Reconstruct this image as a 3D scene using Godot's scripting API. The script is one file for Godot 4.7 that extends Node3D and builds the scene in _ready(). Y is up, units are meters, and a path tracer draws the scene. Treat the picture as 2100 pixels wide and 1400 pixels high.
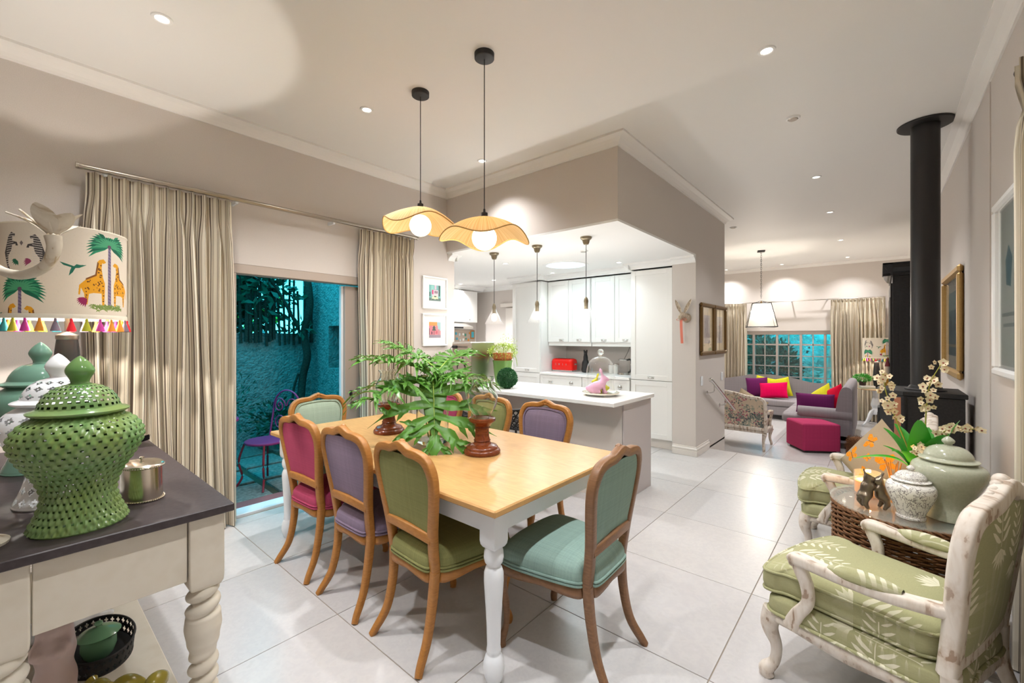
extends Node3D
# Dining room that opens to a kitchen (left of centre) and down two steps to a living room (right).
# x to the right, -z towards the living-room window, y up; the camera stands near the right-hand wall.

const EYE := 1.44            # camera height
const XL := -3.88            # face of the left wall
const XR := 0.54             # face of the right wall
const CEIL := 3.15
const ZB := -3.35            # face of the bulkhead over the kitchen island
const XB := -1.685           # side face of that bulkhead and of the pillar
const KC := 2.43             # kitchen ceiling
const LIV := -0.36           # living room floor
const ZW := -12.1            # living room window wall

var M := {}
var names := {}
var rng := RandomNumberGenerator.new()

# ------------------------------------------------------------------ mesh builder
class MB:
	var v := PackedVector3Array()
	var n := PackedVector3Array()
	var t := PackedVector2Array()
	var ix := PackedInt32Array()

	# rows of equal length -> a smooth sheet; ring: each row closes on itself; loop: last row joins the first
	func patch(rows: Array, ring := false, loop := false, uvs: Array = [], keep := false) -> void:
		var w: int = rows[0].size()
		var h: int = rows.size()
		var cols := w + (1 if ring else 0)
		var base := v.size()
		var lines := h + (1 if loop else 0)
		var ctr := Vector3.ZERO
		for j in lines:
			var r = rows[j % h]
			for i in cols:
				var p: Vector3 = r[i % w]
				v.append(p)
				ctr += p
				if uvs.size():
					t.append(uvs[j][i])
				else:
					t.append(Vector2(float(i) / maxf(1, cols - 1), float(j) / maxf(1, lines - 1)))
		ctr /= float(cols * lines)
		var nn := PackedVector3Array()
		nn.resize(cols * lines)
		var tri := PackedInt32Array()
		for j in lines - 1:
			for i in cols - 1:
				var a := j * cols + i
				for q in [[a, a + 1, a + cols + 1], [a, a + cols + 1, a + cols]]:
					var f: Vector3 = (v[base + q[2]] - v[base + q[0]]).cross(v[base + q[1]] - v[base + q[0]])
					if f.length_squared() < 1e-18:
						continue
					tri.append_array(PackedInt32Array(q))
					for k in q:
						nn[k] += f
		if ring:
			for j in lines:
				var s := nn[j * cols] + nn[j * cols + cols - 1]
				nn[j * cols] = s
				nn[j * cols + cols - 1] = s
		if loop:
			for i in cols:
				var s := nn[i] + nn[(lines - 1) * cols + i]
				nn[i] = s
				nn[(lines - 1) * cols + i] = s
		# poles: rows that collapse to a point share one normal
		for j in [0, lines - 1]:
			if v[base + j * cols].distance_squared_to(v[base + j * cols + cols / 2]) < 1e-12:
				var s := Vector3.ZERO
				for i in cols:
					s += nn[j * cols + i]
				for i in cols:
					nn[j * cols + i] = s
		var out := 0.0
		for k in nn.size():
			out += nn[k].dot(v[base + k] - ctr)
		var sgn := 1.0
		if out < 0.0 and not keep:
			sgn = -1.0
			for k in range(0, tri.size(), 3):
				var x := tri[k + 1]
				tri[k + 1] = tri[k + 2]
				tri[k + 2] = x
		for k in nn.size():
			var q := nn[k] * sgn
			n.append(q.normalized() if q.length_squared() > 0.0 else Vector3.UP)
		for k in tri:
			ix.append(base + k)

	# flat polygon in 3D (convex fan, or triangulated in its own plane)
	func poly(p: Array, toward: Vector3, uvs: Array = []) -> void:
		var nrm := Vector3.ZERO
		for i in p.size():
			nrm += (p[i] - p[0]).cross(p[(i + 1) % p.size()] - p[0])
		nrm = nrm.normalized()
		var bx: Vector3 = nrm.cross(Vector3.UP if absf(nrm.y) < 0.9 else Vector3.RIGHT).normalized()
		var by := nrm.cross(bx)
		var flat := PackedVector2Array()
		for q in p:
			flat.append(Vector2(q.dot(bx), q.dot(by)))
		var tri := Geometry2D.triangulate_polygon(flat)
		var sgn := 1.0 if nrm.dot(toward) >= 0.0 else -1.0
		var base := v.size()
		for i in p.size():
			v.append(p[i])
			n.append(nrm * sgn)
			t.append(uvs[i] if uvs.size() else flat[i])
		for k in range(0, tri.size(), 3):
			var a := tri[k]
			var b := tri[k + 1]
			var c := tri[k + 2]
			var f: Vector3 = (p[c] - p[a]).cross(p[b] - p[a])
			if f.dot(nrm * sgn) < 0.0:
				ix.append_array(PackedInt32Array([base + a, base + c, base + b]))
			else:
				ix.append_array(PackedInt32Array([base + a, base + b, base + c]))

	func tri3(a: Vector3, b: Vector3, c: Vector3, toward: Vector3) -> void:
		poly([a, b, c], toward)

	# box with chamfered edges
	func box(c: Vector3, s: Vector3, bev := 0.0, xf := Transform3D()) -> void:
		var hs := s / 2.0
		var b := minf(bev, minf(hs.x, minf(hs.y, hs.z)) * 0.95)
		var ax := [0, 1, 2]
		for a in ax:
			var u: int = (a + 1) % 3
			var w: int = (a + 2) % 3
			for sg in [-1.0, 1.0]:
				var q := []
				var uv := []
				for k in [[-1, -1], [1, -1], [1, 1], [-1, 1]]:
					var p := Vector3.ZERO
					p[a] = sg * hs[a]
					p[u] = k[0] * (hs[u] - b)
					p[w] = k[1] * (hs[w] - b)
					q.append(xf * (c + p))
					uv.append(Vector2(p[u], p[w]))
				var d := Vector3.ZERO
				d[a] = sg
				quad(q, xf.basis * d, uv)
		if b <= 0.0:
			return
		for a in ax:
			var u: int = (a + 1) % 3
			var w: int = (a + 2) % 3
			for su in [-1.0, 1.0]:
				for sw in [-1.0, 1.0]:
					var q := []
					for k in [[-1, 0], [1, 0], [1, 1], [-1, 1]]:
						var p := Vector3.ZERO
						p[a] = k[0] * (hs[a] - b)
						p[u] = su * (hs[u] - (b if k[1] == 0 else 0.0))
						p[w] = sw * (hs[w] - (0.0 if k[1] == 0 else b))
						q.append(xf * (c + p))
					var d := Vector3.ZERO
					d[u] = su
					d[w] = sw
					quad(q, xf.basis * d)
		for sx in [-1.0, 1.0]:
			for sy in [-1.0, 1.0]:
				for sz in [-1.0, 1.0]:
					var sg := Vector3(sx, sy, sz)
					var q := []
					for a in ax:
						var p := hs - Vector3(b, b, b)
						p[a] = hs[a]
						q.append(xf * (c + p * sg))
					tri3(q[0], q[1], q[2], xf.basis * sg)

	func quad(q: Array, toward: Vector3, uv: Array = []) -> void:
		var base := v.size()
		var f: Vector3 = (q[2] - q[0]).cross(q[1] - q[0])
		var back := f.dot(toward) < 0.0
		var nr := toward.normalized() if uv.size() == 0 else (f * (-1.0 if back else 1.0)).normalized()
		if uv.size() == 0:
			nr = (f * (-1.0 if back else 1.0)).normalized()
		for i in 4:
			v.append(q[i])
			n.append(nr)
			t.append(uv[i] if uv.size() else Vector2([0, 1, 1, 0][i], [0, 0, 1, 1][i]))
		ix.append_array(PackedInt32Array([base, base + 2, base + 1, base, base + 3, base + 2] if back else [base, base + 1, base + 2, base, base + 2, base + 3]))

	# profile of (radius, height) turned round y; corners sharper than 40 degrees stay sharp
	func lathe(prof: Array, seg := 32, xf := Transform3D(), sx := 1.0, sz := 1.0, ang := 40.0, keep := false) -> void:
		var runs := [[prof[0]]]
		for i in range(1, prof.size()):
			runs[-1].append(prof[i])
			if i < prof.size() - 1:
				var d0: Vector2 = (prof[i] - prof[i - 1])
				var d1: Vector2 = (prof[i + 1] - prof[i])
				if absf(rad_to_deg(d0.angle_to(d1))) > ang:
					runs.append([prof[i]])
		for r in runs:
			var rows := []
			for p in r:
				var row := PackedVector3Array()
				for k in seg:
					var a := TAU * k / seg
					row.append(xf * Vector3(cos(a) * p.x * sx, p.y, sin(a) * p.x * sz))
				rows.append(row)
			patch(rows, true, false, [], keep)

	# a closed section carried along a path; sec in (side, up); sc scales it per point (float or Vector2)
	func sweep(path: Array, sec: Array, sc: Array = [], up := Vector3.UP, closed := false, caps := true, uvk := 0.0) -> void:
		var np: int = path.size()
		var rows := []
		var uvs := []
		var len_ := 0.0
		for i in np:
			var a: Vector3 = path[(i - 1 + np) % np] if closed else path[maxi(i - 1, 0)]
			var b: Vector3 = path[(i + 1) % np] if closed else path[mini(i + 1, np - 1)]
			var tg := (b - a).normalized()
			var side := tg.cross(up)
			if side.length_squared() < 1e-8:
				side = tg.cross(Vector3.RIGHT)
			side = side.normalized()
			var uu := side.cross(tg)
			var k := Vector2.ONE
			if sc.size():
				k = sc[i] if sc[i] is Vector2 else Vector2(sc[i], sc[i])
			var row := PackedVector3Array()
			for s in sec:
				row.append(path[i] + side * s.x * k.x + uu * s.y * k.y)
			rows.append(row)
			if i > 0:
				len_ += path[i].distance_to(path[i - 1])
			if uvk > 0.0:
				var ur := []
				for q in sec.size() + 1:
					ur.append(Vector2(float(q) / sec.size(), len_ * uvk))
				uvs.append(ur)
		patch(rows, true, closed, uvs)
		if caps and not closed:
			poly(Array(rows[0]), path[0] - path[1])
			poly(Array(rows[np - 1]), path[np - 1] - path[np - 2])

	# flat outline (x, y) given thickness along z, edges chamfered
	func extrude(o: Array, depth: float, bev := 0.0, xf := Transform3D()) -> void:
		var pin := o
		if bev > 0.0:
			var r := Geometry2D.offset_polygon(PackedVector2Array(o), -bev)
			if r.size() and r[0].size() == o.size():
				# keep the order: match each corner to its nearest
				var m := []
				for p in o:
					var best: Vector2 = r[0][0]
					for q in r[0]:
						if q.distance_squared_to(p) < best.distance_squared_to(p):
							best = q
					m.append(best)
				pin = m
			else:
				bev = 0.0
		for sg in [-1.0, 1.0]:
			var f := []
			for p in pin:
				f.append(xf * Vector3(p.x, p.y, sg * depth / 2.0))
			poly(f, xf.basis * Vector3(0, 0, sg), Array(pin))
		var zs := [-depth / 2.0, depth / 2.0] if bev <= 0.0 else [-depth / 2.0 + bev, depth / 2.0 - bev]
		strip(o, o, zs[0], zs[1], xf)
		if bev > 0.0:
			strip(pin, o, -depth / 2.0, zs[0], xf)
			strip(o, pin, zs[1], depth / 2.0, xf)

	func strip(a: Array, b: Array, za: float, zb: float, xf: Transform3D) -> void:
		var area := 0.0
		for i in a.size():
			area += a[i].cross(a[(i + 1) % a.size()])
		for i in a.size():
			var j := (i + 1) % a.size()
			var e: Vector2 = b[j] - b[i]
			if e.length_squared() < 1e-12:
				continue
			var d := Vector3(e.y, -e.x, 0) * (1.0 if area > 0.0 else -1.0)
			quad([xf * Vector3(a[i].x, a[i].y, za), xf * Vector3(a[j].x, a[j].y, za), xf * Vector3(b[j].x, b[j].y, zb), xf * Vector3(b[i].x, b[i].y, zb)], xf.basis * d)

	func ball(c: Vector3, r: Vector3, seg := 20, rings := 12, xf := Transform3D()) -> void:
		var rows := []
		for j in rings + 1:
			var a := PI * j / rings
			var row := PackedVector3Array()
			for k in seg:
				var b := TAU * k / seg
				row.append(xf * (c + Vector3(sin(a) * cos(b) * r.x, cos(a) * r.y, sin(a) * sin(b) * r.z)))
			rows.append(row)
		patch(rows, true)

	func add(o: MB, xf := Transform3D()) -> void:
		var base := v.size()
		for i in o.v.size():
			v.append(xf * o.v[i])
			n.append((xf.basis * o.n[i]).normalized())
			t.append(o.t[i])
		for k in o.ix:
			ix.append(base + k)

	func mesh() -> ArrayMesh:
		var a := []
		a.resize(Mesh.ARRAY_MAX)
		a[Mesh.ARRAY_VERTEX] = v
		a[Mesh.ARRAY_NORMAL] = n
		a[Mesh.ARRAY_TEX_UV] = t
		a[Mesh.ARRAY_INDEX] = ix
		var m := ArrayMesh.new()
		m.add_surface_from_arrays(Mesh.PRIMITIVE_TRIANGLES, a)
		return m

# ------------------------------------------------------------------ shape helpers
static func V(x: float, y: float, z: float) -> Vector3:
	return Vector3(x, y, z)

static func P2(a: Array) -> Array:
	var o := []
	for i in range(0, a.size(), 2):
		o.append(Vector2(a[i], a[i + 1]))
	return o

static func circ(r: float, k := 10, ry := -1.0) -> Array:
	var o := []
	for i in k:
		o.append(Vector2(cos(TAU * i / k) * r, sin(TAU * i / k) * (r if ry < 0.0 else ry)))
	return o

static func rrect(w: float, h: float, r: float, k := 4) -> Array:
	var o := []
	for q in 4:
		var c := Vector2((w / 2 - r) * [1, -1, -1, 1][q], (h / 2 - r) * [1, 1, -1, -1][q])
		for i in k + 1:
			var a := PI / 2 * (q + float(i) / k)
			o.append(c + Vector2(cos(a), sin(a)) * r)
	return o

# Catmull-Rom through points (Vector2, Vector3 or float), k pieces per span
static func spl(p: Array, k := 6, closed := false) -> Array:
	var o := []
	var c := p.size()
	for i in (c if closed else c - 1):
		var a = p[(i - 1 + c) % c] if closed else p[maxi(i - 1, 0)]
		var b = p[i]
		var d = p[(i + 1) % c]
		var e = p[(i + 2) % c] if closed else p[mini(i + 2, c - 1)]
		for q in k:
			var s := float(q) / k
			o.append(0.5 * ((2.0 * b) + (d - a) * s + (2.0 * a - 5.0 * b + 4.0 * d - e) * s * s + (3.0 * b - a - 3.0 * d + e) * s * s * s))
	if not closed:
		o.append(p[c - 1])
	return o

static func at(p: Vector3, turn := 0.0) -> Transform3D:
	return Transform3D(Basis(Vector3.UP, turn), p)

func bxm(c: Vector3, s: Vector3, bev := 0.0) -> ArrayMesh:
	var b := MB.new()
	b.box(c, s, bev)
	return b.mesh()

func lat(prof: Array, seg := 32, sx := 1.0, sz := 1.0) -> ArrayMesh:
	var b := MB.new()
	b.lathe(prof, seg, Transform3D(), sx, sz)
	return b.mesh()

# solid glass: outer wall listed upwards, inner wall downwards
func glat(prof: Array, seg := 48) -> ArrayMesh:
	var b := MB.new()
	b.lathe(prof, seg, Transform3D(), 1.0, 1.0, 40.0, true)
	return b.mesh()

func tube(path: Array, r: float, k := 8) -> ArrayMesh:
	var b := MB.new()
	b.sweep(path, circ(r, k))
	return b.mesh()

# rounded slab: rings of rounded rectangles; prof = (inset, y)
func slab(w: float, d: float, r: float, prof: Array, k := 4, crown := 0.0) -> MB:
	var b := MB.new()
	var rows := []
	for p in prof:
		var row := PackedVector3Array()
		var ww := maxf(w - 2 * p.x, 0.002)
		var dd := maxf(d - 2 * p.x, 0.002)
		for q in rrect(ww, dd, clampf(r - p.x, 0.0008, minf(ww, dd) / 2), k):
			row.append(V(q.x, p.y, q.y))
		rows.append(row)
	b.patch(rows, true)
	# top and bottom closed by shrinking rings so that they can swell
	for e in [0, prof.size() - 1]:
		var rr := []
		for s in [1.0, 0.8, 0.6, 0.4, 0.2, 0.0]:
			var row := PackedVector3Array()
			for q in rows[e]:
				row.append(V(q.x * s, q.y + (crown * (1.0 - s * s) if e > 0 else 0.0), q.z * s))
			rr.append(row)
		b.patch(rr, true, false, [], true)
		# orient by hand
	return b

# soft cushion standing up (x width, y height, z thickness) with pinched corners
func pillow(w: float, h: float, th: float, k := 14, pinch := 0.06) -> MB:
	var b := MB.new()
	for sg in [-1.0, 1.0]:
		var rows := []
		var uv := []
		for j in k + 1:
			var row := PackedVector3Array()
			var ur := []
			for i in k + 1:
				var u := 2.0 * i / k - 1.0
				var q := 2.0 * j / k - 1.0
				var e := pow(maxf(0.0, (1 - u * u) * (1 - q * q)), 0.42)
				var inx := 1.0 - pinch * (1 - q * q)
				var iny := 1.0 - pinch * (1 - u * u)
				row.append(V(u * w / 2 * inx, q * h / 2 * iny, sg * th / 2 * e))
				ur.append(Vector2(0.5 + u / 2, 0.5 - q / 2))
			rows.append(row)
			uv.append(ur)
		b.patch(rows, false, false, uv)
	return b

# ------------------------------------------------------------------ smooth bodies (surface nets)
# bones: [a, b, ra, rb]; k: how softly they join
func blob(bones: Array, cell: float, k := 0.02) -> MB:
	var lo := Vector3(1e9, 1e9, 1e9)
	var hi := -lo
	for e in bones:
		for q in [[e[0], e[2]], [e[1], e[3]]]:
			lo = lo.min(q[0] - Vector3.ONE * q[1])
			hi = hi.max(q[0] + Vector3.ONE * q[1])
	lo -= Vector3.ONE * cell * 2.0
	hi += Vector3.ONE * cell * 2.0
	var d := ((hi - lo) / cell).ceil()
	var nx := int(d.x) + 1
	var ny := int(d.y) + 1
	var nz := int(d.z) + 1
	var f := PackedFloat32Array()
	f.resize(nx * ny * nz)
	f.fill(1.0)
	for e in bones:
		var a: Vector3 = e[0]
		var ab: Vector3 = e[1] - a
		var ll := maxf(ab.length_squared(), 1e-12)
		var m: float = maxf(e[2], e[3]) + k * 1.5 + cell * 2.0
		var l := ((a.min(e[1]) - Vector3.ONE * m - lo) / cell).floor().max(Vector3.ZERO)
		var u := ((a.max(e[1]) + Vector3.ONE * m - lo) / cell).ceil().min(Vector3(nx - 1, ny - 1, nz - 1))
		for z in range(int(l.z), int(u.z) + 1):
			for y in range(int(l.y), int(u.y) + 1):
				var o := (z * ny + y) * nx
				for x in range(int(l.x), int(u.x) + 1):
					var p := lo + Vector3(x, y, z) * cell
					var s := clampf((p - a).dot(ab) / ll, 0.0, 1.0)
					var g: float = (p - a - ab * s).length() - lerpf(e[2], e[3], s)
					var c := f[o + x]
					var hh := maxf(k - absf(c - g), 0.0) / k
					f[o + x] = minf(c, g) - hh * hh * k * 0.25
	var b := MB.new()
	var id := PackedInt32Array()
	id.resize(nx * ny * nz)
	id.fill(-1)
	for z in nz - 1:
		for y in ny - 1:
			for x in nx - 1:
				var o := (z * ny + y) * nx + x
				var neg := 0
				var sum := Vector3.ZERO
				var cnt := 0
				var w := [f[o], f[o + 1], f[o + nx], f[o + nx + 1], f[o + nx * ny], f[o + nx * ny + 1], f[o + nx * ny + nx], f[o + nx * ny + nx + 1]]
				for q in 8:
					if w[q] < 0.0:
						neg += 1
				if neg == 0 or neg == 8:
					continue
				for q in [[0, 1], [2, 3], [4, 5], [6, 7], [0, 2], [1, 3], [4, 6], [5, 7], [0, 4], [1, 5], [2, 6], [3, 7]]:
					var p: float = w[q[0]]
					var r: float = w[q[1]]
					if (p < 0.0) != (r < 0.0):
						var s := p / (p - r)
						var c0 := Vector3(q[0] & 1, (q[0] >> 1) & 1, q[0] >> 2)
						var c1 := Vector3(q[1] & 1, (q[1] >> 1) & 1, q[1] >> 2)
						sum += c0.lerp(c1, s)
						cnt += 1
				id[o] = b.v.size()
				b.v.append(lo + (Vector3(x, y, z) + sum / cnt) * cell)
				var gx: float = w[1] + w[3] + w[5] + w[7] - w[0] - w[2] - w[4] - w[6]
				var gy: float = w[2] + w[3] + w[6] + w[7] - w[0] - w[1] - w[4] - w[5]
				var gz: float = w[4] + w[5] + w[6] + w[7] - w[0] - w[1] - w[2] - w[3]
				b.n.append(Vector3(gx, gy, gz).normalized())
				b.t.append(Vector2(b.v[-1].x, b.v[-1].y))
	for z in range(1, nz - 1):
		for y in range(1, ny - 1):
			for x in range(1, nx - 1):
				var o := (z * ny + y) * nx + x
				for ax in 3:
					var st: int = [1, nx, nx * ny][ax]
					if (f[o] < 0.0) == (f[o + st] < 0.0):
						continue
					var p: int = [nx, nx * ny, 1][ax]
					var q: int = [nx * ny, 1, nx][ax]
					var r := [id[o], id[o - p], id[o - p - q], id[o - q]]
					if r.min() < 0:
						continue
					if f[o] < 0.0:
						b.ix.append_array(PackedInt32Array([r[0], r[2], r[1], r[0], r[3], r[2]]))
					else:
						b.ix.append_array(PackedInt32Array([r[0], r[1], r[2], r[0], r[2], r[3]]))
	return b

# ------------------------------------------------------------------ scene helpers
func numbered(n: String) -> String:
	if not names.has(n):
		names[n] = 0
		return n
	names[n] += 1
	return "%s_%03d" % [n, names[n]]

func tag(o: Node, label: String, cat: String, group := "") -> Node:
	o.set_meta("label", label)
	o.set_meta("category", cat)
	if group:
		o.set_meta("group", group)
	return o

func thing(called: String, label: String, cat: String, p := Vector3.ZERO, turn := 0.0, group := "") -> Node3D:
	var o := Node3D.new()
	o.name = numbered(called)
	o.position = p
	o.rotation.y = turn
	add_child(o)
	tag(o, label, cat, group)
	return o

func part(to: Node, called: String, m, mat: Material, xf := Transform3D(), label := "") -> MeshInstance3D:
	var o := MeshInstance3D.new()
	o.name = called
	o.mesh = m.mesh() if m is MB else m
	o.material_override = mat
	o.transform = xf
	to.add_child(o, true)
	if label:
		o.set_meta("label", label)
	return o

func solo(called: String, label: String, cat: String, m, mat: Material, p := Vector3.ZERO, turn := 0.0, group := "") -> MeshInstance3D:
	var o := part(self, numbered(called), m, mat, at(p, turn))
	tag(o, label, cat, group)
	return o

func struct(called: String, m, mat: Material, to: Node = self) -> MeshInstance3D:
	var o := part(to, called, m, mat)
	if to == self:
		o.set_meta("kind", "structure")
	return o

func sroot(called: String) -> Node3D:
	var o := Node3D.new()
	o.name = called
	o.set_meta("kind", "structure")
	add_child(o)
	return o

func dup(o: Node3D, p: Vector3, turn: float, label: String, group := "") -> Node3D:
	var base: String = o.name
	if base.length() > 4 and base[-4] == "_" and base.right(3).is_valid_int():
		base = base.left(-4)
	var c: Node3D = o.duplicate()
	c.name = numbered(base)
	add_child(c)
	c.position = p
	c.rotation.y = turn
	c.set_meta("label", label)
	if group:
		c.set_meta("group", group)
	return c

# ------------------------------------------------------------------ materials
func C(r: int, g: int, b: int) -> Color:
	return Color(r / 255.0, g / 255.0, b / 255.0)

func noise_tex(freq: float, ramp: Array, size := 512, sd := 1, oct := 4, kind := FastNoiseLite.TYPE_SIMPLEX_SMOOTH) -> NoiseTexture2D:
	var nz := FastNoiseLite.new()
	nz.noise_type = kind
	nz.seed = sd
	nz.frequency = freq
	nz.fractal_octaves = oct
	var tx := NoiseTexture2D.new()
	tx.width = size
	tx.height = size
	tx.seamless = true
	tx.noise = nz
	var g := Gradient.new()
	var off := PackedFloat32Array()
	var col := PackedColorArray()
	for i in ramp.size():
		off.append(float(i) / (ramp.size() - 1))
		col.append(ramp[i])
	g.offsets = off
	g.colors = col
	tx.color_ramp = g
	return tx

func bump_tex(freq: float, size := 512, sd := 3, strength := 4.0, oct := 4, kind := FastNoiseLite.TYPE_SIMPLEX_SMOOTH) -> NoiseTexture2D:
	var nz := FastNoiseLite.new()
	nz.noise_type = kind
	nz.seed = sd
	nz.frequency = freq
	nz.fractal_octaves = oct
	var tx := NoiseTexture2D.new()
	tx.width = size
	tx.height = size
	tx.seamless = true
	tx.noise = nz
	tx.as_normal_map = true
	tx.bump_strength = strength
	return tx

func mat(key: String, col: Color, rough := 0.6, metal := 0.0, spec := 0.5) -> StandardMaterial3D:
	var m := StandardMaterial3D.new()
	m.resource_name = key
	m.albedo_color = col
	m.roughness = rough
	m.metallic = metal
	m.metallic_specular = spec
	M[key] = m
	return m

func tri(m: StandardMaterial3D, tex: Texture2D, sc: float, world := false, nrm: Texture2D = null, ns := 1.0) -> StandardMaterial3D:
	m.albedo_texture = tex
	m.uv1_triplanar = true
	m.uv1_world_triplanar = world
	m.uv1_scale = Vector3(sc, sc, sc)
	if nrm:
		m.normal_enabled = true
		m.normal_texture = nrm
		m.normal_scale = ns
	return m

# ------------------------------------------------------------------ the scene
func _ready() -> void:
	rng.seed = 7
	camera_and_light()
	materials()
	shell()
	kitchen_shell()
	living_shell()
	patio()
	dining()
	console_corner()
	armchair_corner()
	kitchen()
	living()
	lamps_on_ceiling()

func camera_and_light() -> void:
	var cam := Camera3D.new()
	cam.name = "camera"
	cam.projection = Camera3D.PROJECTION_FRUSTUM
	cam.near = 0.05
	cam.far = 100.0
	cam.size = 2.0 * 0.05 * 700.0 / 880.6
	cam.frustum_offset = Vector2(0, -0.05 * 8.0 / 880.6)
	cam.position = Vector3(0, EYE, 0)
	cam.rotation.y = atan(753.0 / 880.6)
	add_child(cam)
	cam.current = true
	var e := Environment.new()
	e.background_mode = Environment.BG_SKY
	var sky := Sky.new()
	var sm := ProceduralSkyMaterial.new()
	# daylight is far bluer than the warm lamps the picture is balanced for
	sm.sky_top_color = Color(0.10, 0.60, 0.70)
	sm.sky_horizon_color = Color(0.26, 0.74, 0.80)
	sm.ground_bottom_color = Color(0.03, 0.12, 0.13)
	sm.ground_horizon_color = Color(0.10, 0.30, 0.32)
	sm.sky_energy_multiplier = 1.0
	sky.sky_material = sm
	e.sky = sky
	e.background_energy_multiplier = SKY
	e.tonemap_mode = Environment.TONE_MAPPER_LINEAR
	e.tonemap_exposure = 1.06
	e.sdfgi_enabled = true
	e.ssao_enabled = true
	e.ssil_enabled = true
	var w := WorldEnvironment.new()
	w.name = "environment"
	w.environment = e
	add_child(w)

const SKY := 8.0
const DOWN := 3.0            # one recessed downlight

func omni(to: Node, p: Vector3, col: Color, energy: float, size := 0.05) -> void:
	var l := OmniLight3D.new()
	l.name = "light"
	l.position = p
	l.light_color = col
	l.light_energy = energy
	l.light_size = size
	l.omni_range = 20.0
	l.omni_attenuation = 2.0
	l.shadow_enabled = true
	to.add_child(l, true)

func spot(to: Node, p: Vector3, col: Color, energy: float, angle := 60.0, size := 0.03) -> void:
	var l := SpotLight3D.new()
	l.name = "light"
	l.position = p
	l.rotation.x = -PI / 2
	l.light_color = col
	l.light_energy = energy
	l.light_size = size
	l.spot_range = 20.0
	l.spot_attenuation = 2.0
	l.spot_angle = angle
	l.spot_angle_attenuation = 1.0
	l.shadow_enabled = true
	to.add_child(l, true)

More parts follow.
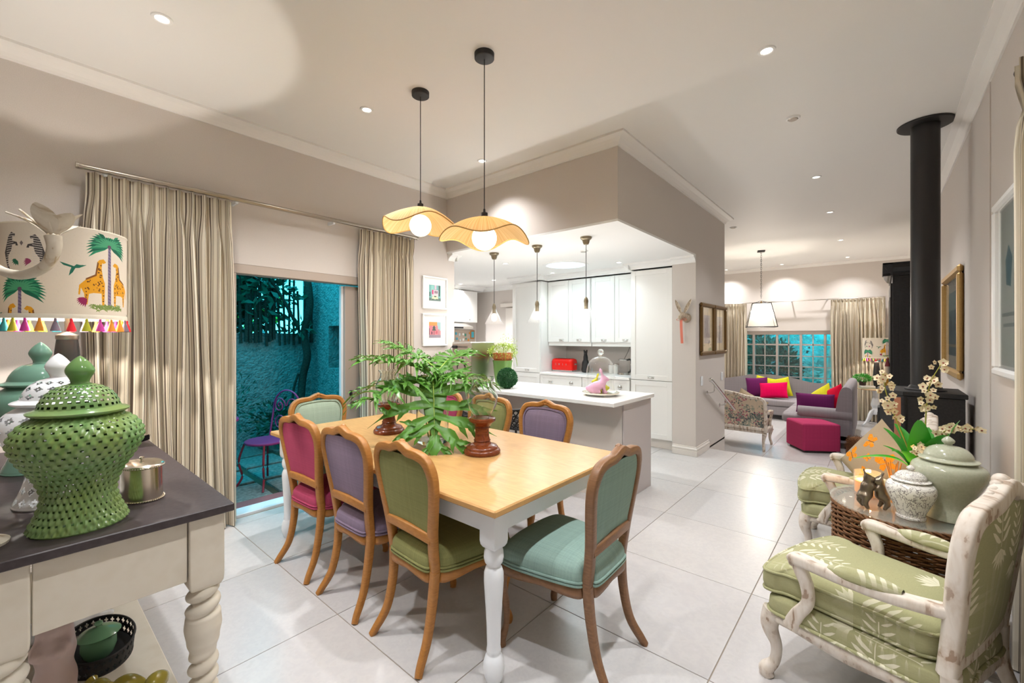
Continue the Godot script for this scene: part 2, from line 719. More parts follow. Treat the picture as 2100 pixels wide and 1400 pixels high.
func materials() -> void:
	var fine := bump_tex(0.35, 512, 5, 2.0, 2)
	var weave := weave_tex()
	M.weave = weave
	var white := Color.WHITE
	tri(mat("wall", C(217, 209, 202), 0.75, 0, 0.3), noise_tex(0.3, [C(240, 240, 240), white], 512, 2), 1.2, true, fine, 0.08)
	mat("ceiling", C(236, 234, 230), 0.6, 0, 0.3)
	mat("kceiling", C(240, 240, 238), 0.6, 0, 0.3)
	mat("cornice", C(236, 233, 228), 0.6, 0, 0.4)
	mat("board", C(228, 221, 213), 0.4)
	var grain := noise_tex(0.02, [C(228, 227, 226), C(238, 237, 236), C(232, 231, 231), C(241, 240, 240)], 1024, 11, 5)
	for i in 4:
		var m := mat("tile%d" % i, [C(214, 212, 212), C(219, 217, 216), C(211, 209, 209), C(216, 215, 215)][i], 0.26, 0, 0.42)
		tri(m, grain, 0.55 + 0.1 * i, true)
		m.uv1_offset = Vector3(0.3 * i, 0.17 * i, 0.41 * i)
	mat("grout", C(150, 137, 122), 0.9)
	tri(mat("plaster", C(150, 168, 168), 0.9), noise_tex(0.03, [C(170, 180, 178), C(230, 236, 234), white], 512, 4), 0.6, true, bump_tex(0.08, 512, 9, 8.0), 0.7)
	tri(mat("oak", white, 0.36, 0, 0.45), wood_tex(C(176, 132, 80), C(204, 162, 104), 21, 0.4), 1.0)
	tri(mat("beech", white, 0.4, 0, 0.5), wood_tex(C(146, 94, 40), C(188, 130, 64), 22, 0.35), 2.2)
	tri(mat("walnut", white, 0.4, 0, 0.5), wood_tex(C(106, 74, 48), C(150, 110, 76), 23, 0.35), 2.2)
	tri(mat("mahogany", white, 0.22, 0, 0.5), wood_tex(C(84, 38, 18), C(142, 72, 36), 24, 1.0), 3.0)
	tri(mat("darktop", C(64, 55, 57), 0.45, 0, 0.5), noise_tex(0.05, [C(190, 180, 180), white], 512, 8), 1.5)
	tri(mat("distressed", white, 0.6), patch_tex(C(206, 192, 176), C(158, 132, 110), C(228, 220, 210), 31, 0.26), 2.5)
	tri(mat("creampaint", C(216, 208, 192), 0.5), noise_tex(0.012, [C(244, 242, 238), white, C(249, 247, 243)], 512, 13), 1.0)
	mat("whitepaint", C(232, 236, 240), 0.38)
	mat("cabinet", C(234, 232, 228), 0.4)
	mat("quartz", C(240, 239, 236), 0.25)
	mat("black", C(34, 33, 35), 0.5)
	mat("blackgloss", C(22, 22, 24), 0.25)
	tri(mat("iron", C(52, 50, 50), 0.55, 0.3), noise_tex(0.1, [C(200, 200, 200), white], 256, 17), 2.0)
	mat("steel", C(196, 192, 186), 0.28, 1.0)
	mat("chrome", C(214, 212, 208), 0.12, 1.0)
	mat("nickel", C(176, 168, 156), 0.3, 1.0)
	mat("brass", C(176, 132, 62), 0.35, 1.0)
	tri(mat("gilt", C(196, 160, 100), 0.4, 0.55), noise_tex(0.1, [C(150, 140, 130), white, C(200, 190, 170)], 256, 19), 6.0)
	mat("bronze", C(132, 120, 104), 0.3, 0.9)
	mat("silver", C(216, 206, 190), 0.2, 1.0)
	for f in [["mint", C(168, 186, 166)], ["pink", C(180, 74, 106)], ["purple", C(141, 125, 146)], ["olive", C(142, 142, 92)], ["teal", C(150, 178, 168)], ["grey", C(160, 154, 158)], ["magenta", C(190, 62, 106)]]:
		cloth(f[0], f[1])
	for f in [["velvet_magenta", C(240, 8, 92)], ["velvet_lime", C(212, 208, 44)], ["velvet_plum", C(106, 34, 92)], ["velvet_red", C(206, 8, 52)]]:
		var m := cloth(f[0], f[1])
		m.rim_enabled = true
		m.rim = 0.5
	var g := mat("glass", Color(1, 1, 1, 0.012), 0.02)
	g.transparency = BaseMaterial3D.TRANSPARENCY_ALPHA
	var gs := mat("solidglass", Color(0.96, 0.98, 0.97, 0.0), 0.0)
	gs.refraction_enabled = true
	gs.refraction_scale = 0.05
	tri(mat("glaze_green", C(118, 146, 92), 0.12), noise_tex(0.01, [C(190, 235, 200), Color.WHITE, C(255, 240, 190)], 256, 87), 2.0)
	mat("glaze_celadon", C(196, 198, 180), 0.14)
	mat("glaze_teal", C(106, 144, 126), 0.12)
	mat("glaze_white", C(236, 238, 240), 0.14)
	mat("porcelain", C(232, 230, 224), 0.16)
	mat("terracotta", C(176, 96, 54), 0.8)
	mat("soil", C(52, 38, 28), 1.0)
	for l in [["leaf_deep", C(84, 138, 48)], ["leaf_lime", C(150, 176, 60)], ["leaf_box", C(52, 104, 62)], ["leaf_orchid", C(44, 140, 30)], ["leaf_garden", C(150, 210, 205)], ["leaf_vine", C(30, 86, 66)], ["leaf_sun", C(120, 190, 60)]]:
		var m := mat(l[0], l[1], 0.36)
		m.backlight_enabled = true
		m.backlight = l[1] * (0.9 if l[0] == "leaf_garden" else 0.5)
	mat("cream", C(206, 190, 160), 0.9)
	mat("bark", C(84, 72, 60), 0.9)
	var pt := mat("petal", C(240, 226, 190), 0.6)
	pt.backlight_enabled = true
	pt.backlight = C(120, 110, 80)

func cloth(key: String, col: Color) -> StandardMaterial3D:
	var m := mat(key, col, 0.9, 0, 0.2)
	m.albedo_texture = M.weave
	m.uv1_triplanar = true
	m.uv1_scale = Vector3(5, 5, 5)
	m.rim_enabled = true
	m.rim = 0.15
	return m

# plain linen: crossing threads of slightly different tone
func weave_tex() -> ImageTexture:
	var im := Image.create(256, 256, false, Image.FORMAT_RGB8)
	var r := RandomNumberGenerator.new()
	r.seed = 3
	var cx := []
	var cy := []
	for i in 128:
		cx.append(r.randf_range(-0.07, 0.05))
		cy.append(r.randf_range(-0.07, 0.05))
	for y in 256:
		for x in 256:
			var over := (x / 2 + y / 2) % 2 == 0
			var g: float = 0.93 + (cx[x / 2] if over else cy[y / 2]) + r.randf_range(-0.03, 0.03)
			im.set_pixel(x, y, Color(g, g, g))
	return ImageTexture.create_from_image(im)

func wood_tex(a: Color, b: Color, sd: int, k: float) -> ImageTexture:
	var n1 := FastNoiseLite.new()
	n1.seed = sd
	n1.frequency = 0.006
	n1.fractal_octaves = 3
	var n2 := FastNoiseLite.new()
	n2.seed = sd + 5
	n2.frequency = 0.09
	var im := Image.create(512, 512, false, Image.FORMAT_RGB8)
	for y in 512:
		for x in 512:
			# wrap round a torus so that it tiles
			var u := TAU * x / 512.0
			var q := TAU * y / 512.0
			var w := n1.get_noise_3d(cos(u) * 60, sin(u) * 60, sin(q) * 320 + cos(q) * 40)
			var g := n2.get_noise_3d(cos(u) * 12, sin(u) * 12, (sin(q) + cos(q) * 0.31) * 160)
			var s := 0.5 + 0.5 * sin((w * 9.0 + sin(q) * 3.0) * 2.0)
			s = clampf(0.55 + (s - 0.5) * 0.5 * k + g * 0.45, 0, 1)
			im.set_pixel(x, y, a.lerp(b, s))
	return ImageTexture.create_from_image(im)

# paint worn through to the wood
func patch_tex(paint: Color, wood: Color, hi: Color, sd: int, amount: float) -> ImageTexture:
	var n1 := FastNoiseLite.new()
	n1.seed = sd
	n1.frequency = 0.02
	n1.fractal_octaves = 5
	var im := Image.create(512, 512, false, Image.FORMAT_RGB8)
	for y in 512:
		for x in 512:
			var u := TAU * x / 512.0
			var q := TAU * y / 512.0
			var w := n1.get_noise_3d(cos(u) * 82 + 7.0 * cos(q * 2), sin(u) * 82, sin(q) * 40 + cos(q) * 30)
			var c := paint.lerp(hi, clampf(w * 1.6 + 0.5, 0, 1))
			c = c.lerp(wood, smoothstep(amount - 0.05, amount + 0.1, -w))
			im.set_pixel(x, y, c)
	return ImageTexture.create_from_image(im)

# ------------------------------------------------------------------ rooms
func wall(b: MB, x0: float, x1: float, y0: float, y1: float, z0: float, z1: float) -> void:
	b.box(V((x0 + x1) / 2, (y0 + y1) / 2, (z0 + z1) / 2), V(absf(x1 - x0), absf(y1 - y0), absf(z1 - z0)))

# a moulding: profile in (out from wall, up), run from a to b, out pointing along o
# (ma, me: 1 mitres that end round an outer corner, -1 into an inner one)
func moulding(b: MB, prof: Array, a: Vector3, e: Vector3, o: Vector3, ma := 0.0, me := 0.0) -> void:
	var rows := []
	var dir := (e - a).normalized()
	for k in 2:
		var p := a if k == 0 else e
		var row := PackedVector3Array()
		for q in prof:
			row.append(p + o * q.x + Vector3.UP * q.y + dir * q.x * (-ma if k == 0 else me))
		rows.append(row)
	for i in prof.size():
		var j := (i + 1) % prof.size()
		var d: Vector2 = prof[j] - prof[i]
		b.quad([rows[0][i], rows[0][j], rows[1][j], rows[1][i]], o * d.y - Vector3.UP * d.x)
	for k in 2:
		b.poly(Array(rows[k]), (a - e) if k == 0 else (e - a))

const COVE := [0.0, 0.0, 0.012, 0.0, 0.016, 0.012, 0.03, 0.03, 0.055, 0.05, 0.085, 0.062, 0.098, 0.068, 0.098, 0.085, 0.0, 0.085]
const SKIRT := [0.0, 0.0, 0.018, 0.0, 0.018, 0.06, 0.013, 0.066, 0.02, 0.076, 0.02, 0.088, 0.008, 0.1, 0.008, 0.112, 0.0, 0.115]

func tiles(root: Node3D, x0: float, x1: float, z0: float, z1: float, y: float, gx: float, gz: float) -> void:
	var g := 0.0022
	var cache := {}
	var i0 := int(floor((x0 - gx) / 0.8 + 0.001))
	var i1 := int(ceil((x1 - gx) / 0.8 - 0.001))
	var j0 := int(floor((z0 - gz) / 0.8 + 0.001))
	var j1 := int(ceil((z1 - gz) / 0.8 - 0.001))
	for i in range(i0, i1):
		for j in range(j0, j1):
			var ax := maxf(gx + 0.8 * i, x0) + g
			var bx := minf(gx + 0.8 * (i + 1), x1) - g
			var az := maxf(gz + 0.8 * j, z0) + g
			var bz := minf(gz + 0.8 * (j + 1), z1) - g
			if bx - ax < 0.02 or bz - az < 0.02:
				continue
			var key := "%d %d" % [roundi((bx - ax) * 1000), roundi((bz - az) * 1000)]
			if not cache.has(key):
				cache[key] = bxm(V(0, -0.006, 0), V(bx - ax, 0.012, bz - az), 0.0012)
			part(root, "tile", cache[key], M["tile%d" % rng.randi_range(0, 3)], at(V((ax + bx) / 2, y, (az + bz) / 2)))

func shell() -> void:
	# dining floor with its tiles, two steps down at the far end
	var fl := sroot("floor")
	var b := MB.new()
	wall(b, XL - 0.3, XR + 0.3, -0.25, -0.0035, 2.2, -5.905)
	wall(b, -6.9, XL - 0.3, -0.25, -0.0035, -3.5, -6.5)
	wall(b, XL - 0.3, XB - 0.1, -0.25, -0.0035, -5.9, -6.5)
	part(fl, "bed", b, M.grout)
	tiles(fl, XL + 0.001, XR, -5.91, 1.29, 0.0, -0.545, -1.11)
	tiles(fl, -6.27, XB - 0.005, -6.2, -5.911, 0.0, -0.545, -1.11)
	tiles(fl, -6.27, XL - 0.003, -5.91, -3.5, 0.0, -0.545, -1.11)
	var st := sroot("floor_step")
	part(st, "riser", bxm(V((XB + XR) / 2, -0.105, -5.925), V(XR - XB, 0.18, 0.03)), M.tile0)
	part(st, "tread", bxm(V((XB + XR) / 2, -0.26, -6.06), V(XR - XB, 0.16, 0.32), 0.003), M.tile1)
	# ceiling over dining and living
	b = MB.new()
	wall(b, XL - 0.3, XR + 0.3, CEIL, CEIL + 0.2, 2.2, ZW - 0.3)
	struct("ceiling", b, M.ceiling)
	# left wall: opening for the sliding door
	b = MB.new()
	var t := XL - 0.24
	wall(b, t, XL, 0, CEIL, 2.2, -1.06)
	wall(b, t, XL, 2.03, CEIL, -1.06, -2.62)
	wall(b, t, XL, 0, CEIL, -2.62, -3.47)
	struct("wall_left", b, M.wall)
	# wall behind the camera and right wall
	b = MB.new()
	wall(b, XL - 0.24, XR + 0.24, 0, CEIL, 2.0, 2.2)
	struct("wall_back", b, M.wall)
	b = MB.new()
	wall(b, XR, XR + 0.24, -0.6, CEIL, 2.2, ZW)
	wall(b, XR - 0.006, XR, 0, CEIL, -4.05, -4.75)
	struct("wall_right", b, M.wall)
	# bulkhead over the kitchen and the pillar beside it
	b = MB.new()
	wall(b, -6.9, XB, KC + 0.02, CEIL, ZB, -6.66)
	wall(b, -1.97, XB, 0, KC + 0.02, -5.39, -6.66)
	wall(b, -1.97, XB, -0.6, 0.02, -5.88, -6.66)
	struct("wall_kitchen", b, M.wall)
	# cornices
	var cv := P2(COVE)
	b = MB.new()
	moulding(b, cv, V(XL, 3.065, 2.0), V(XL, 3.065, ZB), V(1, 0, 0), 0.0, -1.0)
	struct("trim_1", b, M.cornice)
	b = MB.new()
	moulding(b, cv, V(XL, 3.065, ZB), V(XB, 3.065, ZB), V(0, 0, 1), -1.0, 1.0)
	struct("trim_2", b, M.cornice)
	b = MB.new()
	moulding(b, cv, V(XB, 3.065, ZB), V(XB, 3.065, -6.66), V(1, 0, 0), 1.0, 1.0)
	struct("trim_3", b, M.cornice)
	b = MB.new()
	moulding(b, cv, V(XR, 3.065, 2.0), V(XR, 3.065, ZW), V(-1, 0, 0))
	struct("trim_4", b, M.cornice)
	# skirting
	var sk := P2(SKIRT)
	b = MB.new()
	moulding(b, sk, V(-1.965, 0.001, -5.39), V(XB, 0.001, -5.39), V(0, 0, 1), 0.0, 1.0)
	moulding(b, sk, V(XB, 0.001, -5.39), V(XB, 0.001, -5.89), V(1, 0, 0), 1.0)
	struct("baseboard_pillar", b, M.board)
	b = MB.new()
	moulding(b, sk, V(XL, 0.001, 2.0), V(XL, 0.001, -1.0), V(1, 0, 0))
	moulding(b, sk, V(XL, 0.001, -2.63), V(XL, 0.001, -3.47), V(1, 0, 0))
	struct("baseboard_left", b, M.board)
	b = MB.new()
	moulding(b, sk, V(XR, 0.001, -4.62), V(XR, 0.001, -5.9), V(-1, 0, 0))
	moulding(b, sk, V(XR, 0.001, 2.0), V(XR, 0.001, -3.95), V(-1, 0, 0))
	struct("baseboard_right", b, M.board)

func kitchen_shell() -> void:
	var b := MB.new()
	wall(b, -6.9, XB, KC, KC + 0.02, ZB, -5.39)
	wall(b, -6.9, -1.97, KC, KC + 0.02, -5.39, -6.5)
	struct("ceiling_kitchen", b, M.kceiling)
	b = MB.new()
	wall(b, -6.9, -1.97, 0, KC, -6.2, -6.5)
	struct("wall_kitchen_back", b, M.wall)
	b = MB.new()
	wall(b, -6.9, -6.27, 0, KC, -3.0, -6.2)
	wall(b, -6.27, XL - 0.24, 0, KC, -3.25, -3.47)
	struct("wall_kitchen_left", b, M.wall)
	# stepped cornice following the cabinet fronts
	var cv := P2([0, 0, 0.01, 0, 0.015, 0.02, 0.04, 0.045, 0.075, 0.06, 0.08, 0.08, 0, 0.08])
	b = MB.new()
	var y := KC - 0.08
	moulding(b, cv, V(-6.27, y, -6.2), V(-4.66, y, -6.2), V(0, 0, 1))
	moulding(b, cv, V(-6.0, y, -3.6), V(-6.0, y, -6.12), V(1, 0, 0))
	moulding(b, cv, V(-4.7, y, -5.45), V(-4.0, y, -5.45), V(0, 0, 1))
	moulding(b, cv, V(-4.07, y, -5.37), V(-4.07, y, -5.7), V(1, 0, 0))
	moulding(b, cv, V(-4.07, y, -5.64), V(-2.55, y, -5.64), V(0, 0, 1))
	moulding(b, cv, V(-2.63, y, -5.45), V(-1.97, y, -5.45), V(0, 0, 1))
	moulding(b, cv, V(-2.55, y, -5.37), V(-2.55, y, -5.7), V(-1, 0, 0))
	moulding(b, cv, V(-1.97, y, -5.39), V(XB, y, -5.39), V(0, 0, 1))
	moulding(b, cv, V(XL - 0.03, y, -3.47), V(XL + 0.05, y, -3.47), V(0, 0, -1))
	moulding(b, cv, V(XL, y, ZB - 0.02), V(XL, y, -3.47), V(1, 0, 0))
	struct("trim_5", b, M.kceiling)
	# door and its frame in the kitchen's back wall
	var d := sroot("door_2")
	part(d, "leaf", bxm(V(-5.05, 1.0, -6.185), V(0.78, 2.0, 0.03), 0.004), M.board)
	part(d, "architrave", bxm(V(-5.05, 2.06, -6.17), V(1.0, 0.07, 0.06), 0.006), M.board)

func living_shell() -> void:
	var fl := sroot("floor_living")
	var b := MB.new()
	wall(b, -4.4, XR + 0.3, LIV - 0.2, LIV - 0.0035, -5.95, ZW - 0.3)
	part(fl, "bed", b, M.grout)
	tiles(fl, -4.1, XR, ZW, -6.22, LIV, -0.545, -1.11)
	b = MB.new()
	wall(b, -4.4, -2.62, LIV, CEIL, ZW, ZW - 0.3)
	wall(b, -0.72, XR + 0.3, LIV, CEIL, ZW, ZW - 0.3)
	wall(b, -2.62, -0.72, 1.6, CEIL, ZW, ZW - 0.3)
	wall(b, -2.62, -0.72, LIV, 0.25, ZW, ZW - 0.3)
	struct("wall_window", b, M.wall)
	b = MB.new()
	wall(b, -4.4, -4.1, LIV, CEIL, -6.5, ZW)
	wall(b, -4.4, -1.97, LIV, CEIL, -6.5, -6.66)
	struct("wall_living_left", b, M.wall)
	b = MB.new()
	moulding(b, P2([0, 0, 0.01, 0, 0.03, 0.03, 0.06, 0.05, 0.06, 0.07, 0, 0.07]), V(-4.1, 3.08, ZW), V(XR, 3.08, ZW), V(0, 0, 1))
	struct("trim_6", b, M.cornice)
	# steel window: heavy posts, two slim bars between, small panes
	var w := sroot("window_1")
	var fr := mat("windowframe", C(172, 160, 152), 0.45)
	var zc := ZW - 0.06
	part(w, "window_head", bxm(V(-1.67, 1.555, zc), V(1.9, 0.09, 0.07), 0.004), fr)
	part(w, "window_sill", bxm(V(-1.67, 0.27, zc + 0.05), V(1.9, 0.05, 0.2), 0.006), fr)
	for x in [-2.394, -1.889, -1.405, -0.94]:
		part(w, "post", bxm(V(x, 0.9, zc), V(0.05, 1.24, 0.06), 0.004), fr)
	for x in [-2.15, -1.65, -1.17]:
		part(w, "glazing_bar", bxm(V(x, 0.9, zc), V(0.02, 1.24, 0.03)), fr)
	for y in [1.27, 1.0, 0.75, 0.5]:
		part(w, "glazing_bar", bxm(V(-1.67, y, zc), V(1.9, 0.035 if y > 1.2 else 0.02, 0.03)), fr)
	var xs := [-2.62, -2.394, -2.15, -1.889, -1.65, -1.405, -1.17, -0.94, -0.72]
	var ys := [0.29, 0.5, 0.75, 1.0, 1.27, 1.51]
	for i in 8:
		for j in 5:
			part(w, "pane", bxm(V((xs[i] + xs[i + 1]) / 2, (ys[j] + ys[j + 1]) / 2, zc), V(xs[i + 1] - xs[i] - 0.02, ys[j + 1] - ys[j] - 0.02, 0.004)), M.glass)

# ------------------------------------------------------------------ dining area
var chair_parts := {}

func back_z(y: float) -> float:
	return -0.200 - (y - 0.42) * 0.13 - maxf(0.0, 0.40 - y) * 0.02

func chair_meshes() -> void:
	var sec := rrect(0.040, 0.036, 0.010, 2)
	# rear legs: flare back and out at the foot
	for s in [-1.0, 1.0]:
		var b := MB.new()
		var path := spl([V(0.196 * s, 0.0, -0.305), V(0.186 * s, 0.03, -0.288), V(0.168 * s, 0.12, -0.238), V(0.163 * s, 0.26, -0.208), V(0.168 * s, 0.40, -0.197)], 5)
		var sc := []
		for i in path.size():
			sc.append(lerpf(0.72, 1.12, float(i) / (path.size() - 1)))
		b.sweep(path, sec, sc, V(0, 0, 1))
		chair_parts["rear%d" % s] = b.mesh()
		b = MB.new()
		path = spl([V(0.222 * s, 0.0, 0.218), V(0.224 * s, 0.03, 0.221), V(0.212 * s, 0.10, 0.205), V(0.214 * s, 0.20, 0.205), V(0.232 * s, 0.30, 0.218), V(0.222 * s, 0.37, 0.205)], 5)
		sc = spl([0.85, 0.95, 0.72, 0.85, 1.25, 1.35], 5)
		b.sweep(path, circ(0.020, 10), sc, V(0, 0, 1))
		chair_parts["front%d" % s] = b.mesh()
	# back frame: up one post, over the crest, down the other
	var half := [Vector2(0.168, 0.395), Vector2(0.170, 0.47), Vector2(0.180, 0.57), Vector2(0.203, 0.68), Vector2(0.222, 0.78), Vector2(0.221, 0.85), Vector2(0.188, 0.905), Vector2(0.13, 0.922), Vector2(0.07, 0.925), Vector2(0.0, 0.948)]
	var full := []
	for p in half:
		full.append(p)
	for i in range(half.size() - 2, -1, -1):
		full.append(Vector2(-half[i].x, half[i].y))
	var fp := []
	for p in spl(full, 5):
		fp.append(V(p.x, p.y, back_z(p.y) + 0.10 * p.x * p.x))
	var sc2 := []
	for i in fp.size():
		var e := absf(float(i) / (fp.size() - 1) - 0.5) * 2.0
		sc2.append(Vector2(1.0, 1.05 if e < 0.45 else 1.0))
	var b2 := MB.new()
	# molded section: flat behind, raised lip in front
	var fsec := [Vector2(-0.016, -0.020), Vector2(0.016, -0.020), Vector2(0.020, -0.012), Vector2(0.020, 0.012), Vector2(0.012, 0.020), Vector2(0.004, 0.015), Vector2(-0.006, 0.020), Vector2(-0.020, 0.014), Vector2(-0.020, -0.012)]
	b2.sweep(fp, fsec.map(func(q): return Vector2(q.x, q.y)), sc2, V(0, 0, 1))
	chair_parts.back = b2.mesh()
	# lower rail
	b2 = MB.new()
	var rp := []
	for i in 9:
		var x := lerpf(-0.178, 0.178, i / 8.0)
		rp.append(V(x, 0.552 + 0.012 * (1 - pow(x / 0.178, 2)), back_z(0.56) - 0.012 * (1 - pow(x / 0.178, 2))))
	b2.sweep(rp, rrect(0.034, 0.046, 0.008, 2), [], V(0, 1, 0))
	chair_parts.rail = b2.mesh()
	# crest carving
	b2 = MB.new()
	for q in [[0.0, 0.958, 0.017], [0.024, 0.951, 0.013], [-0.024, 0.951, 0.013], [0.048, 0.941, 0.010], [-0.048, 0.941, 0.010], [0.0, 0.938, 0.012]]:
		b2.ball(V(q[0], q[1], back_z(q[1]) + 0.010), V(q[2] * 1.1, q[2], q[2]), 10, 7)
	chair_parts.carving = b2.mesh()
	# upholstered back: pad that bulges to the front, flat cloth behind
	var inner := []
	for p in spl(P2([0.152, 0.578, 0.160, 0.60, 0.185, 0.69, 0.200, 0.78, 0.198, 0.84, 0.170, 0.888, 0.12, 0.902, 0.0, 0.910, -0.12, 0.902, -0.170, 0.888, -0.198, 0.84, -0.200, 0.78, -0.185, 0.69, -0.160, 0.60, -0.152, 0.578, 0.0, 0.590]), 4, true):
		inner.append(p)
	var ctr := Vector2(0, 0.75)
	for side in [0, 1]:
		var rows := []
		for s in [1.0, 0.97, 0.92, 0.8, 0.6, 0.3, 0.0]:
			var row := PackedVector3Array()
			for p in inner:
				var q: Vector2 = ctr + (p - ctr) * s
				var bulge: float = 0.004 + 0.030 * (1.0 - pow(s, 5)) if side == 0 else -0.012 - 0.004 * (1.0 - s)
				row.append(V(q.x, q.y, back_z(q.y) + 0.10 * q.x * q.x + bulge))
			rows.append(row)
		b2 = MB.new()
		b2.patch(rows, true)
		chair_parts["pad%d" % side] = b2.mesh()
	b2 = MB.new()
	for k in [0.985, 0.945]:
		var pp := []
		for p in inner:
			var q: Vector2 = ctr + (p - ctr) * k
			pp.append(V(q.x, q.y, back_z(q.y) + 0.10 * q.x * q.x + 0.013 + (0.985 - k) * 0.1))
		b2.sweep(pp, circ(0.0045, 6), [], V(0, 0, 1), true)
	chair_parts.padpipe = b2.mesh()
	# seat
	var plan := spl(P2([-0.138, -0.226, 0, -0.232, 0.138, -0.226, 0.146, -0.186, 0.198, -0.166, 0.226, -0.05, 0.247, 0.14, 0.222, 0.222, 0.10, 0.250, 0, 0.254, -0.10, 0.250, -0.222, 0.222, -0.247, 0.14, -0.226, -0.05, -0.198, -0.166, -0.146, -0.186]), 5, true)
	b2 = MB.new()
	var rws := []
	for q in [[0.992, 0.395], [1.0, 0.405], [1.006, 0.425], [0.995, 0.45], [0.955, 0.470], [0.86, 0.487], [0.70, 0.498], [0.45, 0.506], [0.2, 0.509], [0.0, 0.510]]:
		var row := PackedVector3Array()
		for p in plan:
			row.append(V(p.x * q[0], q[1], p.y * q[0]))
		rws.append(row)
	b2.patch(rws, true)
	chair_parts.seat = b2.mesh()
	b2 = MB.new()
	for y in [0.402, 0.416]:
		var pp := []
		for p in plan:
			pp.append(V(p.x * 1.012, y, p.y * 1.012))
		b2.sweep(pp, circ(0.0062, 6), [], V(0, 1, 0), true)
	chair_parts.seatpipe = b2.mesh()
	# seat rail with a serpentine lower edge
	b2 = MB.new()
	rws = []
	for q in [[0.0, 0.93], [0.0, 1.0], [0.35, 1.012], [0.7, 1.0], [1.0, 0.985], [1.0, 0.93]]:
		var row := PackedVector3Array()
		for p in plan:
			var a := atan2(p.y, p.x)
			var low := 0.352 + 0.016 * pow(absf(cos(2.0 * a + PI / 2)), 1.5) * -1.0 + 0.012
			row.append(V(p.x * q[1], lerpf(low, 0.396, q[0]), p.y * q[1]))
		rws.append(row)
	b2.patch(rws, true, true)
	chair_parts.seatrail = b2.mesh()

func make_chair(label: String, fabric: String, wood: String, p: Vector3, turn: float) -> void:
	var w: Material = M[wood]
	var f: Material = M[fabric]
	var c := thing("dining_chair", label, "chair", p, turn, "upholstered chairs round the dining table")
	var seat := part(c, "seat", chair_parts.seat, f)
	part(seat, "piping", chair_parts.seatpipe, f)
	part(c, "seat_rail", chair_parts.seatrail, w)
	var back := part(c, "backrest", chair_parts.pad0, f)
	part(back, "piping", chair_parts.padpipe, f)
	part(c, "back_cover", chair_parts.pad1, f)
	var fr := part(c, "back_frame", chair_parts.back, w)
	part(fr, "crest_carving", chair_parts.carving, w)
	part(c, "back_rail", chair_parts.rail, w)
	for k in ["rear-1", "rear1", "front-1", "front1"]:
		part(c, "leg", chair_parts[k], w)

func dining() -> void:
	chair_meshes()
	# chairs face the table; a chair faces +z before it is turned
	make_chair("wooden chair with raspberry pink linen, first on the near side from the door", "pink", "beech", V(-2.75, 0, -1.42), PI + 0.04)
	make_chair("wooden chair with mauve purple linen, between the pink and olive chairs", "purple", "beech", V(-2.20, 0, -1.43), PI)
	make_chair("wooden chair with olive green linen, on the near side closest to the camera", "olive", "beech", V(-1.66, 0, -1.435), PI - 0.05)
	make_chair("brown wooden chair with teal linen at the near end of table", "teal", "walnut", V(-1.13, 0, -1.73), -PI / 2 + 0.04)
	make_chair("wooden chair with pale mint linen at the table end by the patio door", "mint", "beech", V(-3.36, 0, -1.70), PI / 2)
	make_chair("wooden chair with mauve purple linen on the far side, in front of the island", "purple", "beech", V(-1.92, 0, -2.38), 0.0)
	make_chair("wooden chair with olive green linen on the far side behind the glass hurricane", "olive", "beech", V(-2.50, 0, -2.38), 0.0)
	make_chair("wooden chair with raspberry pink linen on the far side behind the leafy plant", "pink", "beech", V(-3.08, 0, -2.38), 0.0)
	dining_table()
	hurricane(V(-1.77, 0.765, -1.80), "turned wooden candle stand with glass hurricane, nearest on the dining table")
	hurricane(V(-2.66, 0.765, -1.76), "turned wooden candle stand with glass hurricane, behind the leafy plant")
	leafy_vase()
	pendants()
	door_and_curtains()
	wall_pictures()

func dining_table() -> void:
	var t := thing("dining_table", "long dining table with honey wood top and white turned legs", "table", V(-2.235, 0, -1.775))
	part(t, "table_top", bxm(V(0, 0.750, 0), V(2.21, 0.030, 1.11), 0.006), M.oak)
	var lx := 1.015
	var lz := 0.465
	for s in [-1.0, 1.0]:
		part(t, "apron", bxm(V(0, 0.682, s * (lz + 0.012)), V(lx * 2 - 0.08, 0.105, 0.022), 0.002), M.whitepaint)
		part(t, "apron", bxm(V(s * (lx + 0.012), 0.682, 0), V(0.022, 0.105, lz * 2 - 0.08), 0.002), M.whitepaint)
	var prof := P2([0.0, 0.0, 0.022, 0.0, 0.030, 0.012, 0.040, 0.040, 0.045, 0.065, 0.043, 0.095, 0.036, 0.118, 0.030, 0.126, 0.028, 0.132, 0.031, 0.140, 0.030, 0.148, 0.028, 0.16, 0.031, 0.26, 0.037, 0.36, 0.0415, 0.43, 0.041, 0.465, 0.034, 0.487, 0.030, 0.493, 0.030, 0.500, 0.038, 0.510, 0.042, 0.530, 0.040, 0.555, 0.034, 0.572, 0.028, 0.585])
	var m := MB.new()
	m.lathe(prof, 28)
	# square block with a rounded lower edge
	var rows := []
	for q in [[0.020, 0.566], [0.034, 0.572], [0.041, 0.584], [0.0435, 0.600], [0.0435, 0.7345]]:
		var row := PackedVector3Array()
		for e in rrect(q[0] * 2, q[0] * 2, 0.004, 1):
			row.append(V(e.x, q[1], e.y))
		rows.append(row)
	m.patch(rows, true)
	var lm := m.mesh()
	for sx in [-1.0, 1.0]:
		for sz in [-1.0, 1.0]:
			part(t, "leg", lm, M.whitepaint, at(V(sx * lx, 0, sz * lz)))

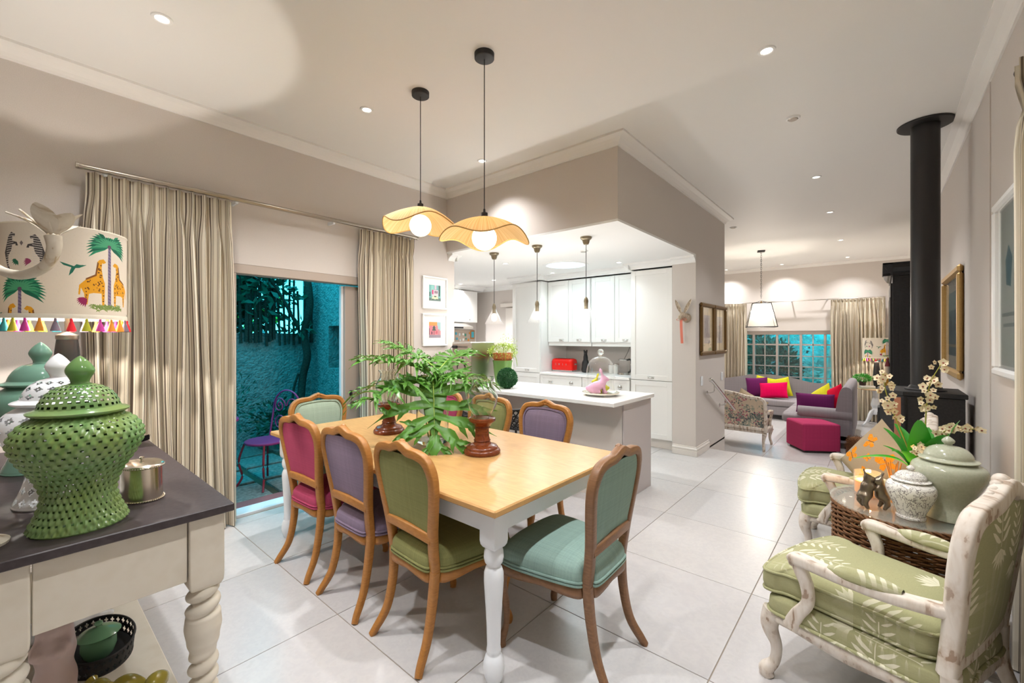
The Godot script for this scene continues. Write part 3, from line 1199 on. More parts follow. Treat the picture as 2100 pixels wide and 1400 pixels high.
func hurricane(p: Vector3, label: String) -> void:
	var h := thing("candle_stand", label, "candle stand", p, 0.0, "hurricane candle stands on the dining table")
	part(h, "pedestal", lat(P2([0.0, 0.0, 0.104, 0.0, 0.108, 0.006, 0.108, 0.016, 0.102, 0.026, 0.094, 0.03, 0.094, 0.036, 0.086, 0.046, 0.066, 0.052, 0.054, 0.056, 0.048, 0.066, 0.046, 0.072, 0.050, 0.076, 0.046, 0.082, 0.041, 0.10, 0.040, 0.135, 0.043, 0.145, 0.048, 0.15, 0.046, 0.158, 0.050, 0.164, 0.060, 0.176, 0.076, 0.186, 0.079, 0.192, 0.079, 0.204, 0.072, 0.208, 0.066, 0.203, 0.0, 0.203]), 40), M.mahogany)
	var th := 0.0025
	var o := P2([0.040, 0.204, 0.046, 0.215, 0.062, 0.24, 0.080, 0.272, 0.090, 0.306, 0.092, 0.325, 0.088, 0.35, 0.074, 0.375, 0.064, 0.392, 0.060, 0.41, 0.062, 0.424, 0.072, 0.440, 0.073, 0.444])
	var wallp := spl(o, 3)
	for i in range(wallp.size() - 1, -1, -1):
		wallp.append(wallp[i] + Vector2(-th, 0.0))
	wallp.append(wallp[0])
	part(h, "glass_chimney", glat(wallp), M.solidglass)

# a deeply cut leaf along its own midrib: a broad lamina with long wavy lobes and side teeth
func cut_leaf(l: float, w: float, lobes: int, droop: float, sd: int) -> MB:
	var r := RandomNumberGenerator.new()
	r.seed = sd
	var b := MB.new()
	var rib := func(s: float) -> Vector3: return V(0, -droop * l * s * s + 0.04 * l * sin(s * PI), s * l)
	var rows := []
	var k := 22
	for i in k + 1:
		var s := float(i) / k
		var hw := w * (0.15 * pow(sin(PI * pow(clampf(s, 0.0, 1.0), 0.55)), 0.7) + 0.012) * (1.0 - 0.45 * s)
		var c: Vector3 = rib.call(s)
		rows.append(PackedVector3Array([c + V(-hw, 0.22 * hw, 0), c + V(-hw * 0.5, 0.07 * hw, 0), c, c + V(hw * 0.5, 0.07 * hw, 0), c + V(hw, 0.22 * hw, 0)]))
	b.patch(rows, false, false, [], true)
	for side in [-1.0, 1.0]:
		for j in lobes:
			var s := clampf(0.05 + 0.88 * (j + r.randf_range(-0.15, 0.15)) / (lobes - 1), 0.02, 0.97)
			var len_ := w * 0.56 * (0.60 + 0.55 * sin(PI * clampf(s * 0.95 + 0.02, 0, 1))) * r.randf_range(0.85, 1.12)
			var ang := lerpf(-0.75, 1.15, s) + r.randf_range(-0.10, 0.10)
			lobe(b, rib.call(s), V(side * cos(ang), 0, sin(ang)), len_, len_ * 0.068 * r.randf_range(0.85, 1.2), droop, r, true)
	lobe(b, rib.call(0.93), V(0, 0, 1), w * 0.3, w * 0.05, droop + 0.3, r, false)
	return b

func lobe(b: MB, base: Vector3, dir: Vector3, len_: float, wd: float, droop: float, r: RandomNumberGenerator, teeth: bool) -> void:
	var acr := V(-dir.z, 0, dir.x)
	var ph := r.randf() * 6.0
	var curl := r.randf_range(-0.22, 0.22)
	var sag := 0.20 + droop * 0.3 + r.randf_range(-0.08, 0.10)
	var line := func(q: float) -> Vector3: return base + dir * len_ * q + acr * (curl * len_ * q * q + sin(q * 6.0 + ph) * wd * 0.25 * q) + V(0, len_ * (0.20 * sin(q * 1.8) - sag * q * q * 1.6), 0)
	var rows := []
	for i in 12:
		var q := i / 11.0
		var ww := wd * (0.55 + 0.75 * sin(PI * pow(q, 0.9))) * (1.0 - pow(q, 2.6)) * (1.0 + 0.22 * sin(q * 15.0 + ph)) + 0.0006
		var c: Vector3 = line.call(q)
		var rip := sin(q * 11.0 + ph) * wd * 0.28
		rows.append(PackedVector3Array([c - acr * ww + V(0, ww * 0.35 + rip, 0), c - acr * ww * 0.5 + V(0, ww * 0.12, 0), c, c + acr * ww * 0.5 + V(0, ww * 0.12, 0), c + acr * ww + V(0, ww * 0.35 - rip, 0)]))
	b.patch(rows, false, false, [], true)
	if teeth and wd > 0.006:
		for tq in [0.36, 0.52, 0.68]:
			var sg := 1.0 if r.randf() > 0.45 else -1.0
			var d2 := (dir + acr * sg * r.randf_range(0.55, 0.9)).normalized()
			lobe(b, line.call(tq), d2, len_ * (0.40 - tq * 0.28), wd * 0.55, droop, r, false)

func leafy_vase() -> void:
	var v := thing("glass_vase", "clear glass cylinder vase on the dining table", "vase", V(-2.20, 0.765, -1.78))
	part(v, "glass_wall", glat(P2([0.0, 0.001, 0.096, 0.001, 0.102, 0.008, 0.103, 0.26, 0.0985, 0.26, 0.097, 0.022, 0.0, 0.020])), M.solidglass)
	var p := thing("philodendron_leaves", "bunch of large deeply cut glossy green leaves standing in the glass vase", "plant", V(-2.20, 0.765, -1.78))
	var rib := mat("leafrib", C(160, 190, 80), 0.5)
	# leaf: where the blade starts, heading, pitch, length, width, droop
	var to_cam := atan2(2.20, 1.78)   # heading towards the camera
	var set_ := [
		[V(0.04, 0.43, 0.03), to_cam + 0.05, -1.0, 0.42, 0.60, 0.02, 7],
		[V(-0.03, 0.46, 0.02), to_cam - 1.25, 0.30, 0.34, 0.46, 0.15, 7],
		[V(-0.06, 0.40, 0.05), to_cam - 0.95, -0.10, 0.36, 0.46, 0.2, 7],
		[V(0.05, 0.42, -0.03), to_cam + 1.15, 0.05, 0.26, 0.38, 0.3, 7],
		[V(0.0, 0.46, -0.06), to_cam + 2.6, 0.5, 0.28, 0.34, 0.2, 7],
		[V(-0.04, 0.48, -0.04), to_cam - 1.9, 0.55, 0.30, 0.36, 0.15, 7]]
	var i := 0
	for s in set_:
		i += 1
		var bs := Basis(Vector3.UP, s[1]) * Basis(Vector3.RIGHT, -s[2])
		var xf := Transform3D(bs, s[0])
		var lf := part(p, "leaf", cut_leaf(s[3], s[4], s[6], s[5], 100 + i), M.leaf_deep, xf)
		var pr := []
		for k in 11:
			var q := k / 10.0
			pr.append(V(0, -s[5] * s[3] * q * q + 0.04 * s[3] * sin(q * PI) + 0.003, q * s[3]))
		var rb := MB.new()
		rb.sweep(pr, circ(0.005, 6), [1.0, 0.95, 0.9, 0.8, 0.75, 0.65, 0.55, 0.45, 0.35, 0.25, 0.15])
		part(lf, "midrib", rb, rib)
		part(p, "stalk", tube(spl([V(s[0].x * 0.3, 0.03, s[0].z * 0.3), V(s[0].x * 0.8, 0.26, s[0].z * 0.8), s[0]], 6), 0.0055, 6), rib)

func pendants() -> void:
	var shade := mat("raffia", C(236, 218, 190), 0.85)
	var im := Image.create(1024, 4, false, Image.FORMAT_RGB8)
	var fr := RandomNumberGenerator.new()
	fr.seed = 14
	for x in 1024:
		im.fill_rect(Rect2i(x, 0, 1, 4), C(218, 190, 146).lerp(C(255, 244, 222), fr.randf()))
	shade.albedo_texture = ImageTexture.create_from_image(im)
	shade.backlight_enabled = true
	shade.backlight = C(150, 126, 92)
	var rimm := mat("raffiarim", C(186, 146, 82), 0.8)
	var glow := mat("globeglow", C(255, 248, 232), 0.4)
	glow.emission_enabled = true
	glow.emission = C(255, 240, 212)
	glow.emission_energy_multiplier = 2.6
	for q in [[V(-1.81, CEIL, -1.86), 2.165, 0.8, "wavy straw pendant lamp over the dining table, the lower and nearer one"], [V(-2.43, CEIL, -1.86), 2.345, 1.2, "wavy straw pendant lamp over the dining table, hung higher and further"]]:
		var o := thing("pendant_lamp", q[3], "pendant lamp", q[0], 0.0, "wavy straw pendants over the dining table")
		var dy: float = q[1] - CEIL
		part(o, "canopy", lat(P2([0.0, -0.034, 0.008, -0.034, 0.054, -0.033, 0.0595, -0.029, 0.060, 0.0]), 36), M.black)
		part(o, "cord", tube([V(0, -0.03, 0), V(0, dy + 0.03, 0)], 0.0028, 8), M.black)
		part(o, "socket", lat(P2([0.006, dy + 0.05, 0.008, dy + 0.03, 0.020, dy + 0.026, 0.021, dy - 0.002, 0.018, dy - 0.03, 0.0, dy - 0.03]), 24), M.black)
		# shade: a shallow cone whose rim waves up and down
		var rows := []
		var rim := []
		for j in 15:
			var s := j / 14.0
			var row := PackedVector3Array()
			for i in 72:
				var a := TAU * i / 72
				var wv: float = -0.026 * cos(4.0 * (a - q[2])) + 0.008 * sin(a * 3.0 + q[2])
				var rr := 0.022 + s * (0.236 + 0.010 * cos(4.0 * (a - q[2])))
				var y: float = dy - 0.060 * pow(s, 1.1) - 0.062 * pow(s, 2.6) + wv * pow(s, 2.4)
				row.append(V(cos(a) * rr, y, sin(a) * rr))
			rows.append(row)
		for v3 in rows[14]:
			rim.append(v3)
		var b := MB.new()
		b.patch(rows, true, false, [], true)
		var sh := part(o, "lamp_shade", b, shade)
		var b2 := MB.new()
		b2.sweep(rim, circ(0.004, 6), [], Vector3.UP, true)
		part(sh, "rim_binding", b2, rimm)
		var bm := MB.new()
		bm.ball(V(0, dy - 0.125, 0), V(0.075, 0.075, 0.075), 28, 18)
		part(o, "globe_bulb", bm, glow)
		omni(o, V(0, dy - 0.125, 0), C(255, 248, 238), 0.5, 0.075)

# striped ticking with dark pin lines
func stripe_tex() -> ImageTexture:
	var im := Image.create(256, 8, false, Image.FORMAT_RGB8)
	im.fill(C(224, 214, 194))
	for s in [[14, 20, C(104, 92, 82)], [40, 8, C(206, 196, 176)], [56, 26, C(172, 160, 140)], [90, 18, C(104, 92, 82)], [128, 7, C(150, 138, 120)], [150, 20, C(238, 230, 212)], [190, 8, C(128, 116, 102)], [206, 22, C(186, 174, 152)], [236, 7, C(128, 116, 102)]]:
		im.fill_rect(Rect2i(s[0], 0, s[1], 8), s[2])
	return ImageTexture.create_from_image(im)

# hanging curtain in the plane x = 0: runs along -z from 0 to w, y from 0 (floor) to h
func curtain_mesh(w: float, h: float, pleats: int, sd: int, flare := 0.0) -> MB:
	var r := RandomNumberGenerator.new()
	r.seed = sd
	var off := []
	for i in pleats + 1:
		off.append(r.randf_range(-0.25, 0.25))
	var k := pleats * 14
	var rows := []
	var uvs := []
	var ys := [1.0, 0.985, 0.965, 0.945, 0.925, 0.90, 0.86, 0.80, 0.70, 0.55, 0.40, 0.25, 0.12, 0.0]
	for y in ys:
		var row := PackedVector3Array()
		var uv := []
		var head := smoothstep(0.86, 0.955, y)
		for i in k + 1:
			var u := float(i) / k
			var ph := u * pleats
			var cell := int(minf(ph, pleats - 0.001))
			var fr := ph - cell
			# at the heading each pleat is pinched: most of the cloth gathers at the middle of its cell
			var c := fr - 0.5
			var pin := 0.5 * signf(c) * pow(absf(c) * 2.0, 1.0 + 1.2 * head)
			var z = (cell + 0.5 + pin + off[cell] * 0.35 * (1 - absf(c) * 2)) / pleats
			var amp: float = lerpf(0.040 + 0.014 * off[cell], 0.030, head)
			var d: float = cos(c * TAU) * amp
			if head > 0.3:
				d += cos(c * TAU * 5.0) * 0.011 * exp(-pow(c * 5.0, 2)) * head
			var pinch := exp(-pow((y - 0.925) / 0.022, 2)) * exp(-pow(c * 4.0, 2)) * 0.022
			d -= pinch
			var wob = sin(u * 9.0 + sd + y * 2.0) * 0.010 * (1 - y)
			var zz = z * w * (1.0 + flare * (1 - y)) + 0.012 * sin(y * 5.0 + cell * 1.7) * (1 - head)
			row.append(V(d + wob, y * h, -zz))
			uv.append(Vector2(u * pleats * 1.15, y * h))
		rows.append(row)
		uvs.append(uv)
	var b := MB.new()
	b.patch(rows, false, false, uvs, true)
	return b

func door_and_curtains() -> void:
	var cm := mat("ticking", Color.WHITE, 0.9, 0, 0.2)
	cm.albedo_texture = stripe_tex()
	var xr := XL + 0.11
	# rod with brackets
	var r := thing("curtain_rod", "brushed metal curtain rod above the patio door", "curtain rod", V(xr, 2.507, -0.30))
	part(r, "pole", tube([V(0, 0, 0.02), V(0, 0, -2.54)], 0.017, 14), M.nickel)
	for z in [0.025, -2.545]:
		part(r, "end_cap", lat(P2([0, -0.004, 0.019, -0.004, 0.020, 0.0, 0.019, 0.012, 0, 0.012]), 16), M.nickel, Transform3D(Basis(Vector3.RIGHT, PI / 2), V(0, 0, z)))
	for z in [-0.10, -0.84, -1.62, -2.46]:
		part(r, "bracket", bxm(V(-0.055, -0.018, z), V(0.105, 0.03, 0.022), 0.004), M.whitepaint)
	var c1 := thing("curtain", "long cream ticking-stripe curtain left of the patio door, behind the animal lamp", "curtain", V(xr, 0.008, -0.31), 0.0, "striped curtains at the patio door")
	part(c1, "drape", curtain_mesh(0.80, 2.475, 11, 4, 0.06), cm)
	var c2 := thing("curtain", "long cream ticking-stripe curtain right of the patio door, beside the two white pictures", "curtain", V(xr, 0.008, -2.19), 0.0, "striped curtains at the patio door")
	part(c2, "drape", curtain_mesh(0.62, 2.475, 9, 9), cm)
	# sliding door, pushed open to the right
	var fm := mat("doorframe", C(178, 164, 152), 0.5)
	var d := sroot("door_1")
	part(d, "head", bxm(V(XL - 0.06, 1.992, -1.84), V(0.12, 0.076, 1.56), 0.004), fm)
	part(d, "jamb", bxm(V(XL - 0.06, 0.98, -1.115), V(0.12, 1.95, 0.11), 0.004), fm)
	part(d, "jamb", bxm(V(XL - 0.06, 0.98, -2.58), V(0.12, 1.95, 0.08), 0.004), fm)
	part(d, "track", bxm(V(XL - 0.10, 0.004, -1.84), V(0.16, 0.03, 1.56), 0.003), M.whitepaint)
	var lf := part(d, "sliding_leaf", bxm(V(XL - 0.07, 0.98, -2.185), V(0.05, 1.92, 0.16), 0.004), fm)
	part(lf, "stile", bxm(V(XL - 0.07, 0.98, -2.52), V(0.05, 1.92, 0.08), 0.004), fm)
	part(lf, "rail", bxm(V(XL - 0.07, 0.10, -2.34), V(0.045, 0.14, 0.30), 0.004), fm)
	part(lf, "pane", bxm(V(XL - 0.07, 1.0, -2.34), V(0.006, 1.74, 0.30)), M.glass)
	part(d, "stop", bxm(V(XL - 0.10, 0.98, -2.10), V(0.04, 1.92, 0.03), 0.003), M.whitepaint)
	part(lf, "lock", bxm(V(XL - 0.040, 0.90, -2.165), V(0.012, 0.05, 0.03), 0.003), M.black)
	# keys on the lock
	var k := thing("key_bunch", "bunch of keys hanging from the patio door lock", "keys", V(XL - 0.028, 0.885, -2.165))
	part(k, "cord", tube(spl([V(0.002, 0.02, 0), V(0.01, 0.0, 0.006), V(0.004, -0.06, 0.0)], 4), 0.002, 6), M.black)
	for i in 4:
		part(k, "key", bxm(V(0.004 + i * 0.003, -0.085, -0.014 + i * 0.009), V(0.003, 0.045, 0.013), 0.001), M.nickel)

# small flat prints: coloured blocks laid down in order, in units of a 100 x 130 sheet
func print_tex(w: int, h: int, bg: Color, marks: Array) -> ImageTexture:
	var im := Image.create(w * 3, h * 3, false, Image.FORMAT_RGB8)
	im.fill(bg)
	for m in marks:
		if m[0] == "r":
			im.fill_rect(Rect2i(int(m[1] * 3), int(m[2] * 3), int(m[3] * 3), int(m[4] * 3)), m[5])
		else:
			var pts := []
			for i in range(0, m[1].size(), 2):
				pts.append(Vector2(m[1][i], m[1][i + 1]) * 3.0)
			fill(im, pts, m[2])
	return ImageTexture.create_from_image(im)

# scanline polygon fill
func fill(im: Image, p: Array, c: Color) -> void:
	var y0 := 1e9
	var y1 := -1e9
	for q in p:
		y0 = minf(y0, q.y)
		y1 = maxf(y1, q.y)
	for y in range(maxi(0, int(floor(y0))), mini(im.get_height(), int(ceil(y1)) + 1)):
		var xs := []
		var yc := y + 0.5
		for i in p.size():
			var a: Vector2 = p[i]
			var b: Vector2 = p[(i + 1) % p.size()]
			if (a.y <= yc) != (b.y <= yc):
				xs.append(a.x + (yc - a.y) / (b.y - a.y) * (b.x - a.x))
		xs.sort()
		for i in range(0, xs.size() - 1, 2):
			var x0 := clampi(int(round(xs[i])), 0, im.get_width())
			var x1 := clampi(int(round(xs[i + 1])), 0, im.get_width())
			if x1 > x0:
				im.fill_rect(Rect2i(x0, y, x1 - x0, 1), c)

# picture hung with its face towards +z; parts: frame (four bars), mat board, print, glass
func picture(label: String, p: Vector3, turn: float, w: float, h: float, bar: float, fm: Material, border: float, mount: Material, tex: Texture2D, group := "", deep := 0.025) -> Node3D:
	var o := thing("framed_picture", label, "picture", p, turn, group)
	for s in [-1.0, 1.0]:
		part(o, "frame_bar", bxm(V(0, s * (h - bar) / 2, deep / 2 + 0.002), V(w, bar, deep), bar * 0.25), fm)
		part(o, "frame_bar", bxm(V(s * (w - bar) / 2, 0, deep / 2 + 0.002), V(bar, h - 2 * bar, deep), bar * 0.2), fm)
	part(o, "mount", bxm(V(0, 0, 0.008), V(w - bar * 1.6, h - bar * 1.6, 0.004)), mount)
	var pw := w - 2 * bar - 2 * border
	var ph := h - 2 * bar - 2 * border
	var b := MB.new()
	b.quad([V(-pw / 2, -ph / 2, 0.0112), V(pw / 2, -ph / 2, 0.0112), V(pw / 2, ph / 2, 0.0112), V(-pw / 2, ph / 2, 0.0112)], V(0, 0, 1), [Vector2(0, 1), Vector2(1, 1), Vector2(1, 0), Vector2(0, 0)])
	var pm := mat("print_%d" % names.get("framed_picture", 0), Color.WHITE, 0.7)
	pm.albedo_texture = tex
	part(o, "print", b, pm)
	part(o, "pane", bxm(V(0, 0, 0.015), V(w - bar * 1.7, h - bar * 1.7, 0.002)), M.glass)
	return o

func wall_pictures() -> void:
	var wf := mat("whiteframe", C(240, 240, 238), 0.4)
	var mt := mat("mount", C(244, 243, 240), 0.9)
	var t1 := print_tex(80, 110, C(126, 186, 184), [["r", 14, 4, 18, 40, C(150, 208, 200)], ["r", 38, 0, 12, 30, C(232, 196, 214)], ["r", 20, 34, 42, 46, C(238, 206, 216)], ["r", 20, 34, 10, 30, C(226, 60, 130)], ["r", 38, 40, 7, 18, C(60, 50, 66)], ["r", 50, 40, 7, 18, C(60, 50, 66)], ["r", 66, 0, 8, 76, C(40, 60, 56)], ["r", 2, 50, 8, 30, C(50, 96, 84)], ["r", 0, 90, 80, 20, C(96, 124, 118)], ["p", [18, 98, 20, 84, 28, 82, 32, 72, 52, 72, 56, 82, 62, 84, 62, 98], C(226, 238, 190)], ["r", 34, 75, 16, 8, C(60, 80, 80)], ["r", 22, 96, 8, 6, C(30, 36, 36)], ["r", 50, 96, 8, 6, C(30, 36, 36)]])
	var t2 := print_tex(80, 110, C(214, 140, 146), [["r", 0, 0, 54, 26, C(232, 152, 70)], ["r", 56, 0, 24, 60, C(160, 196, 198)], ["r", 0, 26, 60, 60, C(222, 128, 140)], ["p", [34, 22, 46, 44, 40, 44, 50, 60, 18, 60, 28, 44, 22, 44], C(46, 70, 62)], ["r", 32, 58, 4, 30, C(70, 50, 50)], ["r", 14, 66, 10, 20, C(120, 60, 84)], ["r", 44, 62, 14, 20, C(196, 84, 100)], ["r", 60, 50, 12, 40, C(190, 132, 140)], ["r", 0, 90, 80, 20, C(150, 138, 150)], ["r", 0, 44, 5, 44, C(90, 60, 74)]])
	picture("white framed print of a pink house and pale car, upper of two", V(XL + 0.001, 1.95, -3.165), PI / 2, 0.36, 0.37, 0.02, wf, 0.075, mt, t1, "white framed street prints beside the curtain")
	picture("white framed print of an orange and pink street, lower of two", V(XL + 0.001, 1.528, -3.165), PI / 2, 0.36, 0.37, 0.02, wf, 0.075, mt, t2, "white framed street prints beside the curtain")

# ------------------------------------------------------------------ server table with jars and lamp (left foreground)
func console_corner() -> void:
	var y := 0.85
	var t := thing("server_table", "cream server table with dark top and rope-turned legs, left foreground", "table", V(0, 0, 0))
	var x0 := -3.42
	var x1 := -1.752
	var z0 := 0.09
	var z1 := -0.522
	part(t, "table_top", bxm(V((x0 + x1) / 2, y - 0.014, (z0 + z1) / 2), V(x1 - x0, 0.028, z0 - z1), 0.003), M.darktop)
	var ls := 0.052
	var lx := [x0 + 0.09, x1 - 0.075]
	var lz := [z0 - 0.075, z1 + 0.075]
	# twisted legs
	var prof := [[0.0, 0.030, 0.0], [0.03, 0.036, 0.0], [0.06, 0.040, 0.0], [0.085, 0.030, 0.0], [0.12, 0.040, 0.0], [0.16, 0.042, 0.0], [0.19, 0.038, 1.0], [0.30, 0.039, 1.0], [0.31, 0.040, 0.6], [0.335, 0.040, 0.0], [0.37, 0.049, 0.0], [0.42, 0.056, 0.0], [0.455, 0.053, 0.0], [0.475, 0.046, 0.8], [0.50, 0.044, 1.0], [0.545, 0.043, 1.0], [0.565, 0.043, 0.6], [0.58, 0.045, 0.0]]
	var rows := []
	for i in 151:
		var yy := 0.58 * i / 150.0
		var a := 0
		while a < prof.size() - 2 and prof[a + 1][0] < yy:
			a += 1
		var s: float = clampf((yy - prof[a][0]) / (prof[a + 1][0] - prof[a][0]), 0, 1)
		var r := lerpf(prof[a][1], prof[a + 1][1], smoothstep(0.0, 1.0, s))
		var tw := lerpf(prof[a][2], prof[a + 1][2], s)
		var row := PackedVector3Array()
		for k in 24:
			var an := TAU * k / 24
			var w := absf(sin((an + yy * TAU / 0.052) * 0.5))
			row.append(V(cos(an), 0, sin(an)) * (r * (1.0 + tw * (0.62 * pow(w, 0.6) - 0.42))) + V(0, yy, 0))
		rows.append(row)
	var m := MB.new()
	m.patch(rows, true)
	rows = []
	for q in [[0.030, 0.562], [0.044, 0.567], [0.0505, 0.58], [0.052, 0.60], [0.052, y - 0.029]]:
		var row := PackedVector3Array()
		for e in rrect(q[0] * 2, q[0] * 2, 0.006, 2):
			row.append(V(e.x, q[1], e.y))
		rows.append(row)
	m.patch(rows, true)
	var lm := m.mesh()
	for x in lx:
		for z in lz:
			part(t, "leg", lm, M.creampaint, at(V(x, 0, z)))
	for z in [lz[0] + 0.03, lz[1] - 0.03]:
		part(t, "apron", bxm(V((x0 + x1) / 2, 0.715, z), V(lx[1] - lx[0] - 0.11, 0.21, 0.022), 0.002), M.creampaint)
	for x in [lx[0] - 0.03, lx[1] + 0.03]:
		part(t, "apron", bxm(V(x, 0.715, (lz[0] + lz[1]) / 2), V(0.022, 0.21, lz[0] - lz[1] - 0.11), 0.002), M.creampaint)
	part(t, "shelf", bxm(V((lx[0] + lx[1]) / 2 - 0.02, 0.187, (lz[0] + lz[1]) / 2 + 0.012), V(lx[1] - lx[0] + 0.12, 0.024, 0.38), 0.003), M.creampaint)
	ginger_jar("large bright green pierced lattice ginger jar on the dark table", V(-1.93, y, -0.145), "lattice", M.glaze_green)
	ginger_jar("white pierced ginger jar between the bright green and teal jars", V(-2.275, y, -0.115), "clover", M.glaze_white)
	ginger_jar("plain teal glazed ginger jar furthest back on the dark table", V(-2.88, y, -0.09), "plain", M.glaze_teal)
	# oval silver box
	var s := thing("silver_box", "small oval silver lidded box beside the green jar", "box", V(-2.06, y, -0.315), 0.35)
	part(s, "body", lat(P2([0.0, 0.0, 0.073, 0.0, 0.076, 0.004, 0.073, 0.008, 0.072, 0.118, 0.0, 0.118]), 40, 1.0, 0.78), M.silver)
	var ld := part(s, "lid", lat(P2([0.074, 0.118, 0.078, 0.120, 0.078, 0.126, 0.070, 0.133, 0.03, 0.138, 0.0, 0.139]), 40, 1.0, 0.78), M.silver)
	part(ld, "knob", lat(P2([0.0, 0.155, 0.007, 0.152, 0.008, 0.146, 0.004, 0.142, 0.004, 0.137]), 16), M.silver)
	for yy in [0.004, 0.122]:
		var b := MB.new()
		for k in 56:
			var a := TAU * k / 56
			b.ball(V(cos(a) * 0.077, yy, sin(a) * 0.060), V(0.0034, 0.0034, 0.0034), 6, 4)
		part(s, "beading", b, M.silver)
	# black leaf dish
	var o := MB.new()
	rows = []
	for i in 13:
		var q := i / 12.0
		var w := 0.06 * pow(sin(PI * pow(q, 0.8)), 0.7) + 0.002
		var row := PackedVector3Array()
		for k in 7:
			var u := k / 3.0 - 1.0
			row.append(V(-0.13 + 0.26 * q, 0.004 + 0.028 * u * u + 0.035 * pow(q, 3), u * w))
		rows.append(row)
	o.patch(rows, false, false, [], true)
	solo("leaf_dish", "small black leaf-shaped dish at the back of the dark table", "dish", o, M.blackgloss, V(-3.12, y, -0.43), 0.5)
	animal_lamp("table lamp with giraffe and palm print shade and rainbow tassels, left foreground", V(-3.14, y, -0.19), 0.226, 0.44, 0.68, 0.06, true)
	candelabrum(y)
	shelf_things()

func jar_profile(style: String) -> Array:
	return spl(P2([0.112, 0.006, 0.110, 0.016, 0.095, 0.05, 0.084, 0.09, 0.085, 0.12, 0.102, 0.165, 0.130, 0.21, 0.150, 0.255, 0.150, 0.290, 0.132, 0.322, 0.106, 0.342, 0.097, 0.348]), 4)

# lathe wall cut through by holes; cells: around x up; mask: n x n of '#'(wall) and '.'(hole); stagger shifts every other row
func pierced(prof: Array, around: int, up: int, mask: Array, skip_lo := 0, skip_hi := 0, relief := 0.0) -> MB:
	var n: int = mask.size()
	# resample the profile by arc length
	var ln := [0.0]
	for i in range(1, prof.size()):
		ln.append(ln[-1] + prof[i].distance_to(prof[i - 1]))
	var total: float = ln[-1]
	var b := MB.new()
	var W := around * n
	var Hh := up * n
	var pos := []
	var base := b.v.size()
	for j in Hh + 1:
		var l := total * j / Hh
		var a := 0
		while a < ln.size() - 2 and ln[a + 1] < l:
			a += 1
		var p: Vector2 = prof[a].lerp(prof[a + 1], clampf((l - ln[a]) / maxf(ln[a + 1] - ln[a], 1e-6), 0, 1))
		var tg: Vector2 = (prof[a + 1] - prof[a]).normalized()
		for i in W + 1:
			var an := TAU * i / W
			var rr := p.x
			if relief > 0.0:
				var cu := float(i) / n + (0.5 if (j / n) % 2 == 1 else 0.0)
				rr += relief * (0.5 + 0.5 * cos(TAU * (float(i) / n + float(j) / n * 0.5))) * (0.6 + 0.4 * cos(TAU * (float(i) / n - float(j) / n * 0.5)))
			b.v.append(V(cos(an) * rr, p.y, sin(an) * rr))
			b.n.append(V(cos(an) * tg.y, -tg.x, sin(an) * tg.y).normalized())
			b.t.append(Vector2(float(i) / W, float(j) / Hh))
	if relief > 0.0:
		var acc := PackedVector3Array()
		acc.resize(b.v.size())
		for j in Hh:
			for i in W:
				var q := j * (W + 1) + i
				var f := (b.v[q + W + 1] - b.v[q]).cross(b.v[q + 1] - b.v[q])
				for k in [q, q + 1, q + W + 1, q + W + 2]:
					acc[k] += f
		for j in Hh + 1:
			var e := acc[j * (W + 1)] + acc[j * (W + 1) + W]
			acc[j * (W + 1)] = e
			acc[j * (W + 1) + W] = e
		for k in acc.size():
			var nn := acc[k].normalized()
			b.n[k] = nn if nn.dot(b.n[k]) > 0.0 else -nn
	for j in Hh:
		var cell := j / n
		var solid := cell < skip_lo or cell >= up - skip_hi
		for i in W:
			var ii := i + (n / 2 if cell % 2 == 1 else 0)
			if not solid and mask[j % n][ii % n] == ".":
				continue
			var q := j * (W + 1) + i
			b.ix.append_array(PackedInt32Array([q, q + 1, q + W + 1, q + 1, q + W + 2, q + W + 1]))
	return b

func ginger_jar(label: String, p: Vector3, style: String, m: Material) -> void:
	var o := thing("ginger_jar", label, "jar", p, 0.3, "lidded ginger jars on the dark table")
	var prof := jar_profile(style)
	var dome := spl(P2([0.096, 0.372, 0.090, 0.392, 0.076, 0.416, 0.055, 0.434, 0.030, 0.443, 0.022, 0.446]), 3)
	var foot := P2([0.0, 0.002, 0.108, 0.002, 0.113, 0.0, 0.1145, 0.004, 0.112, 0.008])
	var brim := P2([0.090, 0.347, 0.108, 0.350, 0.118, 0.356, 0.1195, 0.361, 0.114, 0.365, 0.101, 0.369, 0.094, 0.374])
	part(o, "foot", lat(foot, 48), m)
	if style == "lattice":
		part(o, "body", pierced(prof, 36, 19, ["######", "##..##", "##..##", "######", "######", "######"], 1, 1, 0.0075), m)
	elif style == "clover":
		part(o, "body", pierced(prof, 17, 10, ["#######", "###.###", "##...##", "#..#..#", "##...##", "###.###", "#######"], 0, 1), m)
	else:
		part(o, "body", lat(prof, 48), m)
	part(o, "neck", lat(P2([0.097, 0.346, 0.090, 0.352, 0.088, 0.362]), 40), m)
	var l := part(o, "lid", lat(brim, 48), m)
	if style == "lattice":
		part(l, "dome", pierced(dome, 30, 7, ["####", "#..#", "#..#", "####"], 0, 1, 0.002), m)
	elif style == "clover":
		part(l, "dome", pierced(dome, 13, 4, ["#######", "###.###", "##...##", "#..#..#", "##...##", "###.###", "#######"], 0, 1), m)
	else:
		part(l, "dome", lat(dome, 48), m)
	if style == "plain":
		o.scale = V(1.07, 1.07, 1.07)
	part(l, "finial", lat(spl(P2([0.024, 0.444, 0.022, 0.450, 0.026, 0.462, 0.034, 0.478, 0.034, 0.492, 0.024, 0.510, 0.010, 0.526, 0.0, 0.533]), 3), 28), m)

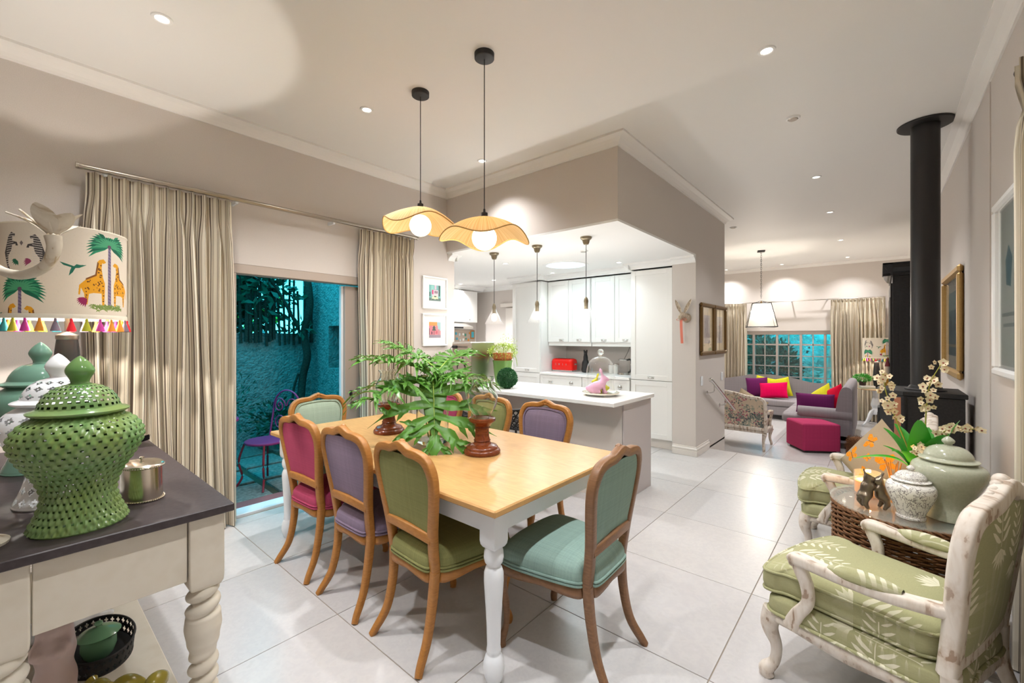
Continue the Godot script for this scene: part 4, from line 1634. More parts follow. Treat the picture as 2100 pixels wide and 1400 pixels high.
# ---- printed animal shade
func leafp(im: Image, p: Vector2, ang: float, l: float, w: float, c: Color) -> void:
	var d := Vector2(cos(ang), sin(ang))
	var s := Vector2(-d.y, d.x)
	fill(im, [p, p + d * l * 0.3 + s * w, p + d * l * 0.7 + s * w * 0.8 + Vector2(0, l * 0.05), p + d * l + Vector2(0, l * 0.22), p + d * l * 0.7 - s * w * 0.6 + Vector2(0, l * 0.05), p + d * l * 0.3 - s * w * 0.8], c)

func palm(im: Image, c: Vector2, r: float) -> void:
	var k := 26
	for i in k:
		var a := -PI + 0.25 + (PI * 1.0 + 0.9) * i / (k - 1) - 0.7
		leafp(im, c, a, r * (0.95 if absf(cos(a)) > 0.4 else 0.62), r * 0.10, C(20, 92, 70) if i % 2 else C(38, 128, 92))
	for i in 14:
		var a := -PI + PI * i / 13.0
		leafp(im, c + Vector2(0, 2), a, r * 0.8 * (0.55 + 0.45 * absf(cos(a))), r * 0.05, C(70, 150, 110))
	fill(im, circ(r * 0.09, 12).map(func(q): return q + c), C(90, 70, 90))

func giraffe(im: Image, o: Vector2, s: float, f: float) -> void:
	var body := [[0, 0], [6, -2], [10, 3], [6, 6], [4, 5], [3, 14], [5, 30], [8, 40], [8, 52], [7, 78], [4, 78], [3, 58], [-8, 58], [-14, 60], [-16, 78], [-19, 78], [-20, 60], [-24, 50], [-25, 62], [-27, 62], [-26, 46], [-18, 36], [-6, 28], [-3, 14], [-3, 4]]
	fill(im, body.map(func(q): return o + Vector2(q[0] * f, q[1]) * s), C(214, 152, 28))
	fill(im, [Vector2(-3, 4), Vector2(-1, 6), Vector2(-4, 28), Vector2(-18, 37), Vector2(-18, 34), Vector2(-6, 26)].map(func(q): return o + Vector2(q.x * f, q.y) * s), C(120, 74, 26))
	var r := RandomNumberGenerator.new()
	r.seed = 5
	for i in 46:
		var q := Vector2(r.randf_range(-2, 3), r.randf_range(8, 30)) if i < 14 else Vector2(r.randf_range(-20, 6), r.randf_range(36, 54))
		if i > 36:
			q = Vector2([5.5, -17.5][i % 2] + r.randf_range(-1, 1), r.randf_range(56, 74))
		var e := r.randf_range(0.7, 1.5)
		fill(im, circ(e * s, 6).map(func(v): return v + o + Vector2(q.x * f, q.y) * s), C(96, 58, 20))

func zebra(im: Image, o: Vector2, s: float, f: float) -> void:
	var body := [[0, 0], [7, 4], [6, 8], [2, 8], [2, 16], [10, 18], [12, 24], [8, 24], [8, 21], [2, 22], [0, 32], [-6, 42], [-6, 56], [-2, 66], [-8, 62], [-12, 46], [-14, 36], [-10, 22], [-6, 8]]
	fill(im, body.map(func(q): return o + Vector2(q[0] * f, q[1]) * s), C(70, 66, 66))
	for i in 15:
		var yy := 4.0 + i * 4.0
		fill(im, [Vector2(-12, yy), Vector2(5, yy - 2), Vector2(5, yy - 0.8), Vector2(-12, yy + 1.2)].map(func(q): return o + Vector2((q.x + (2 if yy < 20 else -2 if yy > 40 else 0)) * f * 0.8, q.y) * s), C(206, 200, 192))

func bird(im: Image, o: Vector2, s: float) -> void:
	fill(im, [Vector2(0, 0), Vector2(4, -5), Vector2(9, -4), Vector2(20, -5), Vector2(8, 3), Vector2(2, 4), Vector2(-2, 14), Vector2(-8, 22), Vector2(-6, 10), Vector2(-4, 3), Vector2(-16, -1), Vector2(-22, -8), Vector2(-8, -3)].map(func(q): return o + q * s), C(34, 104, 84))

func grass(im: Image, o: Vector2, w: float, c: Color) -> void:
	var r := RandomNumberGenerator.new()
	r.seed = 8
	for i in 150:
		var a := r.randf_range(-PI * 1.05, 0.05)
		leafp(im, o + Vector2(r.randf_range(-w, w), r.randf_range(-6, 12)), a + PI * 0.5 * signf(r.randf() - 0.5) * 0.4, r.randf_range(16, 30), 3.2, c.lerp(C(196, 200, 130), r.randf() * 0.4))

func motif(im: Image, cx: float, cy: float, s: float) -> void:
	fill(im, [Vector2(cx - 6 * s, cy), Vector2(cx + 6 * s, cy), Vector2(cx + 8 * s, cy + 300 * s), Vector2(cx - 8 * s, cy + 300 * s)], C(118, 108, 138))
	for i in 20:
		fill(im, [Vector2(cx - 6 * s, cy + i * 15 * s), Vector2(cx + 7 * s, cy + (i * 15 + 7) * s), Vector2(cx + 7 * s, cy + (i * 15 + 10) * s), Vector2(cx - 6 * s, cy + (i * 15 + 3) * s)], C(72, 64, 92))
	grass(im, Vector2(cx, cy + 300 * s), 62 * s, C(96, 122, 58))
	giraffe(im, Vector2(cx - 42 * s, cy + 78 * s), 2.7 * s, 1.0)
	giraffe(im, Vector2(cx + 42 * s, cy + 88 * s), 2.6 * s, -1.0)
	palm(im, Vector2(cx, cy + 10 * s), 96 * s)
	for i in 7:
		leafp(im, Vector2(cx - 88 * s, cy + 262 * s), PI * 0.55 + i * 0.24, 34 * s, 5 * s, C(140, 34, 84))
	bird(im, Vector2(cx - 128 * s, cy + 120 * s), 2.0 * s)

var shade_tex_: ImageTexture

func shade_tex() -> ImageTexture:
	if shade_tex_:
		return shade_tex_
	var im := Image.create(1536, 490, false, Image.FORMAT_RGB8)
	im.fill(C(216, 206, 190))
	var r := RandomNumberGenerator.new()
	r.seed = 2
	for i in 5000:
		var g := r.randf_range(-0.03, 0.03)
		var c := C(214, 204, 188)
		im.fill_rect(Rect2i(r.randi_range(0, 1535), r.randi_range(0, 489), 8 if i % 2 else 1, 1 if i % 2 else 8), Color(c.r + g, c.g + g, c.b + g))
	for k in 4:
		var u: float = [0.614, 0.383, 0.153, 0.844][k]
		if k % 2 == 0:
			motif(im, u * 1536, 70, 1.18)
		else:
			zebra(im, Vector2(u * 1536 - 42, 52), 2.9, 1.0)
			zebra(im, Vector2(u * 1536 + 64, 62), 2.9, -1.0)
			fill(im, [Vector2(u * 1536 + 8, 96), Vector2(u * 1536 + 16, 108), Vector2(u * 1536 + 8, 122), Vector2(u * 1536, 108)], C(110, 100, 100))
			for i in 5:
				leafp(im, Vector2(u * 1536 + 50, 200), PI * 0.8 + i * 0.3, 34, 5, C(140, 60, 96))
				leafp(im, Vector2(u * 1536 - 14, 196), PI * 0.4 + i * 0.5, 24, 6, C(30, 96, 70))
			motif(im, u * 1536, 330, 1.18)
	shade_tex_ = ImageTexture.create_from_image(im)
	return shade_tex_

func animal_lamp(label: String, p: Vector3, rad: float, hgt: float, up: float, face: float, big: bool) -> void:
	var o := thing("table_lamp", label, "table lamp", p, 0.0, "lamps with animal print shades")
	part(o, "base", lat(P2([0.0, 0.0, 0.085, 0.0, 0.088, 0.008, 0.075, 0.022, 0.05, 0.03, 0.042, 0.04, 0.050, 0.07, 0.060, 0.16, 0.062, 0.22, 0.056, 0.34, 0.046, up - 0.16, 0.040, up - 0.10, 0.0, up - 0.10]), 32), M.black)
	part(o, "collar", lat(P2([0.041, up - 0.10, 0.043, up - 0.095, 0.043, up - 0.078, 0.03, up - 0.072, 0.010, up - 0.06, 0.010, up + 0.06, 0.0, up + 0.06]), 28), M.nickel)
	if not M.has("animalshade"):
		var sm := mat("animalshade", Color.WHITE, 0.9)
		sm.albedo_texture = shade_tex()
		sm.backlight_enabled = true
		sm.backlight = C(34, 30, 24)
		var w := mat("tape", C(238, 230, 212), 0.9)
		var gl := mat("bulbglow", C(255, 246, 228), 0.4)
		gl.emission_enabled = true
		gl.emission = C(255, 238, 206)
		gl.emission_energy_multiplier = 3.0
		var cols := [C(214, 30, 44), C(30, 116, 122), C(160, 160, 36), C(184, 58, 140), C(214, 138, 44), C(112, 100, 112)]
		for i in 6:
			mat("tassel%d" % i, cols[i], 0.9)
	var seg := 64
	var rows := []
	var uvs := []
	for j in 5:
		var row := PackedVector3Array()
		var uv := []
		for i in seg + 1:
			var a := TAU * i / seg - PI + face
			row.append(V(cos(a) * rad, up + hgt * j / 4.0, sin(a) * rad))
			uv.append(Vector2(0.5 - (a - face) / TAU, 1.0 - j / 4.0))
		rows.append(row)
		uvs.append(uv)
	var b := MB.new()
	b.patch(rows, false, false, uvs, true)
	var sh := part(o, "lamp_shade", b, M.animalshade)
	for q in [[0.0, 0.022], [hgt - 0.004, 0.006]]:
		b = MB.new()
		b.lathe([Vector2(rad + 0.0015, up + q[0]), Vector2(rad + 0.0025, up + q[0] + q[1] * 0.5), Vector2(rad + 0.0015, up + q[0] + q[1])], seg)
		part(sh, "tape", b, M.tape)
	b = MB.new()
	for a in [0.0, TAU / 3, TAU * 2 / 3]:
		b.sweep([V(0.009, up + 0.05, 0), V(cos(a) * (rad - 0.002), up + 0.03, sin(a) * (rad - 0.002))], circ(0.002, 5))
	part(sh, "spider", b, M.nickel)
	var n := 27
	var tm := lat(P2([0.0, 0.0, 0.0035, -0.001, 0.0045, -0.006, 0.004, -0.012, 0.006, -0.016, 0.011, -0.034, 0.014, -0.046, 0.012, -0.047, 0.0, -0.046]), 9)
	for i in n:
		var a := TAU * i / n
		var s := rad / 0.226 * 1.3
		part(sh, "tassel", tm, M["tassel%d" % ((i * 5 + i / 6) % 6)], Transform3D(Basis().scaled(V(s, s, s)), V(cos(a) * rad, up + 0.001, sin(a) * rad)))
	b = MB.new()
	b.ball(V(0, up + 0.12, 0), V(0.032, 0.042, 0.032), 20, 12)
	part(o, "bulb", b, M.bulbglow)
	omni(o, V(0, up + 0.12, 0), C(255, 246, 236), 0.95 if big else 0.5, 0.014)

# white metal candelabrum whose stem stands just outside the frame; one leafy arm reaches in
func candelabrum(y: float) -> void:
	var o := thing("candelabrum", "distressed white candelabrum with curled arm and leaf cup before the lampshade", "candelabrum", V(-1.93, y, 0.07))
	var m := mat("chalkwhite", C(226, 220, 208), 0.7)
	tri(m, patch_tex(C(228, 222, 210), C(178, 150, 112), C(246, 242, 234), 41, 0.36), 3.0)
	part(o, "stem", lat(P2([0.0, 0.0, 0.07, 0.0, 0.072, 0.008, 0.05, 0.02, 0.02, 0.04, 0.014, 0.08, 0.022, 0.12, 0.013, 0.16, 0.011, 0.60, 0.02, 0.64, 0.012, 0.68, 0.011, 0.86, 0.0, 0.86]), 24), m)
	for s in [0, 1]:
		var arm := spl([V(0.0, 0.84, 0.0), V(0.035, 0.80, -0.03), V(0.075, 0.772, -0.062), V(0.125, 0.765, -0.098), V(0.168, 0.79, -0.135), V(0.183, 0.835, -0.150), V(0.180, 0.872, -0.148)], 6)
		var b := MB.new()
		var sc := spl([1.1, 1.0, 1.0, 1.05, 1.1, 1.25, 1.5], 6)
		b.sweep(arm, circ(0.0125, 12), sc, V(0.6, 0, 0.75))
		var xf := Transform3D(Basis(Vector3.UP, PI * s), V(0, 0, 0))
		part(o, "arm", b, m, xf)
		var c := V(0.180, 0.876, -0.148)
		for k in 7:
			var a := TAU * k / 7 + 0.4
			var l: float = [0.085, 0.06, 0.075, 0.09, 0.06, 0.08, 0.07][k]
			var lean: float = [0.9, 0.5, 1.2, 0.7, 1.1, 0.6, 0.8][k]
			var rows := []
			for i in 9:
				var q := i / 8.0
				var w := 0.026 * pow(sin(PI * pow(q * 0.97 + 0.02, 0.75)), 0.8)
				var d := V(cos(a), 0, sin(a))
				var sd := V(-sin(a), 0, cos(a))
				var pt := c + d * (0.012 + l * lean * q) + V(0, l * (q - 0.25 * q * q * lean), 0)
				rows.append(PackedVector3Array([pt - sd * w + V(0, w * 0.35, 0), pt, pt + sd * w + V(0, w * 0.35, 0)]))
			var lb := MB.new()
			lb.patch(rows, false, false, [], true)
			part(o, "cup_leaf", lb, m, xf)
		for k in 3:
			var a := 1.9 + k * 0.5
			part(o, "tendril", tube(spl([c, c + V(cos(a) * 0.04, 0.03, sin(a) * 0.04), c + V(cos(a) * 0.09, 0.05 + 0.02 * k, sin(a) * 0.09)], 5), 0.0028, 6), m, xf)

# things on the server table's lower shelf
func shelf_things() -> void:
	var y := 0.199
	var pk := mat("blushclay", C(206, 184, 178), 0.45)
	# torso shaped vase
	var b := blob([[V(0, 0.02, 0), V(0, 0.10, 0), 0.075, 0.070], [V(0, 0.10, 0), V(0, 0.22, 0), 0.066, 0.058], [V(0, 0.24, 0), V(0, 0.33, 0.0), 0.070, 0.062], [V(0, 0.36, 0), V(0, 0.40, 0), 0.035, 0.028], [V(0.055, 0.27, 0.035), V(0.074, 0.262, 0.036), 0.034, 0.026], [V(0.055, 0.27, -0.035), V(0.074, 0.262, -0.036), 0.034, 0.026]], 0.009, 0.03)
	solo("torso_vase", "blush ceramic torso-shaped vase on the lower shelf", "vase", b, pk, V(-2.14, y, -0.10), -0.35).scale = V(0.74, 0.74, 0.74)
	# reclining porcelain foot of a figurine
	b = blob([[V(-0.12, 0.035, 0), V(-0.02, 0.03, 0.01), 0.032, 0.024], [V(-0.02, 0.03, 0.01), V(0.06, 0.024, 0.0), 0.024, 0.018], [V(0.06, 0.024, 0), V(0.10, 0.020, 0.0), 0.020, 0.014], [V(-0.12, 0.04, 0), V(-0.20, 0.06, 0.0), 0.036, 0.05], [V(-0.20, 0.06, 0.0), V(-0.22, 0.14, 0.0), 0.05, 0.036], [V(-0.22, 0.14, 0), V(-0.225, 0.20, 0.0), 0.025, 0.032]], 0.008, 0.02)
	solo("reclining_figurine", "white porcelain reclining figurine with outstretched legs on the lower shelf", "figurine", b, M.glaze_white, V(-2.60, y, -0.19), PI / 2)
	# pierced black oval tray
	var tr := thing("pierced_tray", "black pierced metal oval tray holding the green sugar bowl", "tray", V(-2.33, y, -0.225), 0.0)
	part(tr, "tray_base", lat(P2([0.0, 0.004, 0.13, 0.004, 0.133, 0.0, 0.0, 0.0]), 40, 1.25, 0.78), M.black)
	var wl := pierced([Vector2(0.131, 0.002), Vector2(0.136, 0.03), Vector2(0.138, 0.062)], 34, 2, ["#####", "##.##", "#...#", "##.##", "#####"])
	for i in wl.v.size():
		wl.v[i] = V(wl.v[i].x * 1.25, wl.v[i].y, wl.v[i].z * 0.78)
	part(tr, "gallery", wl, M.black)
	var bm := MB.new()
	var rim := []
	for k in 48:
		rim.append(V(cos(TAU * k / 48) * 0.138 * 1.25, 0.063, sin(TAU * k / 48) * 0.138 * 0.78))
	bm.sweep(rim, circ(0.004, 6), [], Vector3.UP, true)
	part(tr, "rim", bm, M.iron)
	var sb := thing("sugar_bowl", "mint green lidded sugar bowl standing in the black tray", "bowl", V(-2.31, y + 0.0045, -0.225))
	var gm := mat("glaze_mint", C(112, 158, 120), 0.15)
	part(sb, "body", lat(P2([0.0, 0.0, 0.038, 0.0, 0.046, 0.012, 0.054, 0.04, 0.052, 0.068, 0.050, 0.082, 0.0, 0.082]), 32), gm)
	var ld := part(sb, "lid", lat(P2([0.064, 0.083, 0.066, 0.087, 0.050, 0.100, 0.025, 0.110, 0.010, 0.113]), 32), gm)
	part(ld, "knob", lat(P2([0.009, 0.112, 0.008, 0.116, 0.013, 0.122, 0.012, 0.130, 0.0, 0.135]), 16), gm)
	# ceramic acorn shaped bulbs
	var ac := mat("glaze_acorn", C(146, 132, 54), 0.15)
	var i := 0
	for q in [[V(-2.03, y, -0.20), 0.3, "olive glazed ceramic bulb lying on the shelf, nearest the torso vase"], [V(-1.99, y, -0.265), 1.2, "olive glazed ceramic bulb lying on the shelf beside the tray"], [V(-1.93, y, -0.335), 2.4, "olive glazed ceramic bulb at the shelf edge by the leg"]]:
		var o := thing("ceramic_bulb", q[2], "ornament", q[0], q[1], "olive glazed ceramic bulbs")
		part(o, "body", lat(spl(P2([0.0, -0.052, 0.012, -0.048, 0.028, -0.02, 0.032, 0.008, 0.022, 0.032, 0.010, 0.042]), 3), 24), ac, Transform3D(Basis(V(0, 0, 1), 1.35), V(0, 0.033, 0)))
		part(o, "cup", lat(P2([0.012, 0.036, 0.016, 0.048, 0.020, 0.058, 0.016, 0.056, 0.008, 0.044]), 18), ac, Transform3D(Basis(V(0, 0, 1), 1.35), V(0, 0.033, 0)))

# ------------------------------------------------------------------ armchairs, basket table, stove (right side)
func leafy_fabric() -> StandardMaterial3D:
	var im := Image.create(640, 640, false, Image.FORMAT_RGB8)
	im.fill(C(166, 165, 126))
	var r := RandomNumberGenerator.new()
	r.seed = 12
	for i in 9000:
		var g := r.randf_range(-0.05, 0.05)
		var c := C(166, 165, 126)
		im.fill_rect(Rect2i(r.randi_range(0, 639), r.randi_range(0, 639), r.randi_range(4, 14), 1), Color(c.r + g, c.g + g, c.b + g * 0.8))
	var cr := C(230, 226, 204)
	for o in [Vector2(100, 330), Vector2(320, 600), Vector2(320, -40), Vector2(100, 970), Vector2(540, 430), Vector2(540, 1070), Vector2(540, -210), Vector2(100, -310)]:
		for k in 6:
			for s in [-1.0, 1.0]:
				var b: Vector2 = o + Vector2(s * 8, -k * 40)
				var l := 86.0 - k * 9
				var p := [b]
				for q in [[0.25, 0.02], [0.55, -0.12], [0.85, -0.42], [1.0, -0.62], [0.72, -0.55], [0.42, -0.36], [0.15, -0.16]]:
					p.append(b + Vector2(s * q[0] * l, q[1] * l))
				fill(im, p, cr)
		fill(im, [o + Vector2(-2, 20), o + Vector2(2, 20), o + Vector2(2, -210), o + Vector2(-2, -210)], cr)
		# fan at the foot of each sprig
		for k in 7:
			var a := -1.05 + k * 0.35
			var d := Vector2(sin(a), cos(a))
			var n := Vector2(d.y, -d.x)
			var b: Vector2 = o + Vector2(0, 30)
			fill(im, [b + n * 2, b + d * 50 + n * 10, b + d * 88, b + d * 50 - n * 10, b - n * 2], cr.lerp(C(180, 180, 140), 0.25 * (k % 2)))
	var m := mat("leafy", Color.WHITE, 0.9, 0, 0.2)
	m.albedo_texture = ImageTexture.create_from_image(im)
	m.uv1_triplanar = true
	m.uv1_scale = Vector3(1.9, 1.9, 1.9)
	m.rim_enabled = true
	m.rim = 0.15
	return m

func arm_back_z(y: float) -> float:
	return -0.27 - maxf(0, y - 0.36) * 0.11

func make_armchair(label: String, p: Vector3, turn: float) -> Node3D:
	var o := thing("armchair", label, "armchair", p, turn, "green leaf-patterned armchairs beside the basket table")
	var w: Material = M.distressed
	var f: Material = M.leafy
	for s in [-1.0, 1.0]:
		var b := MB.new()
		b.sweep(spl([V(0.288 * s, 0.0, 0.285), V(0.290 * s, 0.03, 0.292), V(0.272 * s, 0.07, 0.268), V(0.270 * s, 0.14, 0.262), V(0.288 * s, 0.22, 0.280), V(0.280 * s, 0.29, 0.268)], 5), circ(0.026, 12), spl([0.95, 1.1, 0.8, 0.85, 1.25, 1.5], 5), V(0, 0, 1))
		b.ball(V(0.290 * s, 0.022, 0.312), V(0.014, 0.017, 0.012), 10, 7)
		part(o, "leg", b, w)
		b = MB.new()
		b.sweep(spl([V(0.262 * s, 0.0, -0.385), V(0.258 * s, 0.05, -0.36), V(0.246 * s, 0.14, -0.305), V(0.243 * s, 0.24, -0.272), V(0.247 * s, 0.37, -0.268)], 5), rrect(0.046, 0.044, 0.012, 2), spl([0.7, 0.75, 0.9, 1.0, 1.1], 5), V(0, 0, 1))
		part(o, "leg", b, w)
		# arm: support rises from the seat rail, scrolls forward, runs back to the post
		b = MB.new()
		b.sweep(spl([V(0.292 * s, 0.27, 0.19), V(0.296 * s, 0.33, 0.165), V(0.300 * s, 0.40, 0.125), V(0.308 * s, 0.47, 0.125), V(0.312 * s, 0.525, 0.145), V(0.312 * s, 0.548, 0.150)], 5), rrect(0.036, 0.044, 0.012, 3), spl([1.35, 1.1, 0.95, 1.0, 1.1, 1.1], 5), V(0, 0, 1))
		part(o, "arm_support", b, w)
		b = MB.new()
		b.sweep(spl([V(0.312 * s, 0.545, 0.178), V(0.313 * s, 0.560, 0.165), V(0.312 * s, 0.562, 0.12), V(0.306 * s, 0.555, 0.02), V(0.292 * s, 0.553, -0.10), V(0.274 * s, 0.560, -0.20), V(0.258 * s, 0.575, -0.30)], 5), rrect(0.052, 0.042, 0.014, 3), spl([0.7, 1.1, 1.1, 1.0, 1.0, 1.0, 1.05], 5), V(0, 1, 0))
		b.ball(V(0.313 * s, 0.546, 0.172), V(0.024, 0.020, 0.017), 14, 9)
		var arm := part(o, "arm", b, w)
		b = MB.new()
		var rows := []
		for i in 11:
			var q := i / 10.0
			var c := V(lerpf(0.308, 0.280, q) * s, 0.570 + 0.004 * q, lerpf(0.05, -0.16, q))
			var k := pow(sin(PI * clampf(q, 0.03, 0.97)), 0.35)
			var row := PackedVector3Array()
			for e in circ(1.0, 14):
				row.append(c + V(e.x * 0.034 * k, maxf(e.y, -0.25) * 0.034 * k, 0))
			rows.append(row)
		b.patch(rows, true)
		part(arm, "arm_pad", b, f)
	# seat frame
	var plan := spl(P2([-0.245, -0.268, 0, -0.275, 0.245, -0.268, 0.282, -0.05, 0.298, 0.16, 0.300, 0.27, 0.20, 0.298, 0, 0.318, -0.20, 0.298, -0.300, 0.27, -0.298, 0.16, -0.282, -0.05]), 5, true)
	var ring := func(sc: float, y: float) -> PackedVector3Array:
		var row := PackedVector3Array()
		for q in plan:
			row.append(V(q.x * sc, y, q.y * sc))
		return row
	var m := MB.new()
	var low := PackedVector3Array()
	for q in plan:
		low.append(V(q.x, 0.235 + 0.022 * pow(absf(sin(2.0 * atan2(q.y, q.x))), 2.0), q.y))
	var lowin := PackedVector3Array()
	for q in low:
		lowin.append(V(q.x * 0.93, q.y, q.z * 0.93))
	m.patch([lowin, low, ring.call(1.012, 0.265), ring.call(1.0, 0.288), ring.call(0.95, 0.296)], true)
	part(o, "seat_frame", m, w)
	m = MB.new()
	m.patch([ring.call(0.985, 0.288), ring.call(1.005, 0.31), ring.call(0.995, 0.345), ring.call(0.96, 0.36), ring.call(0.5, 0.366), ring.call(0.0, 0.368)], true)
	var deck := part(o, "seat_deck", m, f)
	m = MB.new()
	var pp := []
	for q in plan:
		pp.append(V(q.x * 1.008, 0.295, q.y * 1.008))
	m.sweep(pp, circ(0.0075, 6), [], Vector3.UP, true)
	part(deck, "piping", m, f)
	# loose cushion, cut round the arm supports
	var cp := spl(P2([-0.215, -0.225, 0, -0.230, 0.215, -0.225, 0.250, -0.05, 0.262, 0.10, 0.272, 0.22, 0.296, 0.26, 0.285, 0.305, 0.15, 0.330, 0, 0.338, -0.15, 0.330, -0.285, 0.305, -0.296, 0.26, -0.272, 0.22, -0.262, 0.10, -0.250, -0.05]), 4, true)
	var rws := []
	for q in [[0.93, 0.362], [0.99, 0.372], [1.01, 0.40], [1.01, 0.43], [0.99, 0.455], [0.94, 0.468], [0.8, 0.485], [0.6, 0.496], [0.35, 0.503], [0.0, 0.506]]:
		var row := PackedVector3Array()
		for e in cp:
			row.append(V(e.x * q[0], q[1], e.y * q[0]))
		rws.append(row)
	m = MB.new()
	m.patch(rws, true)
	var cu := part(o, "cushion", m, f)
	m = MB.new()
	for y in [0.376, 0.452]:
		pp = []
		for e in cp:
			pp.append(V(e.x * 1.0, y, e.y * 1.0))
		m.sweep(pp, circ(0.006, 6), [], Vector3.UP, true)
	part(cu, "piping", m, f)
	# back
	var half := [Vector2(0.247, 0.36), Vector2(0.252, 0.46), Vector2(0.266, 0.58), Vector2(0.284, 0.70), Vector2(0.285, 0.80), Vector2(0.258, 0.87), Vector2(0.20, 0.895), Vector2(0.10, 0.91), Vector2(0.0, 0.945)]
	var full := half.duplicate()
	for i in range(half.size() - 2, -1, -1):
		full.append(Vector2(-half[i].x, half[i].y))
	var fp := []
	for q in spl(full, 5):
		fp.append(V(q.x, q.y, arm_back_z(q.y) + 0.16 * q.x * q.x))
	m = MB.new()
	m.sweep(fp, [Vector2(-0.022, -0.026), Vector2(0.020, -0.026), Vector2(0.026, -0.014), Vector2(0.026, 0.014), Vector2(0.014, 0.026), Vector2(0.004, 0.018), Vector2(-0.008, 0.026), Vector2(-0.026, 0.016), Vector2(-0.026, -0.016)], [], V(0, 0, 1))
	var fr := part(o, "back_frame", m, w)
	m = MB.new()
	for q in [[0.0, 0.962, 0.022], [0.035, 0.953, 0.017], [-0.035, 0.953, 0.017], [0.068, 0.94, 0.014], [-0.068, 0.94, 0.014], [0.1, 0.932, 0.011], [-0.1, 0.932, 0.011], [0.0, 0.935, 0.016]]:
		m.ball(V(q[0], q[1], arm_back_z(q[1]) + 0.012), V(q[2] * 1.15, q[2], q[2] * 1.1), 10, 7)
	part(fr, "crest_carving", m, w)
	m = MB.new()
	var rp := []
	for i in 9:
		var x := lerpf(-0.235, 0.235, i / 8.0)
		rp.append(V(x, 0.40, arm_back_z(0.40) + 0.16 * x * x))
	m.sweep(rp, rrect(0.04, 0.05, 0.008, 2))
	part(o, "back_rail", m, w)
	var inner := spl(P2([0.222, 0.42, 0.24, 0.58, 0.256, 0.70, 0.256, 0.79, 0.23, 0.845, 0.18, 0.868, 0.09, 0.882, 0.0, 0.90, -0.09, 0.882, -0.18, 0.868, -0.23, 0.845, -0.256, 0.79, -0.256, 0.70, -0.24, 0.58, -0.222, 0.42, 0.0, 0.415]), 4, true)
	var ctr := Vector2(0, 0.65)
	for side in [0, 1]:
		rws = []
		for s in [1.0, 0.97, 0.92, 0.8, 0.6, 0.3, 0.0]:
			var row := PackedVector3Array()
			for q in inner:
				var e: Vector2 = ctr + (q - ctr) * s
				var bulge: float = 0.006 + 0.050 * (1.0 - pow(s, 4)) if side == 0 else -0.018 - 0.012 * (1.0 - pow(s, 3))
				row.append(V(e.x, e.y, arm_back_z(e.y) + 0.16 * e.x * e.x + bulge))
			rws.append(row)
		m = MB.new()
		m.patch(rws, true)
		part(o, "backrest" if side == 0 else "back_cover", m, f)
	return o

func armchair_corner() -> void:
	leafy_fabric()
	make_armchair("green leaf-patterned armchair with whitewashed frame, nearest in the right corner", V(0.007, 0, -2.275), -1.92)
	make_armchair("green leaf-patterned armchair with butterfly cushion, beyond the basket table", V(-0.09, 0, -3.66), -PI / 2)
	basket_table()
	stove()
	right_wall_things()
	# butterfly cushion on the far chair
	var cm := mat("flax", Color.WHITE, 0.9, 0, 0.2)
	cm.albedo_texture = butterfly_tex()
	var pl := pillow(0.40, 0.40, 0.16)
	solo("butterfly_cushion", "beige cushion printed with orange butterflies on the far armchair", "cushion", pl, cm, V(0, 0, 0)).transform = Transform3D(Basis(Vector3.UP, -PI / 2 + 0.8) * Basis(Vector3.RIGHT, -0.32) * Basis(V(0, 0, 1), 1.02), V(0.0, 0.645, -3.63))
	# shaggy fur pouffe beyond it, on the living room floor
	var fur := mat("fur", C(142, 98, 60), 1.0)
	tri(fur, noise_tex(0.08, [C(130, 110, 90), Color.WHITE], 256, 51), 6.0)
	var o := thing("fur_pouffe", "small shaggy brown fur pouffe on the living room floor beyond the butterfly cushion", "pouffe", V(-0.23, LIV, -8.22))
	var b := MB.new()
	b.lathe(spl(P2([0.0, 0.0, 0.10, 0.005, 0.142, 0.06, 0.150, 0.14, 0.138, 0.24, 0.10, 0.30, 0.0, 0.32]), 3), 28)
	part(o, "core", b, fur)
	var h := MB.new()
	var r := RandomNumberGenerator.new()
	r.seed = 77
	for i in 2600:
		var a := r.randf() * TAU
		var q := r.randf_range(0.02, 0.98)
		var y := 0.32 * q
		var rr := 0.148 * pow(sin(PI * clampf(0.12 + q * 0.74, 0, 1)), 0.35) - 0.004
		var nn := V(cos(a), (q - 0.4) * 1.3, sin(a)).normalized()
		var p0 := V(cos(a) * rr, y, sin(a) * rr)
		var cv := V(r.randf_range(-1, 1), r.randf_range(-1.2, 0.4), r.randf_range(-1, 1)) * 0.014
		var sd := nn.cross(V(r.randf_range(-1, 1), 1, r.randf_range(-1, 1))).normalized() * 0.0022
		var p1 := p0 + nn * 0.016 + cv * 0.5
		var p2 := p0 + nn * 0.022 + cv * 1.5
		h.quad([p0 - sd, p0 + sd, p1 + sd, p1 - sd], nn)
		h.tri3(p1 - sd, p1 + sd, p2, nn)
	var hp := part(o, "fur", h, fur)
	hp.set_meta("kind", "stuff")

